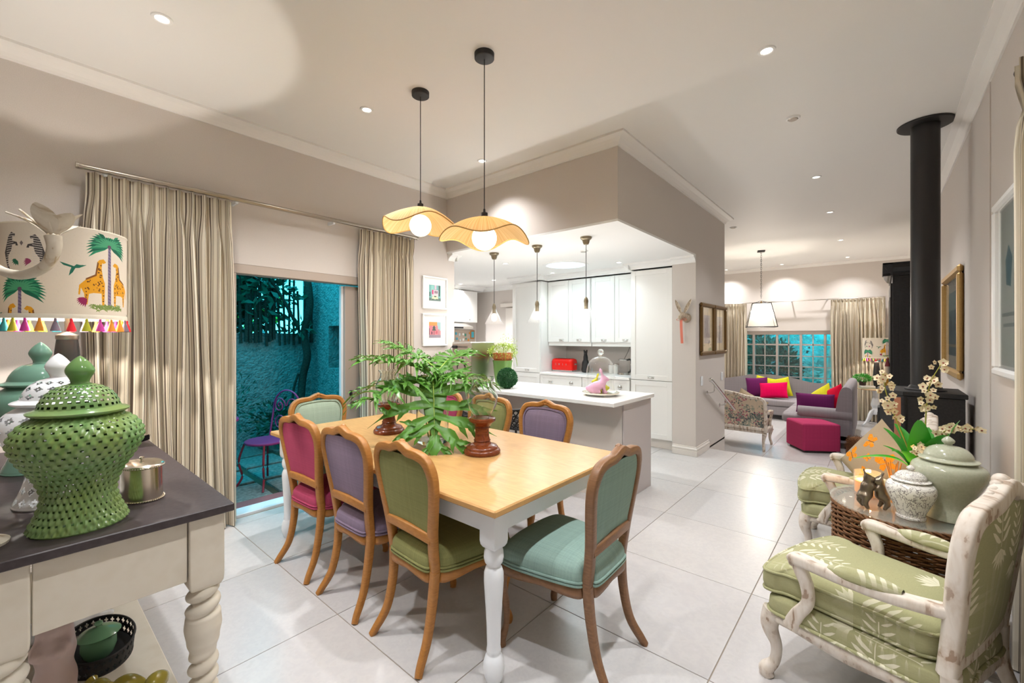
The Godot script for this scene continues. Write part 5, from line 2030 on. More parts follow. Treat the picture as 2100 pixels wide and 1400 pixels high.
func butterfly_tex() -> ImageTexture:
	var im := Image.create(512, 512, false, Image.FORMAT_RGB8)
	im.fill(C(172, 154, 128))
	var r := RandomNumberGenerator.new()
	r.seed = 31
	for i in 6000:
		var g := r.randf_range(-0.03, 0.03)
		im.fill_rect(Rect2i(r.randi_range(0, 511), r.randi_range(0, 511), 6 if i % 2 else 1, 1 if i % 2 else 6), Color(0.675 + g, 0.60 + g, 0.50 + g))
	for q in [[150, 110, 1.0, 0.3], [360, 150, 0.9, -0.5], [120, 330, 0.9, -0.2], [330, 380, 1.1, 0.5], [250, 250, 0.5, 0.1]]:
		for s in [-1.0, 1.0]:
			for wv in [[[0, 0], [12, -50], [62, -62], [70, -30], [40, 0]], [[0, 4], [40, 4], [56, 30], [34, 54], [10, 34]]]:
				fill(im, wv.map(func(e): return Vector2(q[0], q[1]) + Vector2(e[0] * s, e[1]).rotated(q[3]) * q[2]), C(232, 146, 40))
			for k in 30:
				var e := Vector2(s * r.randf_range(8, 60), r.randf_range(-54, 44))
				fill(im, circ(2.2, 5).map(func(v): return v + Vector2(q[0], q[1]) + e.rotated(q[3]) * q[2]), C(250, 190, 90) if k % 2 else C(180, 100, 24))
		fill(im, [Vector2(-3, -30), Vector2(3, -30), Vector2(3, 36), Vector2(-3, 36)].map(func(e): return Vector2(q[0], q[1]) + e.rotated(q[3]) * q[2]), C(110, 66, 30))
	return ImageTexture.create_from_image(im)

func basket_table() -> void:
	var c := V(0.11, 0, -2.925)
	var wk := mat("wicker", C(156, 112, 72), 0.7)
	tri(wk, noise_tex(0.12, [C(150, 130, 110), Color.WHITE], 256, 61), 5.0)
	var o := thing("basket_table", "round woven wicker basket table with a glass top", "side table", c)
	var R := 0.292
	# uprights
	for i in 36:
		var a := TAU * (i + 0.5) / 36
		part(o, "stake", tube([V(cos(a) * (R - 0.006), 0.0, sin(a) * (R - 0.006)), V(cos(a) * (R + 0.004), 0.575, sin(a) * (R + 0.004))], 0.005, 6), wk)
	# woven rods pass in front of and behind the uprights in turn
	for j in 48:
		var y := 0.012 + j * 0.0118
		var path := []
		for i in 144:
			var a := TAU * i / 144
			var rr := R + y * 0.015 + 0.0075 * cos(18.0 * a + (PI if j % 2 else 0.0)) 
			path.append(V(cos(a) * rr, y + 0.002 * sin(a * 3.0 + j), sin(a) * rr))
		var b := MB.new()
		b.sweep(path, circ(0.0058, 5), [], Vector3.UP, true)
		part(o, "woven_rod", b, wk)
	# plaited rim
	for k in 2:
		var path := []
		for i in 160:
			var a := TAU * i / 160
			var ph := a * 30.0 + PI * k
			path.append(V(cos(a) * (R + 0.008 + 0.009 * cos(ph)), 0.578 + 0.008 * sin(ph), sin(a) * (R + 0.008 + 0.009 * cos(ph))))
		var b := MB.new()
		b.sweep(path, circ(0.007, 6), [], Vector3.UP, true)
		part(o, "plaited_rim", b, wk)
	part(o, "lid_board", lat(P2([0.0, 0.572, 0.28, 0.572, 0.285, 0.568, 0.285, 0.555, 0.0, 0.555]), 48), wk)
	var gt := mat("tableglass", Color(0.86, 0.93, 0.90, 0.12), 0.02)
	gt.transparency = BaseMaterial3D.TRANSPARENCY_ALPHA
	part(o, "glass_top", lat(P2([0.0, 0.590, 0.312, 0.590, 0.316, 0.593, 0.316, 0.597, 0.312, 0.600, 0.0, 0.600]), 64), gt)
	var y := 0.6005
	# celadon jar
	var jar := func(label: String, p: Vector3, s: Vector3, m: Material, nm: String, prof: Array) -> void:
		var j := thing(nm, label, "jar", p)
		var sc := func(a: Array) -> Array: return a.map(func(q): return Vector2(q.x * s.x, q.y * s.y))
		part(j, "body", lat(sc.call([Vector2(0, 0.0), Vector2(prof[0].x - 0.004, 0.0)] + spl(prof, 4) + P2([0.090, 0.352, 0.088, 0.362])), 48), m)
		var l := part(j, "lid", lat(sc.call(P2([0.090, 0.347, 0.108, 0.350, 0.118, 0.356, 0.1195, 0.361, 0.114, 0.365, 0.101, 0.369]) + spl(P2([0.097, 0.374, 0.094, 0.392, 0.08, 0.416, 0.058, 0.434, 0.026, 0.443, 0.018, 0.446]), 3)), 48), m)
		part(l, "finial", lat(sc.call(spl(P2([0.018, 0.444, 0.016, 0.452, 0.024, 0.462, 0.026, 0.474, 0.018, 0.486, 0.008, 0.496, 0.0, 0.500]), 3)), 24), m)
	var cr := tri(M.glaze_celadon, noise_tex(0.06, [C(222, 226, 214), Color.WHITE], 512, 71, 4, FastNoiseLite.TYPE_CELLULAR), 3.0)
	jar.call("large pale celadon ginger jar on the glass basket table", V(0.245, y, -2.845), V(0.88, 0.76, 1), cr, "celadon_jar", P2([0.100, 0.004, 0.098, 0.02, 0.086, 0.06, 0.086, 0.09, 0.100, 0.14, 0.126, 0.20, 0.146, 0.255, 0.150, 0.295, 0.138, 0.326, 0.108, 0.345, 0.097, 0.349]))
	var fl := mat("inkfloral", Color.WHITE, 0.18)
	fl.albedo_texture = floral_tex(C(236, 233, 226), [C(96, 88, 92), C(130, 120, 118), C(70, 62, 66)], 300, 0.5)
	fl.uv1_scale = Vector3(3, 1.2, 1)
	jar.call("small white ginger jar with grey flower sprigs on the glass table", V(0.112, y, -2.735), V(0.60, 0.49, 1), fl, "floral_jar", P2([0.088, 0.004, 0.090, 0.02, 0.084, 0.032, 0.092, 0.07, 0.120, 0.15, 0.146, 0.23, 0.151, 0.28, 0.138, 0.322, 0.108, 0.344, 0.097, 0.349]))
	# candle in a glass
	var cd := thing("candle_jar", "lit cream candle in a clear glass on the basket table", "candle", V(-0.045, y, -2.995))
	part(cd, "glass_jar", lat(P2([0.0, 0.0, 0.058, 0.0, 0.062, 0.004, 0.062, 0.118, 0.0595, 0.118, 0.0595, 0.010, 0.0, 0.010]), 36), M.glass)
	var wx := mat("wax", C(250, 226, 180), 0.5)
	wx.backlight_enabled = true
	wx.backlight = C(240, 200, 140)
	part(cd, "wax", lat(P2([0.0, 0.0105, 0.058, 0.0105, 0.059, 0.07, 0.050, 0.074, 0.0, 0.070]), 36), wx)
	var fm := mat("flameglow", C(255, 230, 160), 0.5)
	fm.emission_enabled = true
	fm.emission = C(255, 214, 130)
	fm.emission_energy_multiplier = 14.0
	part(cd, "wick", tube([V(0, 0.07, 0), V(0, 0.082, 0)], 0.001, 5), M.black)
	part(cd, "flame", lat(spl(P2([0.0, 0.080, 0.005, 0.086, 0.004, 0.096, 0.0, 0.108]), 3), 12), fm)
	omni(cd, V(0, 0.094, 0), C(255, 190, 110), 0.10, 0.006)
	# bronze rabbits
	var bn := blob([[V(0, 0.07, 0), V(0.005, 0.105, 0), 0.028, 0.024], [V(0.005, 0.105, 0), V(0.012, 0.138, 0), 0.022, 0.018], [V(0.012, 0.145, 0), V(0.030, 0.142, 0), 0.019, 0.012], [V(0.006, 0.155, 0.008), V(-0.012, 0.182, 0.010), 0.006, 0.004], [V(0.006, 0.155, -0.008), V(-0.004, 0.186, -0.012), 0.006, 0.004], [V(-0.008, 0.06, 0.02), V(-0.016, 0.03, 0.022), 0.018, 0.010], [V(-0.016, 0.03, 0.022), V(-0.004, 0.008, 0.022), 0.010, 0.009], [V(-0.008, 0.06, -0.02), V(-0.016, 0.03, -0.022), 0.018, 0.010], [V(-0.016, 0.03, -0.022), V(-0.004, 0.008, -0.022), 0.010, 0.009], [V(0.02, 0.11, 0.015), V(0.045, 0.10, 0.012), 0.009, 0.007], [V(0.02, 0.11, -0.015), V(0.045, 0.10, -0.012), 0.009, 0.007], [V(-0.028, 0.06, 0), V(-0.032, 0.06, 0), 0.012, 0.010]], 0.0045, 0.012)
	var rb := thing("rabbit_pair", "bronze figurine of two embracing rabbits on the glass table", "figurine", V(-0.022, y, -2.765), 0.5)
	part(rb, "rabbit", bn, M.bronze, at(V(-0.032, 0, 0)))
	part(rb, "rabbit", bn, M.bronze, Transform3D(Basis(Vector3.UP, PI).scaled(V(0.95, 0.95, 0.95)), V(0.034, 0, 0)))
	# reed diffuser
	var rd := thing("reed_diffuser", "reed diffuser with orange sticks behind the flower-sprig jar", "diffuser", V(0.055, y, -2.885))
	part(rd, "bottle", lat(P2([0, 0, 0.032, 0, 0.034, 0.004, 0.034, 0.06, 0.014, 0.075, 0.013, 0.09, 0.010, 0.09]), 24), M.glass)
	var st := mat("reed", C(222, 142, 50), 0.7)
	for i in 6:
		var a := i * 1.1
		part(rd, "stick", tube([V(cos(a) * 0.01, 0.01, sin(a) * 0.01), V(cos(a) * -0.03, 0.215, sin(a) * -0.03)], 0.0026, 5), st)
	# incense stick leaning from the candle side
	orchid(V(0.165, y, -3.06))

func floral_tex(bg: Color, inks: Array, n: int, size: float) -> ImageTexture:
	var im := Image.create(512, 512, false, Image.FORMAT_RGB8)
	im.fill(bg)
	var r := RandomNumberGenerator.new()
	r.seed = 91
	for i in n:
		var p := Vector2(r.randf_range(10, 500), r.randf_range(10, 500))
		var c: Color = inks[i % inks.size()]
		var a := r.randf() * TAU
		var q := p
		for k in 9:
			var d := Vector2(cos(a), sin(a))
			var e := q + d * 9 * size
			var nn := Vector2(-d.y, d.x) * 1.1
			fill(im, [q - nn, e - nn, e + nn, q + nn], c)
			if k % 2:
				leafp(im, e, a + (1.0 if k % 4 == 1 else -1.0), 18 * size, 4 * size, c)
			q = e
			a += r.randf_range(-0.5, 0.5)
		if i % 4 == 0:
			for k in 5:
				fill(im, circ(6 * size, 8).map(func(v): return v + q + Vector2(cos(k * 1.256), sin(k * 1.256)) * 8 * size), c.lerp(bg, 0.35))
			fill(im, circ(4 * size, 8).map(func(v): return v + q), c)
	return ImageTexture.create_from_image(im)

func strap_leaf(l: float, w: float, droop: float, tip := 0.0) -> MB:
	var rows := []
	for i in 13:
		var q := i / 12.0
		var ww := w * pow(sin(PI * clampf(pow(q, 0.75) * 0.96 + 0.03, 0, 1)), 0.6) * 0.5
		var p := V(0, l * (q - droop * q * q), l * (0.25 * q + droop * 0.8 * q * q))
		rows.append(PackedVector3Array([p + V(-ww, ww * 0.3, 0), p + V(-ww * 0.5, ww * 0.08, 0), p, p + V(ww * 0.5, ww * 0.08, 0), p + V(ww, ww * 0.3, 0)]))
	var b := MB.new()
	b.patch(rows, false, false, [], true)
	return b

func orchid(p: Vector3) -> void:
	var o := thing("potted_orchid", "cream flowered orchid with strap leaves in a clay bowl", "orchid", p)
	var bowl := mat("bowlclay", C(206, 168, 130), 0.6)
	part(o, "bowl", lat(P2([0.0, 0.0, 0.045, 0.0, 0.050, 0.006, 0.065, 0.05, 0.078, 0.10, 0.082, 0.115, 0.080, 0.118, 0.074, 0.112, 0.0, 0.100]), 32), bowl)
	part(o, "moss", lat(P2([0.0, 0.116, 0.04, 0.114, 0.073, 0.108]), 20), M.soil)
	var i := 0
	for q in [[0.36, 0.09, 0.25, 0.4], [0.34, 0.06, 0.5, -0.5], [0.30, 0.095, 0.15, 2.9], [0.38, 0.06, 0.35, 3.6], [0.30, 0.055, 0.75, -1.35], [0.36, 0.095, 0.1, 1.5], [0.33, 0.06, 0.3, -2.2], [0.28, 0.05, 0.6, 2.2], [0.34, 0.10, 0.05, -0.1], [0.24, 0.05, 0.4, 4.4]]:
		part(o, "leaf", strap_leaf(q[0], q[1], q[2]), M.leaf_orchid, Transform3D(Basis(Vector3.UP, q[3]), V(sin(q[3]) * 0.02, 0.105, cos(q[3]) * 0.02)))
	var r := RandomNumberGenerator.new()
	r.seed = 64
	var stem := mat("orchidstem", C(160, 160, 60), 0.6)
	var heart := mat("orchidheart", C(150, 70, 50), 0.7)
	# one five-petalled flower, facing +z
	var fl := MB.new()
	for k in 5:
		var a := TAU * k / 5 + 0.3
		var rows := []
		for e in 5:
			var s := e / 4.0
			var w := 0.010 * sin(PI * clampf(s * 0.9 + 0.08, 0, 1)) + 0.0006
			var d := V(cos(a), sin(a), 0)
			var n := V(-sin(a), cos(a), 0)
			rows.append(PackedVector3Array([d * s * 0.023 - n * w + V(0, 0, 0.004 * s), d * s * 0.023 + V(0, 0, 0.001), d * s * 0.023 + n * w + V(0, 0, 0.004 * s)]))
		fl.patch(rows, false, false, [], true)
	var fm := fl.mesh()
	var hm := MB.new()
	hm.ball(V(0, -0.002, 0.004), V(0.005, 0.004, 0.004), 8, 6)
	var hmm := hm.mesh()
	# sprays: from the bowl up; right-hand tall one, left one, low ones
	var paths := [
		[V(0.01, 0.11, 0), V(0.015, 0.30, -0.01), V(0.02, 0.46, -0.02), V(0.035, 0.60, -0.03), V(0.075, 0.70, -0.04)],
		[V(-0.01, 0.11, 0.0), V(-0.05, 0.26, 0.03), V(-0.10, 0.42, 0.06), V(-0.135, 0.54, 0.07), V(-0.15, 0.65, 0.06)],
		[V(0.0, 0.11, 0.01), V(0.05, 0.24, -0.02), V(0.07, 0.34, -0.03), V(0.13, 0.38, -0.06), V(0.20, 0.38, -0.08)],
		[V(0.0, 0.11, 0.01), V(-0.02, 0.20, 0.05), V(-0.01, 0.27, 0.09), V(0.02, 0.29, 0.12)]]
	for pa in paths:
		var sp := spl(pa, 8)
		var b := MB.new()
		var sc := []
		for k in sp.size():
			sc.append(lerpf(1.0, 0.45, float(k) / sp.size()))
		b.sweep(sp, circ(0.004, 6), sc, V(0, 0, 1))
		var stm := part(o, "flower_stem", b, stem)
		for k in range(sp.size() / 2, sp.size()):
			for e in 2:
				if r.randf() < 0.16:
					continue
				var ps: Vector3 = sp[k] + V(r.randf_range(-1, 1), r.randf_range(-0.7, 0.7), r.randf_range(-1, 1)) * 0.028
				var s := r.randf_range(0.5, 0.95)
				var look := V(-0.1, 0.1, 1).lerp(V(r.randf_range(-1, 1), r.randf_range(-0.5, 0.8), r.randf_range(-0.3, 1)), 0.6).normalized()
				var bs := Basis.looking_at(-look, Vector3.UP).scaled(V(s, s, s))
				part(stm, "flower", fm, M.petal, Transform3D(bs, ps))
				part(stm, "flower_heart", hmm, heart, Transform3D(bs, ps))

func stove() -> void:
	var o := thing("wood_stove", "black wood-burning stove with a tall flue pipe to the ceiling", "stove", V(0.245, 0, -4.79))
	# plan with a faceted front towards the room
	var plan := P2([-0.17, -0.24, 0.24, -0.24, 0.24, 0.24, -0.10, 0.24, -0.245, 0.10, -0.245, -0.10])
	var ex := func(a: Array, y: float, h: float, k: float, bev := 0.004) -> MB:
		var b := MB.new()
		b.extrude(a.map(func(q): return q * k), h, bev, Transform3D(Basis(Vector3.RIGHT, -PI / 2), V(0, y + h / 2, 0)))
		return b
	var pl := plan.map(func(q): return Vector2(q.x, -q.y))
	part(o, "plinth", ex.call(pl, 0.001, 0.06, 0.92), M.iron)
	part(o, "body", ex.call(pl, 0.06, 0.925, 0.985), M.iron)
	part(o, "top_plate", ex.call(pl, 0.985, 0.035, 1.04), M.iron)
	part(o, "copper_side", bxm(V(-0.135, 0.72, 0.2405), V(0.04, 0.5, 0.006), 0.002), mat("copperplate", C(206, 142, 112), 0.4, 0.4), at(V(0, 0, 0), 0.0))
	part(o, "seam", bxm(V(-0.085, 0.52, 0.238), V(0.012, 0.90, 0.008), 0.002), M.blackgloss)
	# door with glass on the room side
	var dr := part(o, "door", bxm(V(-0.245, 0.60, 0.0), V(0.02, 0.52, 0.18), 0.005), M.black)
	part(dr, "door_glass", bxm(V(-0.256, 0.62, 0.0), V(0.004, 0.36, 0.13)), M.blackgloss)
	part(dr, "handle", tube(spl([V(-0.258, 0.56, 0.085), V(-0.285, 0.58, 0.085), V(-0.285, 0.66, 0.085), V(-0.258, 0.68, 0.085)], 4), 0.006, 8), M.steel)
	var px := 0.035
	var pz := 0.03
	part(o, "flue_collar", lat(P2([0.125, 1.02, 0.125, 1.03, 0.105, 1.036, 0.094, 1.055, 0.088, 1.06]), 40), M.iron, at(V(px, 0, pz)))
	var fp := mat("fluepaint", C(44, 42, 42), 0.42, 0.2)
	for q in [[1.03, 2.05], [2.05, 2.85], [2.85, 3.14]]:
		part(o, "flue_pipe", lat(P2([0.088, q[0], 0.0885, q[0] + 0.004, 0.088, q[0] + 0.012, 0.088, q[1]]), 40), fp, at(V(px, 0, pz)))
	part(o, "ceiling_plate", lat(P2([0.088, 3.132, 0.168, 3.134, 0.172, 3.138, 0.172, 3.148, 0.0, 3.148]), 48), fp, at(V(px, 0, pz)))

func right_wall_things() -> void:
	# curtain at the near end of the right wall
	var cm: Material = M.ticking
	var rod := thing("curtain_rod", "dark curtain rod with finial above the curtain at the right edge", "curtain rod", V(XR - 0.055, 2.63, -2.92))
	part(rod, "pole", tube([V(0, 0, 0), V(0, 0, 2.4)], 0.014, 12), M.iron)
	part(rod, "finial", lat(spl(P2([0.012, 0, 0.02, 0.01, 0.024, 0.03, 0.014, 0.05, 0.0, 0.056]), 3), 16), M.iron, Transform3D(Basis(Vector3.RIGHT, -PI / 2), V(0, 0, 0)))
	part(rod, "bracket", bxm(V(0.027, -0.01, 0.25), V(0.05, 0.03, 0.022), 0.004), M.iron)
	var c := thing("curtain", "striped curtain hanging at the right edge behind the near armchair", "curtain", V(XR - 0.055, 0.01, -2.87), PI)
	part(c, "drape", curtain_mesh(1.5, 2.60, 17, 21), cm)
	# gilt picture beyond the stove
	var lin := mat("linenmount", C(206, 200, 184), 0.9)
	var t := print_tex(120, 90, C(96, 128, 128), [["r", 0, 0, 120, 26, C(140, 164, 158)], ["r", 0, 60, 120, 30, C(70, 100, 104)], ["p", [10, 60, 30, 30, 56, 52, 80, 24, 112, 60], C(60, 96, 104)], ["r", 20, 40, 30, 18, C(40, 74, 88)], ["r", 66, 46, 36, 16, C(50, 84, 90)], ["r", 0, 74, 120, 4, C(150, 140, 110)]])
	picture("large gilt framed blue-green print on the right wall beyond the stove", V(XR - 0.001, 1.57, -5.78), -PI / 2, 1.22, 0.98, 0.07, M.gilt, 0.12, lin, t, "", 0.04)
	var wf: Material = M.whiteframe
	var t2 := print_tex(60, 90, C(196, 204, 196), [["p", [20, 30, 28, 22, 38, 30, 34, 46, 22, 44], C(70, 120, 130)], ["r", 10, 60, 40, 2, C(140, 150, 150)], ["r", 14, 66, 30, 2, C(150, 160, 160)]])
	picture("tall white framed print on the right wall beside the curtain", V(XR - 0.001, 1.72, -3.47), -PI / 2, 0.66, 1.0, 0.045, wf, 0.02, M.mount, t2, "", 0.03)

# ------------------------------------------------------------------ kitchen
# panelled door facing +z: stiles and rails proud of a flat panel
func shaker(to: Node, called: String, x0: float, x1: float, y0: float, y1: float, z: float, hx := 99.0, hy := 0.0) -> void:
	var w := x1 - x0 - 0.004
	var h := y1 - y0 - 0.004
	var cx := (x0 + x1) / 2
	var cy := (y0 + y1) / 2
	var st := 0.065 if minf(w, h) > 0.3 else 0.04
	var d := part(to, called, bxm(V(cx, cy, z - 0.012), V(w - st, h - st, 0.012)), M.cabinet)
	for s in [-1.0, 1.0]:
		part(d, "stile", bxm(V(cx + s * (w - st) / 2, cy, z - 0.009), V(st, h, 0.02), 0.002), M.cabinet)
		part(d, "rail", bxm(V(cx, cy + s * (h - st) / 2, z - 0.009), V(w - 2 * st, st, 0.02), 0.002), M.cabinet)
	if hx < 50.0:
		var b := MB.new()
		var rows := []
		for i in 9:
			var a := PI * i / 8.0
			var row := PackedVector3Array()
			for k in 7:
				var e := PI / 2 * k / 6.0
				row.append(V(hx - cos(a) * 0.045 * cos(e * 0.9), hy + 0.012 - sin(e) * 0.004 - (1 - sin(a)) * 0.010 + 0.012 * cos(e) * sin(a) - 0.012, z + 0.001 + 0.024 * sin(a) * sin(e)))
			rows.append(row)
		b.patch(rows, false, false, [], true)
		b.box(V(hx, hy + 0.012, z + 0.002), V(0.094, 0.008, 0.004), 0.001)
		part(d, "cup_handle", b, M.chrome)

func cab(label: String, x0: float, x1: float, y0: float, y1: float, z: float, zb: float, plinth := false) -> Node3D:
	var o := thing("kitchen_cabinet", label, "cabinet", V(0, 0, 0), 0.0, "white panelled kitchen cabinets")
	part(o, "body", bxm(V((x0 + x1) / 2, (y0 + (0.12 if plinth else 0.0) + y1) / 2, (z - 0.02 + zb) / 2), V(x1 - x0, y1 - y0 - (0.12 if plinth else 0.0), absf(zb - z) - 0.022)), M.cabinet)
	if plinth:
		part(o, "plinth", bxm(V((x0 + x1) / 2, y0 + 0.061, (z - 0.06 + zb) / 2), V(x1 - x0, 0.12, absf(zb - z) - 0.065)), M.board)
	return o

func kitchen() -> void:
	var zb := -6.195
	# tall units
	var c := cab("tall white kitchen cupboard next to the pillar", -2.555, -1.985, 0.0, 2.335, -5.45, zb, true)
	shaker(c, "door", -2.55, -1.99, 0.88, 2.33, -5.45, -2.27, 0.915)
	shaker(c, "door", -2.55, -1.99, 0.125, 0.876, -5.45)
	c = cab("tall white kitchen cupboard left of the toaster", -4.66, -4.07, 0.0, 2.335, -5.45, zb, true)
	shaker(c, "door", -4.65, -4.08, 0.88, 2.33, -5.45, -4.34, 0.915)
	shaker(c, "door", -4.65, -4.08, 0.125, 0.876, -5.45)
	# wall units
	c = cab("white two-door wall cabinet above the red toaster", -4.065, -3.28, 1.36, 2.335, -5.64, zb)
	shaker(c, "door", -4.06, -3.672, 1.37, 2.33, -5.64, -3.80, 1.40)
	shaker(c, "door", -3.67, -3.285, 1.37, 2.33, -5.64, -3.48, 1.40)
	part(c, "light_pelmet", bxm(V(-3.67, 1.335, -5.68), V(0.78, 0.05, 0.03), 0.002), M.cabinet)
	c = cab("white two-door wall cabinet above the kettle", -3.27, -2.56, 1.36, 2.335, -5.64, zb)
	shaker(c, "door", -3.265, -2.888, 1.37, 2.33, -5.64, -3.06, 1.40)
	shaker(c, "door", -2.886, -2.565, 1.37, 2.33, -5.64, -2.72, 1.40)
	part(c, "light_pelmet", bxm(V(-2.915, 1.335, -5.68), V(0.70, 0.05, 0.03), 0.002), M.cabinet)
	# base units with drawers
	for q in [[-4.065, -3.31, [-3.867, -3.494], "white drawer base unit under the red toaster"], [-3.305, -2.56, [-3.10, -2.706], "white drawer base unit under the kettle"]]:
		c = cab(q[3], q[0], q[1], 0.0, 0.862, -5.44, zb, true)
		shaker(c, "drawer", q[0], q[1], 0.66, 0.86, -5.44, q[2][0], 0.755)
		shaker(c, "drawer", q[0], q[1], 0.40, 0.656, -5.44, q[2][1], 0.53)
		shaker(c, "drawer", q[0], q[1], 0.125, 0.396, -5.44)
		var b := MB.new()
		b.lathe(P2([0.0, 0.02, 0.02, 0.018, 0.03, 0.008, 0.034, 0.0]), 16, Transform3D(Basis(Vector3.RIGHT, PI / 2), V(q[2][1], 0.755, -5.439)))
		part(c, "cup_handle", b, M.chrome)
	solo("kitchen_worktop", "white stone worktop along the back kitchen wall", "worktop", bxm(V(-3.312, 0.882, -5.805), V(1.50, 0.036, 0.77), 0.003), M.quartz)
	# island
	var il := thing("kitchen_island", "taupe kitchen island with a grey end panel", "kitchen island")
	part(il, "front_panel", bxm(V(-2.785, 0.43, -3.50), V(2.16, 0.86, 0.04)), M.wall)
	part(il, "end_panel", bxm(V(-1.70, 0.43, -3.77), V(0.02, 0.862, 0.58), 0.002), mat("endpanel", C(196, 188, 186), 0.5))
	part(il, "back_panel", bxm(V(-2.785, 0.43, -4.045), V(2.16, 0.86, 0.03)), M.cabinet)
	part(il, "side_panel", bxm(V(-3.855, 0.43, -3.77), V(0.02, 0.86, 0.50)), M.cabinet)
	var b2 := MB.new()
	moulding(b2, P2(SKIRT), V(-3.86, 0.001, -3.48), V(-1.71, 0.001, -3.48), V(0, 0, 1))
	part(il, "skirting", b2, M.board)
	solo("island_worktop", "white stone island worktop with overhang", "worktop", bxm(V(-2.758, 0.882, -3.642), V(2.205, 0.036, 0.84), 0.004), M.quartz)
	# stools
	for q in [[V(-2.54, 0, -3.07), "black lattice-back counter stool behind the mauve chair at the island"], [V(-3.38, 0, -3.07), "black lattice-back counter stool half hidden behind the leafy plant"]]:
		stool(q[0], q[1])
	island_things()
	counter_things()
	kitchen_left()
	pillar_things()
	kitchen_pendants()

func stool(p: Vector3, label: String) -> void:
	var o := thing("counter_stool", label, "stool", p, PI, "black lattice counter stools")
	# shell: seat curling up into a low back (back at -z), pierced by a diagonal lattice
	var path := spl([Vector2(0.19, 0.605), Vector2(0.10, 0.60), Vector2(-0.05, 0.60), Vector2(-0.14, 0.62), Vector2(-0.19, 0.69), Vector2(-0.215, 0.80)], 5)
	var surf := func(u: float, s: float) -> Vector3:
		var f := s * (path.size() - 1)
		var i := mini(int(f), path.size() - 2)
		var q: Vector2 = path[i].lerp(path[i + 1], f - i)
		var hw := lerpf(0.20, 0.225, s)
		return V(u * hw, q.y + 0.06 * pow(absf(u), 2.5) * (1.0 - s * 0.6), q.x + 0.07 * pow(absf(u), 2.5) * smoothstep(0.5, 1.0, s))
	var n := 9
	for k in range(-n, n * 2):
		for d in [1.0, -1.0]:
			var pts := []
			for i in 25:
				var s := i / 24.0
				var u := (float(k) / n + s * 1.0) * 2.0 - 1.0
				if absf(u) <= 1.0:
					pts.append(surf.call(u * d, s))
			if pts.size() > 2:
				var b := MB.new()
				b.sweep(pts, rrect(0.013, 0.009, 0.003, 1), [], V(0, 0.7, 0.7))
				part(o, "lattice_bar", b, M.black)
	var rim := []
	for i in 12:
		rim.append(surf.call(-1.0, i / 11.0))
	for i in range(1, 12):
		rim.append(surf.call(-1.0 + 2.0 * i / 12.0, 1.0))
	for i in 12:
		rim.append(surf.call(1.0, 1.0 - i / 11.0))
	for i in range(1, 12):
		rim.append(surf.call(1.0 - 2.0 * i / 12.0, 0.0))
	var b2 := MB.new()
	b2.sweep(rim, circ(0.011, 8), [], V(0, 0.7, 0.7), true)
	part(o, "rim", b2, M.black)
	for sx in [-1.0, 1.0]:
		for sz in [-1.0, 1.0]:
			part(o, "leg", tube([V(sx * 0.12, 0.60, sz * 0.10), V(sx * 0.19, 0.0, sz * 0.18)], 0.011, 8), M.black)
		part(o, "foot_rail", tube([V(sx * 0.17, 0.20, -0.155), V(sx * 0.17, 0.20, 0.155)], 0.008, 8), M.black)
	part(o, "foot_rail", tube([V(-0.17, 0.20, 0.155), V(0.17, 0.20, 0.155)], 0.008, 8), M.black)

func rabbit(k: float) -> MB:
	# sitting hare in profile, nose towards +x
	return blob([[V(-0.055, 0.045, 0) * k, V(-0.02, 0.06, 0) * k, 0.048 * k, 0.046 * k], [V(-0.02, 0.06, 0) * k, V(0.035, 0.095, 0) * k, 0.044 * k, 0.032 * k], [V(0.035, 0.095, 0) * k, V(0.05, 0.125, 0) * k, 0.028 * k, 0.026 * k], [V(0.052, 0.135, 0) * k, V(0.088, 0.124, 0) * k, 0.026 * k, 0.014 * k], [V(0.042, 0.15, 0.010) * k, V(0.018, 0.205, 0.014) * k, 0.009 * k, 0.010 * k], [V(0.018, 0.205, 0.014) * k, V(0.012, 0.225, 0.014) * k, 0.009 * k, 0.004 * k], [V(0.042, 0.15, -0.010) * k, V(0.024, 0.208, -0.014) * k, 0.009 * k, 0.010 * k], [V(0.024, 0.208, -0.014) * k, V(0.02, 0.228, -0.014) * k, 0.009 * k, 0.004 * k], [V(0.04, 0.08, 0.018) * k, V(0.055, 0.012, 0.02) * k, 0.016 * k, 0.011 * k], [V(0.04, 0.08, -0.018) * k, V(0.055, 0.012, -0.02) * k, 0.016 * k, 0.011 * k], [V(0.055, 0.010, 0.02) * k, V(0.072, 0.009, 0.02) * k, 0.010 * k, 0.009 * k], [V(0.055, 0.010, -0.02) * k, V(0.072, 0.009, -0.02) * k, 0.010 * k, 0.009 * k], [V(-0.05, 0.02, 0.035) * k, V(0.0, 0.012, 0.038) * k, 0.022 * k, 0.012 * k], [V(-0.05, 0.02, -0.035) * k, V(0.0, 0.012, -0.038) * k, 0.022 * k, 0.012 * k], [V(-0.105, 0.045, 0) * k, V(-0.108, 0.048, 0) * k, 0.018 * k, 0.016 * k]], 0.0075 * k, 0.02 * k)

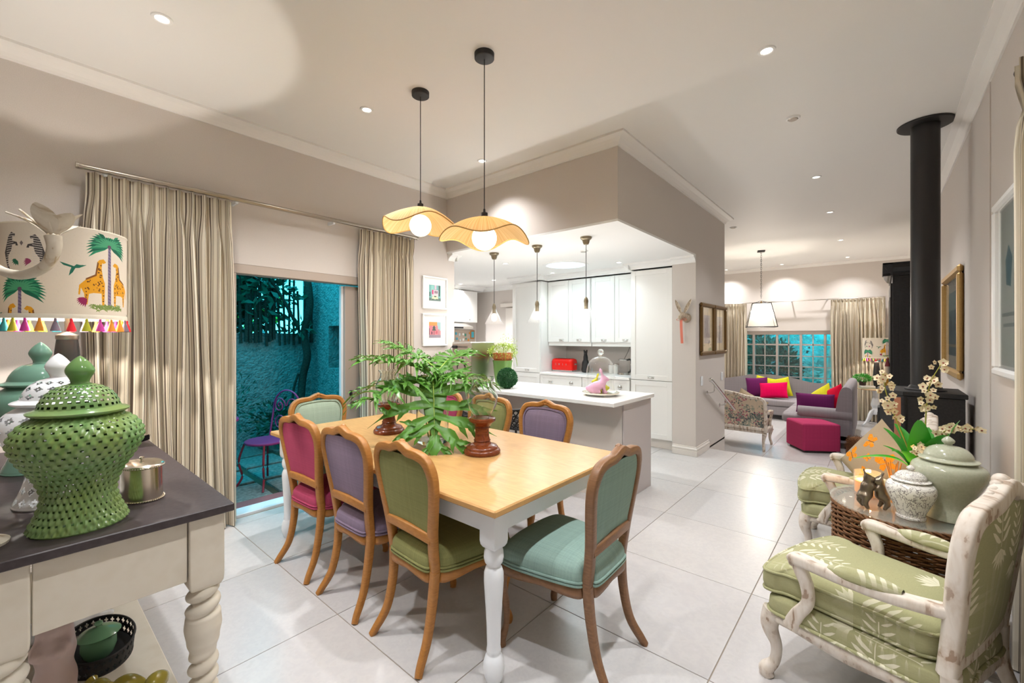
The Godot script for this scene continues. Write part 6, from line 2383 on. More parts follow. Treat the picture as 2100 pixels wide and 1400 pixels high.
func island_things() -> void:
	var y := 0.9005
	# coffee machine seen from behind
	var o := thing("coffee_machine", "boxy stainless coffee machine standing at the island's left end", "coffee machine", V(-3.57, y, -3.49))
	part(o, "casing", bxm(V(0, 0.255, 0), V(0.318, 0.47, 0.378), 0.008), M.steel)
	part(o, "back_panel", bxm(V(0, 0.25, 0.191), V(0.30, 0.44, 0.006), 0.002), mat("greige", C(178, 164, 150), 0.5))
	for i in 8:
		part(o, "vent_slot", bxm(V(-0.06 + i * 0.022, 0.435, 0.1945), V(0.010, 0.020, 0.002)), M.black)
	for s in [-1.0, 1.0]:
		for k in 4:
			part(o, "vent_slot", bxm(V(s * (0.028 + 0.012 * k), 0.30 - 0.03 * k, 0.1945), V(0.014, 0.045, 0.002)), M.iron, at(V(0, 0, 0)))
	part(o, "plug", bxm(V(-0.09, 0.435, 0.21), V(0.07, 0.03, 0.03), 0.006), M.black)
	part(o, "rating_label", bxm(V(-0.065, 0.375, 0.1945), V(0.055, 0.045, 0.001)), M.glaze_white)
	part(o, "cable", tube(spl([V(-0.125, 0.435, 0.215), V(-0.15, 0.40, 0.22), V(-0.14, 0.20, 0.22), V(-0.145, 0.012, 0.21)], 6), 0.004, 6), M.black)
	part(o, "steam_knob", lat(P2([0, 0.03, 0.022, 0.028, 0.026, 0.0]), 20), M.black, Transform3D(Basis(V(0, 0, 1), -PI / 2), V(0.160, 0.34, -0.12)))
	for sx in [-1.0, 1.0]:
		for sz in [-1.0, 1.0]:
			part(o, "foot", lat(P2([0, 0, 0.016, 0.0, 0.018, 0.02, 0, 0.022]), 12), M.black, at(V(sx * 0.12, 0.0, sz * 0.15)))
	# creeping plant in clay pot inside a green cachepot
	var gp := mat("cachepot", C(112, 152, 84), 0.2)
	o = thing("potted_creeper", "wispy lime creeper in a clay pot set in a green glazed pot", "potted plant", V(-3.235, y, -3.62))
	part(o, "outer_pot", lat(P2([0.0, 0.0, 0.075, 0.0, 0.080, 0.008, 0.095, 0.12, 0.108, 0.262, 0.112, 0.27, 0.112, 0.285, 0.104, 0.285, 0.0, 0.24]), 36), gp)
	part(o, "clay_pot", lat(P2([0.094, 0.25, 0.102, 0.30, 0.112, 0.302, 0.114, 0.365, 0.104, 0.367, 0.100, 0.34, 0.0, 0.335]), 36), M.terracotta)
	var fo := leaf_ball(V(0, 0.38, 0), V(0.17, 0.10, 0.17), 1500, 0.013, 0.010, 15, 0.35)
	var tr := leaf_ball(V(0.09, 0.47, 0.02), V(0.12, 0.13, 0.12), 160, 0.012, 0.010, 16, 0.6)
	fo.add(tr)
	for i in 40:
		rng.seed = 400 + i
		var a := rng.randf() * TAU
		var l := rng.randf_range(0.12, 0.24)
		fo.sweep(spl([V(cos(a) * 0.03, 0.34, sin(a) * 0.03), V(cos(a) * 0.10, 0.42 + l * 0.2, sin(a) * 0.10), V(cos(a) * 0.17, 0.36 + l * (0.6 if i % 3 else -0.6), sin(a) * 0.17)], 4), circ(0.0012, 3))
	rng.seed = 7
	var fp := part(o, "foliage", fo, M.leaf_lime)
	fp.set_meta("kind", "stuff")
	# clipped ball
	o = thing("topiary_ball", "round clipped green box ball on the white island top", "topiary", V(-3.01, y + 0.108, -3.44))
	var bb := leaf_ball(V(0, 0, 0), V(0.100, 0.100, 0.100), 2400, 0.022, 0.011, 18, 0.12)
	part(o, "core", lat(spl(P2([0, -0.092, 0.06, -0.068, 0.09, 0, 0.06, 0.068, 0, 0.092]), 4), 24), M.leaf_box)
	var bl := part(o, "leaves", bb, M.leaf_box)
	bl.set_meta("kind", "stuff")
	# glass dome on a silver tray
	var p := V(-1.985, y, -3.60)
	o = thing("cake_tray", "round footed silver tray under the glass dome", "tray", p)
	part(o, "plate", lat(P2([0.0, 0.022, 0.150, 0.022, 0.160, 0.026, 0.170, 0.034, 0.173, 0.032, 0.170, 0.020, 0.150, 0.016, 0.0, 0.016]), 48), M.silver)
	for i in 4:
		var a := TAU * i / 4 + 0.8
		part(o, "foot", lat(P2([0, 0, 0.006, 0.0, 0.009, 0.008, 0.006, 0.018, 0.0, 0.02]), 10), M.silver, at(V(cos(a) * 0.14, 0, sin(a) * 0.14)))
	o = thing("glass_cloche", "clear glass dome with round knob over the rabbit figures", "cloche", p + V(0, 0.0225, 0))
	var cg := mat("clocheglass", Color(1, 1, 1, 0.035), 0.02)
	cg.transparency = BaseMaterial3D.TRANSPARENCY_ALPHA
	part(o, "dome", lat(spl(P2([0.134, 0.0, 0.134, 0.06, 0.133, 0.16, 0.128, 0.22, 0.112, 0.275, 0.080, 0.315, 0.04, 0.335, 0.0, 0.340]), 4), 56), cg)
	var kb := MB.new()
	kb.lathe(spl(P2([0.0, 0.3415, 0.010, 0.3415, 0.014, 0.346, 0.022, 0.358, 0.030, 0.376, 0.026, 0.398, 0.012, 0.408, 0.0, 0.410]), 4), 28)
	part(o, "knob", kb, M.solidglass)
	solo("pink_rabbit", "glossy pale pink rabbit figurine under the glass dome", "figurine", rabbit(1.0), mat("glaze_pink", C(232, 178, 206), 0.15), p + V(-0.005, 0.0225, 0.03), 0.75)
	solo("lime_rabbit", "glossy lime yellow rabbit figurine behind the pink one under glass", "figurine", rabbit(0.78), mat("glaze_lime", C(206, 206, 20), 0.15), p + V(-0.045, 0.0225, -0.062), 0.75 + PI)

# loose shell of small leaves round an ellipsoid
func leaf_ball(c: Vector3, r: Vector3, n: int, l: float, w: float, sd: int, fuzz: float) -> MB:
	var g := RandomNumberGenerator.new()
	g.seed = sd
	var b := MB.new()
	for i in n:
		var z := g.randf_range(-1, 1)
		var a := g.randf() * TAU
		var d := V(sqrt(1 - z * z) * cos(a), z, sqrt(1 - z * z) * sin(a))
		var p := c + d * r * g.randf_range(1.0 - fuzz, 1.0)
		var t := (d + V(g.randf_range(-1, 1), g.randf_range(-0.6, 1), g.randf_range(-1, 1)) * 0.9).normalized()
		var s := t.cross(V(g.randf_range(-1, 1), g.randf_range(-1, 1), g.randf_range(-1, 1))).normalized() * w * 0.5
		var e := p + t * l
		var m := (p + e) / 2 + t.cross(s).normalized() * l * 0.12
		var o := b.v.size()
		for q in [p, m + s, e, m - s]:
			b.v.append(q)
			b.n.append(t.cross(s).normalized())
			b.t.append(Vector2.ZERO)
		b.ix.append_array(PackedInt32Array([o, o + 1, o + 2, o, o + 2, o + 3]))
	return b

func counter_things() -> void:
	var y := 0.9005
	var red := mat("redenamel", C(232, 22, 14), 0.12)
	var o := thing("toaster", "glossy red long-slot toaster on the back worktop", "toaster", V(-3.85, y, -5.80))
	var sb := slab(0.40, 0.19, 0.05, [Vector2(0.01, 0.022), Vector2(0.0, 0.03), Vector2(0.0, 0.16), Vector2(0.012, 0.192), Vector2(0.05, 0.205)], 5)
	part(o, "shell", sb, red)
	part(o, "base", slab(0.39, 0.18, 0.045, [Vector2(0.0, 0.004), Vector2(0.0, 0.022)], 4), M.chrome)
	for z in [-0.035, 0.035]:
		part(o, "slot", bxm(V(0, 0.2055, z), V(0.28, 0.004, 0.028)), M.black)
	part(o, "lever", bxm(V(0.205, 0.12, 0), V(0.02, 0.02, 0.05), 0.004), M.chrome)
	var tx := 0
	for ch in "SMEG":
		var tm := TextMesh.new()
		tm.text = ch
		tm.font_size = 24
		tm.pixel_size = 0.0014
		tm.depth = 0.004
		tm.font = SystemFont.new()
		tm.font.font_names = PackedStringArray(["Droid Sans"])
		part(o, "letter", tm, M.chrome, at(V(-0.10 + tx * 0.066, 0.115, 0.097)))
		tx += 1
	solo("black_rabbit", "matt black upright rabbit figure behind the glass dome on the worktop", "figurine", blob([[V(0, 0.06, 0), V(0, 0.14, 0), 0.062, 0.05], [V(0, 0.14, 0), V(0.01, 0.20, 0), 0.045, 0.032], [V(0.015, 0.235, 0), V(0.035, 0.228, 0), 0.034, 0.026], [V(0.0, 0.26, 0.014), V(-0.012, 0.34, 0.02), 0.011, 0.012], [V(0.0, 0.26, -0.014), V(-0.006, 0.34, -0.022), 0.011, 0.012], [V(0.03, 0.10, 0.03), V(0.05, 0.02, 0.032), 0.022, 0.016], [V(0.03, 0.10, -0.03), V(0.05, 0.02, -0.032), 0.022, 0.016], [V(-0.02, 0.03, 0), V(0.03, 0.025, 0), 0.055, 0.035]], 0.011, 0.03), M.iron, V(-3.46, y, -5.80), -0.9)
	var k := thing("glass_kettle", "glass kettle with black handle on the back worktop", "kettle", V(-2.83, y, -5.80))
	part(k, "jug", lat(P2([0.0, 0.03, 0.075, 0.03, 0.078, 0.036, 0.078, 0.15, 0.070, 0.19, 0.066, 0.21]), 36), M.glass)
	part(k, "base", lat(P2([0.0, 0.0, 0.082, 0.0, 0.084, 0.006, 0.080, 0.030, 0.0, 0.032]), 36), M.chrome)
	part(k, "lid", lat(P2([0.066, 0.21, 0.068, 0.222, 0.05, 0.23, 0.0, 0.232]), 36), M.chrome)
	part(k, "handle", tube(spl([V(0.066, 0.215, 0), V(0.10, 0.225, 0), V(0.125, 0.20, 0), V(0.125, 0.10, 0), V(0.105, 0.05, 0), V(0.08, 0.04, 0)], 5), 0.013, 10), M.black)
	part(k, "cord", tube(spl([V(-0.01, 0.23, -0.06), V(0.03, 0.34, -0.10), V(0.05, 0.42, -0.12)], 4), 0.003, 6), M.black)
	for q in [[-3.10, "left"], [-3.02, "right"]]:
		var j := thing("storage_jar", "small white lidded jar behind the glass dome, %s of the pair" % q[1], "jar", V(q[0], y, -5.95), 0.0, "white storage jars on the back worktop")
		part(j, "body", lat(P2([0, 0, 0.036, 0, 0.038, 0.004, 0.038, 0.12, 0.034, 0.125]), 24), M.porcelain)
		part(j, "lid", lat(P2([0.034, 0.124, 0.039, 0.126, 0.039, 0.145, 0.0, 0.15]), 24), M.chrome)
	# power points on the splashback
	solo("wall_socket", "white power socket on the splashback beside the kettle", "socket", bxm(V(0, 0, 0.005), V(0.11, 0.07, 0.010), 0.003), M.whitepaint, V(-2.66, 1.05, -6.199))

func kitchen_left() -> void:
	# cupboards on the kitchen's left wall, faces towards +x
	var R := -PI / 2
	var o := thing("kitchen_cabinet", "white wall cabinet over the cooker hood at the kitchen's far left", "cabinet", V(0, 0, 0), 0.0, "white panelled kitchen cabinets")
	var body := MB.new()
	body.box(V(-6.12, 2.03, -5.30), V(0.29, 0.60, 1.28))
	part(o, "body", body, M.cabinet)
	part(o, "door", bxm(V(-5.962, 2.03, -5.62), V(0.02, 0.59, 0.60), 0.002), M.cabinet)
	part(o, "door", bxm(V(-5.962, 2.03, -5.01), V(0.02, 0.59, 0.60), 0.002), M.cabinet)
	part(o, "knob", lat(P2([0, 0.02, 0.012, 0.018, 0.008, 0.0]), 14), M.chrome, Transform3D(Basis(V(0, 0, 1), -PI / 2), V(-5.95, 1.78, -5.70)))
	var h := thing("cooker_hood", "slanted stainless cooker hood under the far left wall cabinet", "cooker hood")
	var m := MB.new()
	m.extrude(P2([-6.265, 1.73, -6.265, 1.60, -5.74, 1.60, -5.74, 1.64, -6.0, 1.73]), 0.9, 0.002, at(V(0, 0, -5.15)))
	part(h, "canopy", m, M.steel)
	part(h, "control_strip", bxm(V(-5.735, 1.62, -5.15), V(0.006, 0.03, 0.4)), M.black)
	solo("base_cabinet_run", "white base cabinets with worktop along the kitchen's left wall", "cabinet", bxm(V(-5.96, 0.44, -4.86), V(0.60, 0.88, 2.6), 0.004), M.cabinet)
	# pinboard with magnets
	var pb := thing("magnet_board", "beige magnet board crowded with small souvenirs", "board", V(-6.262, 0, 0))
	part(pb, "panel", bxm(V(0.006, 1.40, -5.72), V(0.012, 0.38, 0.86), 0.002), mat("beigeboard", C(176, 160, 144), 0.6))
	var g := RandomNumberGenerator.new()
	g.seed = 71
	var cols := [C(226, 120, 150), C(70, 170, 190), C(236, 236, 230), C(206, 140, 60), C(90, 110, 120), C(190, 205, 205), C(60, 140, 120)]
	for i in 7:
		mat("magnet%d" % i, cols[i], 0.5)
	var i := 0
	for r in 3:
		for k in 7:
			i += 1
			var z := -5.98 + k * 0.085 + g.randf_range(-0.02, 0.02)
			var yy := 1.30 + r * 0.105 + g.randf_range(-0.02, 0.02)
			var mm = M["magnet%d" % (i * 3 % 7)]
			if i % 2:
				part(pb, "magnet", lat(P2([0, 0.008, g.randf_range(0.018, 0.03), 0.006, 0.02, 0.0]), 14), mm, Transform3D(Basis(V(0, 0, 1), -PI / 2), V(0.0125, yy, z)))
			else:
				part(pb, "magnet", bxm(V(0.016, yy, z), V(0.006, g.randf_range(0.04, 0.06), g.randf_range(0.035, 0.055)), 0.002), mm)
	part(pb, "small_frame", bxm(V(0.018, 1.50, -6.07), V(0.012, 0.17, 0.11), 0.003), M.beech)
	part(pb, "small_picture", bxm(V(0.026, 1.50, -6.07), V(0.003, 0.12, 0.07)), M.magnet1)
	# boards standing on the worktop
	for q in [[-5.95, 0.13, "round wooden chopping board standing against the magnet board", M.beech], [-5.70, 0.11, "dark round wooden board standing against the magnet board", M.walnut]]:
		var cb := thing("chopping_board", q[2], "chopping board", V(-6.20, 0.882 + q[1] * 1.6, q[0]))
		part(cb, "blade", lat(P2([0.0, -0.008, q[1], -0.008, q[1] + 0.003, 0.0, q[1], 0.008, 0.0, 0.008]), 32), q[3], Transform3D(Basis(V(0, 0, 1), -PI / 2 + 0.12).scaled(V(1.6, 1, 0.7)), V(0, 0, 0)))

func pillar_things() -> void:
	# hare's head trophy
	var w := mat("bisque", C(206, 196, 182), 0.7)
	tri(w, patch_tex(C(214, 204, 190), C(160, 140, 122), C(236, 230, 220), 47, 0.28), 6.0)
	var o := thing("hare_head", "wall mounted hare's head with a coral ribbon on the pillar", "wall ornament", V(-1.815, 1.70, -5.389))
	part(o, "plaque", lat(P2([0.0, 0.012, 0.05, 0.012, 0.056, 0.006, 0.058, 0.0]), 28), w, Transform3D(Basis(Vector3.RIGHT, PI / 2), V(0.02, -0.02, 0)))
	part(o, "head", blob([[V(0.02, -0.02, 0.02), V(0.01, -0.01, 0.06), 0.045, 0.042], [V(0.0, 0.01, 0.08), V(-0.012, -0.012, 0.12), 0.040, 0.026], [V(-0.012, -0.018, 0.125), V(-0.014, -0.022, 0.135), 0.022, 0.016]], 0.007, 0.03), w)
	for s in [-1.0, 1.0]:
		var rows := []
		for i in 11:
			var q := i / 10.0
			var ww := 0.024 * pow(sin(PI * clampf(q * 0.93 + 0.05, 0, 1)), 0.7)
			var p := V(s * (0.018 + 0.075 * q), 0.035 + 0.17 * q, 0.07 - 0.02 * q)
			rows.append(PackedVector3Array([p + V(-ww, 0, 0.008), p + V(0, 0, -0.006), p + V(ww, 0, 0.008)]))
		var b := MB.new()
		b.patch(rows, false, false, [], true)
		for k in b.v.size():
			pass
		part(o, "ear", b, w)
	var rb := mat("ribbon", C(216, 120, 98), 0.6)
	var bow := MB.new()
	for s in [-1.0, 1.0]:
		bow.sweep(spl([V(0, -0.045, 0.115), V(s * 0.035, -0.030, 0.12), V(s * 0.06, -0.042, 0.115), V(s * 0.035, -0.055, 0.12), V(0, -0.047, 0.118)], 4), rrect(0.003, 0.014, 0.001, 1), [], V(0, 0, 1))
	part(o, "bow", bow, rb)
	for x in [-0.012, 0.004]:
		var tail := MB.new()
		tail.sweep(spl([V(x, -0.05, 0.118), V(x - 0.004, -0.15, 0.10), V(x + 0.002, -0.33, 0.09)], 5), rrect(0.016, 0.002, 0.0008, 1), [], V(0, 0, 1))
		part(o, "ribbon_tail", tail, rb)
	# switches
	for q in [[V(XB + 0.0005, 0.90, -5.60), "white light switch on the side wall near the pillar edge"], [V(XB + 0.0005, 0.90, -6.50), "white light switch at the end of the side wall by the steps"]]:
		var s := thing("light_switch", q[1], "switch", q[0], PI / 2, "white wall switches")
		part(s, "plate", bxm(V(0, 0, 0.005), V(0.075, 0.115, 0.009), 0.003), M.whitepaint)
		part(s, "rocker", bxm(V(0, 0, 0.0115), V(0.022, 0.04, 0.005), 0.002), M.whitepaint)
	# two gilt framed prints
	var lin := mat("creammount", C(222, 204, 168), 0.9)
	var old := mat("oldgilt", C(128, 98, 54), 0.45, 0.5)
	tri(old, noise_tex(0.1, [C(110, 96, 70), Color.WHITE, C(170, 150, 110)], 256, 27), 8.0)
	for q in [[-5.795, 61, "gilt framed grey sketch on the side wall, first of two"], [-6.365, 62, "gilt framed grey sketch on the side wall, second, next to the living room"]]:
		var g := RandomNumberGenerator.new()
		g.seed = q[1]
		var marks := []
		for i in 90:
			var x := g.randf_range(4, 56)
			var yy := g.randf_range(4, 90)
			marks.append(["p", [x, yy, x + 2, yy, x + g.randf_range(-6, 6), yy + g.randf_range(10, 26), x - 1, yy + 6], C(110, 104, 116).lerp(C(190, 182, 184), g.randf())])
		picture(q[2], V(XB + 0.001, 1.545, q[0]), PI / 2, 0.56, 0.66, 0.05, old, 0.10, lin, print_tex(60, 100, C(176, 168, 170), marks), "gilt framed sketches above the handrail", 0.035)
	# handrail
	var h := thing("handrail", "sloping metal handrail on the side wall by the steps", "handrail", V(XB, 0, 0))
	part(h, "rail", tube(spl([V(0.075, 0.90, -5.72), V(0.085, 0.885, -5.77), V(0.085, 0.50, -6.63), V(0.085, 0.40, -6.85)], 6), 0.019, 12), M.chrome)
	for q in [[0.73, -5.836, 0.845], [0.507, -6.391, 0.60]]:
		part(h, "bracket", tube(spl([V(0.006, q[0], q[1]), V(0.05, q[0] + 0.005, q[1]), V(0.085, q[0] + 0.03, q[1]), V(0.085, q[2], q[1])], 5), 0.006, 8), M.chrome)
		part(h, "rosette", lat(P2([0, 0.008, 0.025, 0.006, 0.028, 0.0]), 18), M.chrome, Transform3D(Basis(V(0, 0, 1), -PI / 2), V(0.001, q[0], q[1])))

func kitchen_pendants() -> void:
	var an := mat("antiquebrass", C(150, 138, 116), 0.35, 0.9)
	var glow := mat("filamentglow", C(255, 250, 240), 0.4)
	glow.emission_enabled = true
	glow.emission = C(255, 246, 232)
	glow.emission_energy_multiplier = 5.0
	var where := ["nearest the camera side", "in the middle of three", "furthest left of three"]
	var i := 0
	for x in [-2.195, -2.80, -3.43]:
		var o := thing("glass_pendant", "clear glass cone pendant over the island, " + where[i], "pendant lamp", V(x, KC, -3.69), 0.0, "glass cone pendants over the island")
		i += 1
		part(o, "canopy", lat(P2([0.0, -0.075, 0.022, -0.074, 0.030, -0.06, 0.038, -0.03, 0.05, -0.022, 0.056, -0.012, 0.056, 0.0]), 28), an)
		part(o, "cord", tube([V(0, -0.07, 0), V(0, -0.60, 0)], 0.0032, 6), M.black)
		part(o, "lamp_holder", lat(P2([0.006, -0.59, 0.014, -0.60, 0.020, -0.615, 0.024, -0.635, 0.020, -0.65, 0.020, -0.71, 0.0, -0.71]), 24), an)
		part(o, "glass_shade", lat(P2([0.022, -0.655, 0.026, -0.668, 0.108, -0.828, 0.110, -0.832]), 40), M.glass)
		var b := MB.new()
		b.lathe(spl(P2([0.012, -0.705, 0.018, -0.725, 0.030, -0.755, 0.028, -0.78, 0.014, -0.796, 0.0, -0.799]), 4), 20)
		part(o, "bulb", b, glow)
		omni(o, V(0, -0.76, 0), C(255, 250, 245), 0.26, 0.03)

# ------------------------------------------------------------------ living room, two steps down
func living() -> void:
	sofas()
	settee()
	ottoman()
	living_cushions()
	lamp_table()
	armoire()
	living_curtains()
	lantern()
	garden()

func sofas() -> void:
	var g: Material = M.grey
	var dk: Material = M.black
	# camel-back sofa in front of the window
	var o := thing("camelback_sofa", "long grey camel-back sofa in front of the living room window", "sofa", V(-2.40, LIV, -11.35))
	var b := MB.new()
	b.box(V(0, 0.20, 0), V(3.0, 0.20, 0.86), 0.02)
	part(o, "base", b, g)
	var top := spl(P2([-1.50, 0.74, -1.1, 0.75, -0.52, 0.79, 0.0, 0.90, 0.41, 0.93, 0.8, 0.90, 1.2, 0.80, 1.45, 0.775, 1.57, 0.79, 1.585, 0.70, 1.585, 0.30, -1.50, 0.30]), 5, true)
	top = spl(P2([-1.50, 0.74, -1.1, 0.75, -0.52, 0.79, 0.0, 0.89, 0.41, 0.925, 0.8, 0.89, 1.2, 0.80, 1.42, 0.785, 1.54, 0.80]), 6)
	top.append(Vector2(1.57, 0.77))
	top.append(Vector2(1.57, 0.30))
	top.append(Vector2(-1.50, 0.30))
	b = MB.new()
	b.extrude(top, 0.20, 0.025, Transform3D(Basis(Vector3.RIGHT, -0.12), V(0, 0.0, -0.30)))
	part(o, "backrest", b, g)
	for x in [-0.72, 0.72]:
		part(o, "seat_cushion", slab(1.42, 0.72, 0.06, [Vector2(0.02, 0.30), Vector2(0.0, 0.325), Vector2(0.0, 0.40), Vector2(0.02, 0.425), Vector2(0.06, 0.435)], 4, 0.012), g, at(V(x, 0, 0.09)))
	for x in [-1.50, 1.50]:
		b = MB.new()
		b.sweep([V(x, 0.53, 0.40), V(x, 0.53, -0.25)], circ(0.085, 16))
		b.box(V(x, 0.36, 0.06), V(0.13, 0.30, 0.68), 0.02)
		part(o, "arm", b, g)
	for x in [-1.4, 1.4]:
		for z in [-0.35, 0.36]:
			part(o, "leg", bxm(V(x, 0.05, z), V(0.06, 0.10, 0.06), 0.006), dk)
	# second sofa, side-on, rolled arm towards the camera
	o = thing("roll_arm_sofa", "grey roll-arm sofa seen from its end behind the square pink pouffe", "sofa", V(-0.78, LIV, -9.80))
	part(o, "base", bxm(V(0.0, 0.24, 0), V(0.84, 0.24, 2.16), 0.02), g)
	b = MB.new()
	var prof := spl([Vector2(0.22, 0.30), Vector2(0.24, 0.60), Vector2(0.27, 0.82), Vector2(0.31, 0.96), Vector2(0.37, 1.0), Vector2(0.44, 0.97), Vector2(0.455, 0.88)], 5)
	prof.append(Vector2(0.45, 0.10))
	prof.append(Vector2(0.30, 0.10))
	b.extrude(prof, 2.16, 0.02)
	part(o, "backrest", b, g)
	for z in [-0.5, 0.5]:
		part(o, "seat_cushion", slab(0.78, 0.96, 0.07, [Vector2(0.03, 0.36), Vector2(0.0, 0.39), Vector2(0.0, 0.46), Vector2(0.03, 0.495), Vector2(0.08, 0.505)], 4, 0.012), g, at(V(-0.14, 0, z)))
	for z in [-1.0, 1.0]:
		b = MB.new()
		b.sweep([V(-0.28, 0.535, z), V(0.455, 0.535, z)], circ(0.105, 20))
		b.box(V(0.08, 0.36, z * 1.0), V(0.72, 0.34, 0.17), 0.02)
		part(o, "arm", b, g)
	part(o, "seat_front", slab(0.30, 0.9, 0.12, [Vector2(0.03, 0.36), Vector2(0.0, 0.39), Vector2(0.0, 0.46), Vector2(0.03, 0.49), Vector2(0.08, 0.50)], 4, 0.01), g, at(V(-0.36, 0, 1.05 - 0.35)))
	for x in [-0.36, 0.38]:
		for z in [-1.0, 1.0]:
			part(o, "leg", bxm(V(x, 0.06, z), V(0.06, 0.12, 0.06), 0.006), dk)

func settee() -> void:
	var fl := mat("tapestry", Color.WHITE, 0.9, 0, 0.2)
	fl.albedo_texture = floral_tex(C(214, 198, 176), [C(96, 112, 112), C(128, 140, 132), C(80, 96, 100), C(176, 92, 116), C(150, 158, 146)], 150, 1.5)
	fl.uv1_triplanar = true
	fl.uv1_scale = Vector3(1.4, 1.4, 1.4)
	var pw: Material = M.distressed
	var o := thing("floral_settee", "floral tapestry settee with pale carved frame, seen from behind", "settee", V(-1.98, LIV, -8.02), PI)
	# local: faces +z, back at -z; half width 0.62
	var hw := 0.62
	var half := [Vector2(hw, 0.30), Vector2(hw, 0.50), Vector2(hw - 0.005, 0.72), Vector2(hw - 0.03, 0.80), Vector2(hw - 0.10, 0.835), Vector2(hw - 0.25, 0.845), Vector2(hw - 0.42, 0.885), Vector2(0.0, 0.91)]
	var full := half.duplicate()
	for i in range(half.size() - 2, -1, -1):
		full.append(Vector2(-half[i].x, half[i].y))
	var fp := []
	for q in spl(full, 5):
		fp.append(V(q.x, q.y, -0.27 - (q.y - 0.3) * 0.05))
	var b := MB.new()
	b.sweep(fp, rrect(0.05, 0.05, 0.014, 3), [], V(0, 0, 1))
	part(o, "back_frame", b, pw)
	part(o, "back_rail", bxm(V(0, 0.345, -0.27), V(hw * 2, 0.05, 0.05), 0.01), pw)
	var inner := []
	for q in full:
		inner.append(Vector2(q.x * 0.955, minf(q.y - 0.01, 0.9)))
	inner[0].y = 0.36
	inner[-1].y = 0.36
	b = MB.new()
	b.extrude(spl(inner, 3), 0.05, 0.0, Transform3D(Basis(Vector3.RIGHT, 0.05), V(0, 0, -0.262)))
	part(o, "backrest", b, fl)
	b = slab(1.16, 0.56, 0.05, [Vector2(0.03, 0.33), Vector2(0.0, 0.35), Vector2(0.0, 0.43), Vector2(0.03, 0.46), Vector2(0.08, 0.47)], 4, 0.015)
	part(o, "seat", b, fl, at(V(0, 0, 0.03)))
	part(o, "seat_rail", slab(1.26, 0.60, 0.06, [Vector2(0.02, 0.27), Vector2(0.0, 0.28), Vector2(0.0, 0.33), Vector2(0.02, 0.34)], 4), pw, at(V(0, 0, 0.03)))
	for s in [-1.0, 1.0]:
		b = MB.new()
		b.sweep(spl([V(s * 0.60, 0.30, 0.20), V(s * 0.61, 0.42, 0.15), V(s * 0.63, 0.56, 0.19), V(s * 0.63, 0.585, 0.17), V(s * 0.625, 0.57, 0.0), V(s * 0.62, 0.60, -0.26)], 5), rrect(0.04, 0.04, 0.012, 3), [], V(1, 0, 0))
		var arm := part(o, "arm", b, pw)
		b = MB.new()
		b.ball(V(s * 0.628, 0.60, 0.02), V(0.03, 0.025, 0.10), 14, 9)
		part(arm, "arm_pad", b, fl)
		for q in [[0.285, 0.30, 0.0], [-0.275, -0.30, 0.0]]:
			b = MB.new()
			b.sweep(spl([V(s * 0.60, 0.0, q[1]), V(s * 0.60, 0.04, q[1] * 0.99), V(s * 0.585, 0.14, q[0] * 0.93), V(s * 0.605, 0.28, q[0])], 5), circ(0.024, 10), spl([0.8, 0.9, 0.85, 1.5], 5), V(0, 0, 1))
			part(o, "leg", b, pw)
	var pl := pillow(0.45, 0.45, 0.15)
	cushion("beige cushion whose corner shows above the floral settee", M.cream, V(-1.66, LIV + 0.66, -7.98), pl, PI, 0.15, 0.5)

func ottoman() -> void:
	# square block pouffe standing askew
	var o := thing("square_pouffe", "raspberry pink square block pouffe on the living room floor", "pouffe", V(-0.82, LIV, -8.42), 0.573)
	part(o, "cover", slab(0.545, 0.545, 0.03, [Vector2(0.012, 0.035), Vector2(0.0, 0.045), Vector2(0.0, 0.425), Vector2(0.008, 0.445), Vector2(0.03, 0.455)], 4, 0.008), M.magenta)
	part(o, "plinth", bxm(V(0, 0.019, 0), V(0.46, 0.036, 0.46), 0.003), M.black)

func cushion(label: String, m: Material, p: Vector3, mesh, turn: float, lean: float, roll: float) -> void:
	var o := solo("scatter_cushion", label, "cushion", mesh, m, p, 0.0, "bright scatter cushions in the living room")
	o.transform = Transform3D(Basis(Vector3.UP, turn) * Basis(Vector3.RIGHT, -lean) * Basis(V(0, 0, 1), roll), p)

func living_cushions() -> void:
	var p45 := pillow(0.45, 0.45, 0.17).mesh()
	var p60 := pillow(0.56, 0.36, 0.17).mesh()
	var y := LIV
	cushion("plum velvet cushion on the camel-back sofa, left of the magenta one", M.velvet_plum, V(-2.15, y + 0.66, -11.25), p45, 0.1, 0.35, 0.1)
	cushion("lime velvet cushion peeping out behind the plum cushion", M.velvet_lime, V(-2.02, y + 0.67, -11.38), p45, 0.0, 0.35, -0.2)
	cushion("lime velvet cushion behind the magenta cushion", M.velvet_lime, V(-1.72, y + 0.66, -11.35), p45, 0.0, 0.35, 0.25)
	cushion("magenta velvet cushion leaning in front on the camel-back sofa", M.velvet_magenta, V(-1.80, y + 0.62, -11.12), p60, -0.1, 0.35, 0.12)
	cushion("lime velvet cushion on the roll-arm sofa behind the plum bolster", M.velvet_lime, V(-0.78, y + 0.71, -9.35), p45, -0.9, 0.3, 0.6)
	cushion("wide plum velvet cushion lying along the roll-arm sofa's near arm", M.velvet_plum, V(-0.84, y + 0.66, -9.02), p60, 0.15, 0.3, 0.0)
	cushion("red velvet cushion in the corner of the roll-arm sofa", M.velvet_red, V(-0.60, y + 0.72, -9.22), p45, -0.7, 0.2, 0.5)
	cushion("rust cushion squeezed between lime and red on the roll-arm sofa", M.terracotta, V(-0.64, y + 0.70, -9.58), p45, -1.2, 0.3, 0.3)

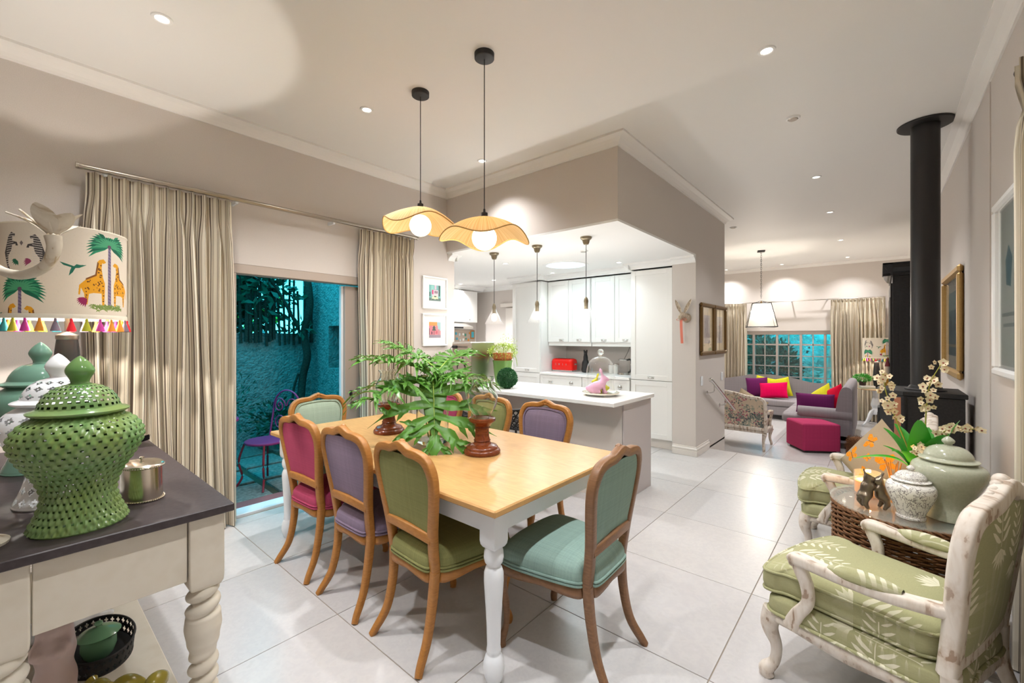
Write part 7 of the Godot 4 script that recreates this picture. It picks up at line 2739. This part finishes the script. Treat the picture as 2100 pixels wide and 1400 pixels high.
func lamp_table() -> void:
	var c := V(-0.06, LIV, -11.50)
	var pw: Material = M.whitepaint
	var o := thing("pedestal_table", "round side table with white tripod pedestal and wooden top", "side table", c)
	part(o, "table_top", lat(P2([0.0, 0.735, 0.27, 0.735, 0.295, 0.742, 0.30, 0.75, 0.295, 0.758, 0.0, 0.76]), 48), mat("palewood", C(206, 170, 130), 0.5))
	part(o, "pedestal", lat(spl(P2([0.10, 0.735, 0.05, 0.71, 0.045, 0.62, 0.06, 0.50, 0.075, 0.42, 0.05, 0.36, 0.06, 0.32, 0.07, 0.24, 0.0, 0.22]), 4), 28), pw)
	for i in 3:
		var a := TAU * i / 3 + 2.2
		var d := V(cos(a), 0, sin(a))
		var b := MB.new()
		b.sweep(spl([d * 0.03 + V(0, 0.32, 0), d * 0.12 + V(0, 0.27, 0), d * 0.21 + V(0, 0.12, 0), d * 0.29 + V(0, 0.04, 0), d * 0.34 + V(0, 0.025, 0)], 5), rrect(0.045, 0.06, 0.012, 3), spl([1.0, 1.0, 0.75, 0.6, 0.7], 5))
		part(o, "leg", b, pw)
	var y := LIV + 0.7605
	animal_lamp("table lamp with giraffe and palm print shade, far off by the living room curtain", V(c.x + 0.02, y, c.z - 0.02), 0.224, 0.41, 0.62, 1.5, false)
	# books, fern, bird
	var bk := thing("book_stack", "two thin books under the small fern on the side table", "books", V(c.x - 0.13, y, c.z + 0.12), 0.3)
	part(bk, "book", bxm(V(0, 0.015, 0), V(0.24, 0.03, 0.17), 0.002), M.glaze_celadon)
	part(bk, "book", bxm(V(0.005, 0.045, 0), V(0.22, 0.028, 0.16), 0.002), M.porcelain)
	var fp := thing("potted_fern", "small green fern in a dark pot on the side table books", "potted plant", V(c.x - 0.20, y + 0.0595, c.z + 0.11))
	part(fp, "pot", lat(P2([0, 0, 0.05, 0, 0.062, 0.08, 0.066, 0.10, 0.06, 0.10, 0, 0.09]), 24), mat("darkpot", C(66, 40, 36), 0.5))
	var fo := part(fp, "fronds", leaf_ball(V(0, 0.15, 0), V(0.16, 0.08, 0.16), 900, 0.035, 0.012, 44, 0.5), M.leaf_orchid)
	fo.set_meta("kind", "stuff")
	solo("gold_bird", "gilded parrot figurine on the side table beside the lamp", "figurine", blob([[V(0, 0.03, 0), V(0, 0.06, 0), 0.035, 0.02], [V(0, 0.10, 0), V(0.01, 0.20, 0), 0.045, 0.045], [V(0.01, 0.20, 0), V(-0.01, 0.27, 0), 0.040, 0.028], [V(-0.012, 0.285, 0), V(-0.04, 0.275, 0), 0.028, 0.010], [V(0.02, 0.14, 0), V(0.06, 0.02, 0), 0.03, 0.012]], 0.009, 0.03), M.brass, V(c.x + 0.19, y, c.z + 0.13), 0.3)

func armoire() -> void:
	var o := thing("black_armoire", "tall black painted armoire with moulded cornice against the right wall", "armoire", V(0, LIV, 0))
	var bm := mat("ebonised", C(30, 29, 31), 0.35)
	tri(bm, noise_tex(0.05, [C(150, 150, 150), Color.WHITE], 256, 81), 2.0)
	var x0 := 0.135
	var x1 := XR - 0.01
	var z0 := -7.62
	var z1 := -8.95
	var h := 2.62
	part(o, "carcass", bxm(V((x0 + x1) / 2, h / 2 + 0.001, (z0 + z1) / 2), V(x1 - x0, h, z0 - z1), 0.006), bm)
	for k in 2:
		var zc := lerpf(z0, z1, 0.27 + 0.46 * k)
		var d := part(o, "door", bxm(V(x0 - 0.010, 1.38, zc), V(0.022, 2.30, 0.58), 0.004), bm)
		part(d, "panel", bxm(V(x0 - 0.022, 1.75, zc), V(0.010, 1.2, 0.40), 0.004), bm)
		part(d, "panel", bxm(V(x0 - 0.022, 0.72, zc), V(0.010, 0.7, 0.40), 0.004), bm)
		part(d, "knob", lat(P2([0, 0.03, 0.014, 0.026, 0.008, 0.0]), 12), M.brass, Transform3D(Basis(V(0, 0, 1), PI / 2), V(x0 - 0.02, 1.50, lerpf(z0, z1, 0.5) + (0.05 if k == 0 else -0.05))))
	part(o, "side_panel", bxm(V((x0 + x1) / 2, 1.35, z0 + 0.006), V(0.26, 2.2, 0.014), 0.004), bm)
	var b := MB.new()
	var cv := P2([0.0, 0.0, 0.02, 0.0, 0.02, 0.03, 0.045, 0.05, 0.075, 0.10, 0.085, 0.14, 0.10, 0.145, 0.10, 0.165, 0.0, 0.165])
	moulding(b, cv, V(x0, h, z0 + 0.10), V(x0, h, z1 - 0.1), V(-1, 0, 0))
	moulding(b, cv, V(x0 - 0.10, h, z0), V(x1, h, z0), V(0, 0, 1))
	b.box(V((x0 + x1) / 2, h + 0.0825, (z0 + z1) / 2), V(x1 - x0, 0.165, z0 - z1))
	part(o, "cornice", b, bm)
	# tassel on the door key
	var t := thing("key_tassel", "dark red tassel hanging from the armoire key", "tassel", V(0.085, LIV + 1.50, -7.72))
	part(t, "cord", tube([V(0.03, 0.06, 0), V(0, 0.06, 0), V(0, 0.0, 0)], 0.003, 6), M.black)
	part(t, "skirt", lat(P2([0, 0.02, 0.015, 0.015, 0.012, -0.01, 0.022, -0.05, 0.028, -0.09, 0, -0.09]), 14), mat("oxblood", C(96, 26, 32), 0.8))

func living_curtains() -> void:
	var cm: Material = M.ticking
	var r := thing("curtain_rod", "slim metal curtain rod above the living room window", "curtain rod", V(-3.2, 2.30, ZW + 0.13))
	part(r, "pole", tube([V(0, 0, 0), V(3.30, 0, 0)], 0.010, 10), M.nickel)
	for x in [0.15, 0.95, 1.62, 2.3, 3.15]:
		part(r, "bracket", bxm(V(x, 0.0, -0.064), V(0.02, 0.03, 0.125), 0.003), M.whitepaint)
	var c := thing("curtain", "striped curtain left of the living room window behind the settee", "curtain", V(-3.12, LIV + 0.008, ZW + 0.13), -PI / 2, "striped curtains at the living room window")
	part(c, "drape", curtain_mesh(0.60, 2.64, 8, 31), cm)
	c = thing("curtain", "striped curtain right of the living room window behind the far lamp", "curtain", V(-0.83, LIV + 0.008, ZW + 0.13), -PI / 2, "striped curtains at the living room window")
	part(c, "drape", curtain_mesh(0.93, 2.64, 13, 35, 0.05), cm)

func lantern() -> void:
	var o := thing("lantern_pendant", "square tapered glass lantern on a chain in the living room", "lantern", V(-1.767, CEIL, -9.62), 0.25)
	var im: Material = M.iron
	part(o, "canopy", bxm(V(0, -0.012, 0), V(0.13, 0.024, 0.13), 0.004), im)
	for i in 24:
		var y := -0.04 - i * 0.0385
		var b := MB.new()
		var ring := []
		for k in 10:
			var a := TAU * k / 10
			ring.append(V(cos(a) * 0.011, y + sin(a) * 0.024, 0))
		b.sweep(ring, circ(0.003, 5), [], V(0, 0, 1), true)
		part(o, "chain_link", b, im, at(V(0, 0, 0), PI / 2 * (i % 2)))
	var t := -1.04
	var bt := -1.50
	var a0 := 0.155
	var a1 := 0.255
	var cs := [[-1, -1], [1, -1], [1, 1], [-1, 1]]
	var sg := mat("seededglass", Color(1.0, 0.99, 0.95, 0.03), 0.2)
	sg.transparency = BaseMaterial3D.TRANSPARENCY_ALPHA
	for i in 4:
		var p: Array = cs[i]
		var q: Array = cs[(i + 1) % 4]
		part(o, "corner_bar", tube([V(p[0] * a0, t, p[1] * a0), V(p[0] * a1, bt, p[1] * a1)], 0.007, 6), im)
		part(o, "frame_bar", tube([V(p[0] * a0, t, p[1] * a0), V(q[0] * a0, t, q[1] * a0)], 0.008, 6), im)
		part(o, "frame_bar", tube([V(p[0] * a1, bt, p[1] * a1), V(q[0] * a1, bt, q[1] * a1)], 0.008, 6), im)
		part(o, "roof_bar", tube([V(p[0] * a0, t, p[1] * a0), V(0, t + 0.05, 0)], 0.005, 6), im)
		var b := MB.new()
		b.quad([V(p[0] * a0, t, p[1] * a0), V(q[0] * a0, t, q[1] * a0), V(q[0] * a1, bt, q[1] * a1), V(p[0] * a1, bt, p[1] * a1)], V(p[0] + q[0], 0, p[1] + q[1]))
		part(o, "pane", b, sg)
	part(o, "lamp_holder", lat(P2([0.0, t + 0.05, 0.012, t + 0.04, 0.018, t - 0.04, 0.018, t - 0.12, 0.0, t - 0.12]), 14), M.brass)
	var b2 := MB.new()
	b2.ball(V(0, t - 0.18, 0), V(0.05, 0.065, 0.05), 18, 12)
	part(o, "bulb", b2, M.bulbglow)
	omni(o, V(0, t - 0.18, 0), C(255, 244, 228), 2.0, 0.05)

# shrubs and trees outside the living room window
func garden() -> void:
	var gr := MB.new()
	gr.box(V(-1.7, LIV - 0.3, ZW - 6.3), V(14, 0.2, 12))
	struct("ground_garden", gr, mat("lawn", C(70, 110, 60), 0.95))
	var i := 0
	for q in [[-4.25, -3.0, 2.0, 0.80], [-2.55, -3.0, 1.8, 0.80], [-0.85, -3.0, 2.0, 0.80], [0.85, -3.0, 1.8, 0.80], [-3.9, -5.2, 3.2, 0.98], [-1.85, -5.2, 3.5, 0.98], [0.2, -5.2, 3.2, 0.98]]:
		var o := thing("garden_bush", "leafy garden bush seen through the living room window, %s" % ["front row far left", "front row left", "front row right", "front row far right", "tall at the back left", "tall at the back centre", "tall at the back right"][i], "bush", V(q[0], LIV - 0.2, ZW + q[1]), 0.0, "bushes beyond the living room window")
		var f := part(o, "foliage", leaf_ball(V(0, q[2] * 0.55, 0), V(q[3], q[2] * 0.55, q[3] * 0.8), 2600, 0.17, 0.09, 300 + i, 0.55), M.leaf_vine if i in [1, 4, 6] else M.leaf_garden)
		f.set_meta("kind", "stuff")
		part(o, "stem", tube([V(0, 0, 0), V(0.05, q[2] * 0.5, 0)], 0.05, 8), M.bark)
		i += 1
	var t := thing("garden_tree", "pale leaning tree trunk outside the living room window", "tree", V(-1.08, LIV - 0.2, ZW - 1.3))
	var b := MB.new()
	b.sweep(spl([V(-0.12, 0.0, 0), V(0.02, 0.8, 0), V(0.18, 1.6, 0.0), V(0.26, 2.6, 0.0), V(0.2, 3.6, 0)], 5), circ(0.075, 12), spl([1.3, 1.0, 0.9, 0.8, 0.6], 5), V(0, 0, 1))
	part(t, "trunk", b, mat("palebark", C(170, 170, 160), 0.8))
	var f2 := part(t, "crown", leaf_ball(V(0.2, 3.4, 0), V(1.3, 0.8, 1.0), 900, 0.17, 0.09, 333, 0.6), M.leaf_garden)
	f2.set_meta("kind", "stuff")
	var bw := MB.new()
	bw.box(V(-1.7, 1.5, ZW - 11.0), V(16, 4.0, 0.3))
	struct("wall_garden", bw, M.plaster)

# ------------------------------------------------------------------ courtyard beyond the sliding door
func patio() -> void:
	var bark: StandardMaterial3D = M.bark
	tri(bark, noise_tex(0.05, [C(110, 110, 110), Color.WHITE], 256, 95), 3.0)
	var b := MB.new()
	b.box(V(-5.2, -0.16, -1.2), V(2.6, 0.24, 6.0))
	struct("ground_patio", b, mat("earth", C(70, 72, 56), 0.95))
	# boundary wall and the house wing at right
	b = MB.new()
	wall(b, -6.55, -6.3, -0.1, 1.50, 2.0, -3.1)
	struct("wall_patio_back", b, M.plaster)
	b = MB.new()
	wall(b, -6.56, -5.78, -0.1, 3.4, -2.86, -3.1)
	wall(b, -5.2, -4.12, -0.1, 3.4, -2.86, -3.1)
	wall(b, -5.78, -5.2, 1.60, 3.4, -2.86, -3.1)
	wall(b, -5.78, -5.2, -0.1, 1.02, -2.86, -3.1)
	wall(b, -5.78, -5.2, 1.02, 1.60, -3.06, -3.1)
	struct("wall_patio_side", b, M.plaster)
	b = MB.new()
	wall(b, -6.3, -4.12, -0.1, 3.2, 1.8, 2.0)
	struct("wall_patio_front", b, M.plaster)
	# threshold strip and stepping stones
	struct("trim_7", bxm(V(-4.19, -0.022, -1.84), V(0.14, 0.04, 1.7), 0.004), mat("redstep", C(150, 92, 92), 0.8))
	var sm := mat("slate", C(150, 152, 146), 0.85)
	tri(sm, noise_tex(0.04, [C(170, 170, 170), Color.WHITE], 256, 97), 2.0)
	var pv := sroot("floor_patio")
	var g := RandomNumberGenerator.new()
	g.seed = 5
	for i in 4:
		for j in 6:
			var w := 0.46
			part(pv, "paving_stone", bxm(V(0, -0.035, 0), V(w + g.randf_range(-0.05, 0.03), 0.05, w + g.randf_range(-0.06, 0.02)), 0.008), sm, at(V(-4.52 - i * 0.53, 0.0, -0.35 - j * 0.53 + g.randf_range(-0.03, 0.03)), g.randf_range(-0.06, 0.06)))
	var gt := MB.new()
	for i in 1500:
		var p := V(g.randf_range(-6.2, -4.3), -0.045, g.randf_range(-2.8, 0.0))
		var fx := fposmod(p.x + 4.52 + 0.265, 0.53)
		var fz := fposmod(p.z + 0.35 + 0.265, 0.53)
		if absf(fx - 0.265) < 0.21 and absf(fz - 0.265) < 0.21:
			continue
		var d := V(g.randf_range(-0.02, 0.02), 0.04, g.randf_range(-0.02, 0.02))
		gt.tri3(p + V(-0.004, 0, 0), p + V(0.004, 0, 0.002), p + d, V(1, 0.3, 0))
	var grs := part(self, "patio_grass", gt, mat("grassblade", C(70, 104, 30), 0.8))
	tag(grs, "tufts of green grass between the courtyard paving stones", "grass")
	grs.set_meta("kind", "stuff")
	# stakes along the wall top
	var f := thing("stake_fence", "row of rough wooden stakes on top of the courtyard wall", "fence", V(-6.375, 1.30, 0))
	var z := -2.84
	while z < 0.3:
		var h := g.randf_range(0.75, 1.15)
		var r := g.randf_range(0.014, 0.026)
		part(f, "stake", tube([V(0.11 + g.randf_range(-0.01, 0.02), 0.12 - g.randf_range(0, 0.1), z), V(0.10 + g.randf_range(-0.02, 0.02), h, z + g.randf_range(-0.03, 0.03))], r, 6), bark)
		z += g.randf_range(0.045, 0.085)
	# creeper with trunk in the corner
	var v := thing("creeper_vine", "twisted creeper trunk and leaves climbing the courtyard corner", "climbing plant", V(-6.10, -0.06, -2.70))
	for q in [[[V(0.05, 0.0, 0.05), V(0.0, 0.35, 0.08), V(0.05, 0.6, 0.10), V(-0.02, 0.95, 0.04), V(0.03, 1.25, 0.0), V(-0.03, 1.55, 0.02), V(0.06, 1.95, -0.02), V(0.0, 2.4, 0.0)], 0.05], [[V(0.02, 0.3, 0.10), V(0.02, 0.55, 0.19), V(0.0, 0.8, 0.17), V(-0.02, 1.0, 0.10)], 0.016], [[V(-0.02, 1.45, 0.02), V(0.0, 1.8, 0.2), V(-0.05, 2.2, 0.4), V(0, 2.5, 0.7)], 0.02]]:
		var mb := MB.new()
		mb.sweep(spl(q[0], 5), circ(q[1], 9), [], V(1, 0, 0.3))
		part(v, "trunk", mb, bark)
	var lv := leaf_ball(V(-0.05, 1.65, 0.06), V(0.16, 0.10, 0.18), 40, 0.13, 0.05, 501, 0.9)
	lv.add(leaf_ball(V(-0.06, 2.25, 0.55), V(0.10, 0.5, 0.62), 170, 0.15, 0.065, 508, 0.95))
	part(v, "leaves", lv, M.leaf_vine).set_meta("kind", "stuff")
	var h := thing("hedge", "dense dark leafy hedge rising behind the wooden stakes", "hedge", V(-6.90, 0.0, -1.52))
	var hl := leaf_ball(V(0, 2.05, 0.0), V(0.20, 0.95, 1.30), 5200, 0.15, 0.07, 502, 0.8)
	part(h, "leaves", hl, M.leaf_vine).set_meta("kind", "stuff")
	var tw := leaf_ball(V(-1.2, 1.8, 0.3), V(0.8, 1.3, 2.2), 2600, 0.2, 0.1, 504, 0.8)
	var lt := thing("lime_tree", "brighter green tree foliage glimpsed between the stakes", "tree", V(-7.4, 0, -1.5))
	part(lt, "leaves", tw, M.leaf_sun).set_meta("kind", "stuff")
	part(lt, "trunk", tube([V(-1.2, -0.3, 0.3), V(-1.2, 2.4, 0.3)], 0.08, 8), bark)
	# hanging greenery at the wall foot and left
	var s := thing("patio_shrub", "low leafy shrub against the courtyard wall behind the metal chair", "shrub", V(-6.0, -0.04, -2.3))
	part(s, "leaves", leaf_ball(V(0, 0.35, 0), V(0.22, 0.35, 0.35), 420, 0.08, 0.03, 505, 0.7), M.leaf_vine).set_meta("kind", "stuff")
	part(s, "stem", tube([V(0, 0, 0), V(0, 0.4, 0)], 0.012, 6), bark)
	s = thing("trailing_fern", "thin trailing fern by the courtyard wall at the door's left", "shrub", V(-5.9, -0.04, -1.75))
	part(s, "leaves", leaf_ball(V(0, 0.65, 0), V(0.2, 0.4, 0.3), 180, 0.07, 0.018, 506, 0.8), M.leaf_vine).set_meta("kind", "stuff")
	part(s, "stem", tube([V(0, 0, 0), V(0, 0.7, 0)], 0.01, 6), bark)
	patio_set()

func patio_set() -> void:
	var m := mat("plumpaint", C(150, 44, 110), 0.4)
	var rd := mat("redpaint", C(150, 34, 52), 0.45)
	var o := thing("patio_chair", "purple metal patio chair with scroll back outside the door", "chair", V(-4.62, -0.01, -1.66), 0.35)
	part(o, "seat", lat(P2([0.0, 0.440, 0.185, 0.440, 0.195, 0.436, 0.198, 0.425, 0.192, 0.415, 0.0, 0.415]), 40), m)
	for q in [[-0.13, 0.14], [0.13, 0.14], [-0.15, -0.13], [0.15, -0.13]]:
		var mb := MB.new()
		mb.sweep(spl([V(q[0], 0.42, q[1]), V(q[0] * 1.25, 0.25, q[1] * 1.25), V(q[0] * 1.1, 0.10, q[1] * 1.1), V(q[0] * 1.4, 0.0, q[1] * 1.4)], 5), circ(0.010, 8))
		part(o, "leg", mb, rd)
	var bk := MB.new()
	var arch := []
	for i in 21:
		var a := PI * i / 20.0
		arch.append(V(cos(a) * 0.19, 0.70 + sin(a) * 0.20, -0.19 - 0.05))
	arch.push_front(V(0.165, 0.43, -0.17))
	arch.push_back(V(-0.165, 0.43, -0.17))
	bk.sweep(arch, circ(0.009, 8), [], V(0, 0, 1))
	part(o, "back_hoop", bk, m)
	for s in [-1.0, 1.0]:
		for y in [0.74, 0.56]:
			var sp := []
			for i in 30:
				var a := i * 0.36
				var r := 0.085 * (1.0 - i / 34.0)
				sp.append(V(s * (0.09 - cos(a) * r * 0.95), y + sin(a) * r, -0.225))
			var mb := MB.new()
			mb.sweep(sp, circ(0.006, 6), [], V(0, 0, 1))
			part(o, "scroll", mb, m)
	o = thing("patio_table", "purple metal bistro table mostly hidden left of the patio chair", "table", V(-4.66, -0.01, -1.13))
	part(o, "table_top", lat(P2([0.0, 0.70, 0.27, 0.70, 0.282, 0.694, 0.284, 0.68, 0.275, 0.672, 0.0, 0.674]), 40), m)
	for i in 3:
		var a := TAU * i / 3 + 0.3
		var mb := MB.new()
		mb.sweep(spl([V(cos(a) * 0.04, 0.67, sin(a) * 0.04), V(cos(a) * 0.05, 0.35, sin(a) * 0.05), V(cos(a) * 0.20, 0.18, sin(a) * 0.20), V(cos(a) * 0.24, 0.0, sin(a) * 0.24)], 6), circ(0.011, 8))
		part(o, "leg", mb, rd)

# ------------------------------------------------------------------ lamps in the ceilings
func lamps_on_ceiling() -> void:
	var glow := mat("downglow", C(255, 250, 240), 0.5)
	glow.emission_enabled = true
	glow.emission = C(255, 246, 230)
	glow.emission_energy_multiplier = 9.0
	var ring := mat("downring", C(240, 240, 238), 0.35)
	var trim_m := lat(P2([0.030, -0.004, 0.034, -0.007, 0.046, -0.006, 0.049, 0.0]), 24)
	var lens_m := lat(P2([0.0, -0.0025, 0.031, -0.003]), 24)
	var col := C(250, 250, 252)
	var spots := [
		[V(-2.92, CEIL, -0.53), "by the animal lamp", DOWN], [V(-2.92, CEIL, -1.74), "above the pink chair's end of the table", DOWN],
		[V(-2.92, CEIL, -2.97), "nearest the corner over the pictures", DOWN], [V(-0.51, CEIL, -0.6), "behind the camera", DOWN],
		[V(-0.51, CEIL, -2.93), "alone above the basket table", DOWN], [V(-0.51, CEIL, -5.58), "first of the row past the flue collar", DOWN],
		[V(-0.51, CEIL, -7.26), "second of the row past the flue collar", DOWN], [V(-0.51, CEIL, -9.46), "third of the row past the flue collar", DOWN],
		[V(-0.51, CEIL, -11.56), "last of the row by the living room curtain", DOWN], [V(-1.73, CEIL, -11.72), "in front of the living room window head", DOWN],
		[V(-2.93, CEIL, -11.75), "at the left end of the living room window wall", DOWN], [V(-2.93, CEIL, -9.0), "behind the pillar in the living room", DOWN],
		[V(-0.51, CEIL, -1.6), "above the green armchair", DOWN], [V(-1.72, CEIL, -0.3), "over the floor in front of the olive chair", DOWN]]
	for k in [[-3.79, -4.30], [-3.79, -5.38], [-5.87, -5.41], [-5.04, -5.41], [-2.60, -5.2]]:
		spots.append([V(k[0], KC, k[1]), "in the white kitchen ceiling at %s" % ["the skylight's left", "the tall left cupboard", "the far left over the hood", "the kitchen door", "the tall right cupboard"][[[-3.79, -4.30], [-3.79, -5.38], [-5.87, -5.41], [-5.04, -5.41], [-2.60, -5.2]].find(k)], DOWN * [0.5, 0.10, 1.4, 1.5, 0.12][[[-3.79, -4.30], [-3.79, -5.38], [-5.87, -5.41], [-5.04, -5.41], [-2.60, -5.2]].find(k)]])
	for s in spots:
		var o := thing("downlight", "small round recessed downlight " + s[1], "downlight", s[0], 0.0, "recessed ceiling downlights")
		part(o, "trim_ring", trim_m, ring)
		part(o, "lamp_lens", lens_m, glow)
		spot(o, V(0, -0.012, 0), col, s[2])
	# two unlit ceiling fittings
	for s in [[V(-0.51, CEIL, -3.96), "round white smoke sensor on ceiling near the flue"], [V(-1.72, CEIL, -7.29), "small grey sensor on ceiling beyond the bulkhead corner"], [V(-2.56, KC, -4.25), "small grey sensor on kitchen ceiling behind the right pendant"]]:
		var o := thing("ceiling_sensor", s[1], "sensor", s[0])
		part(o, "rim", lat(P2([0.036, -0.014, 0.044, -0.014, 0.05, 0.0]), 24), ring)
		part(o, "core", lat(P2([0.0, -0.018, 0.03, -0.018, 0.036, -0.012]), 24), M.nickel)
	# kitchen skylight
	var sg := mat("skyglow", C(230, 246, 250), 0.5)
	sg.emission_enabled = true
	sg.emission = C(206, 244, 255)
	sg.emission_energy_multiplier = 1.3
	var k := thing("round_skylight", "round glowing tubular skylight in the white kitchen ceiling", "skylight", V(-3.25, KC, -4.92))
	part(k, "rim", lat(P2([0.26, -0.01, 0.275, -0.012, 0.31, -0.008, 0.315, 0.0]), 40), ring)
	part(k, "light_diffuser", lat(P2([0.0, -0.022, 0.15, -0.018, 0.262, -0.008]), 40), sg)
	var al := AreaLight3D.new()
	al.name = "light"
	al.area_size = Vector2(0.45, 0.45)
	al.rotation.x = -PI / 2
	al.position = V(0, -0.03, 0)
	al.light_color = C(206, 244, 255)
	al.light_energy = 1.1
	al.shadow_enabled = true
	k.add_child(al)
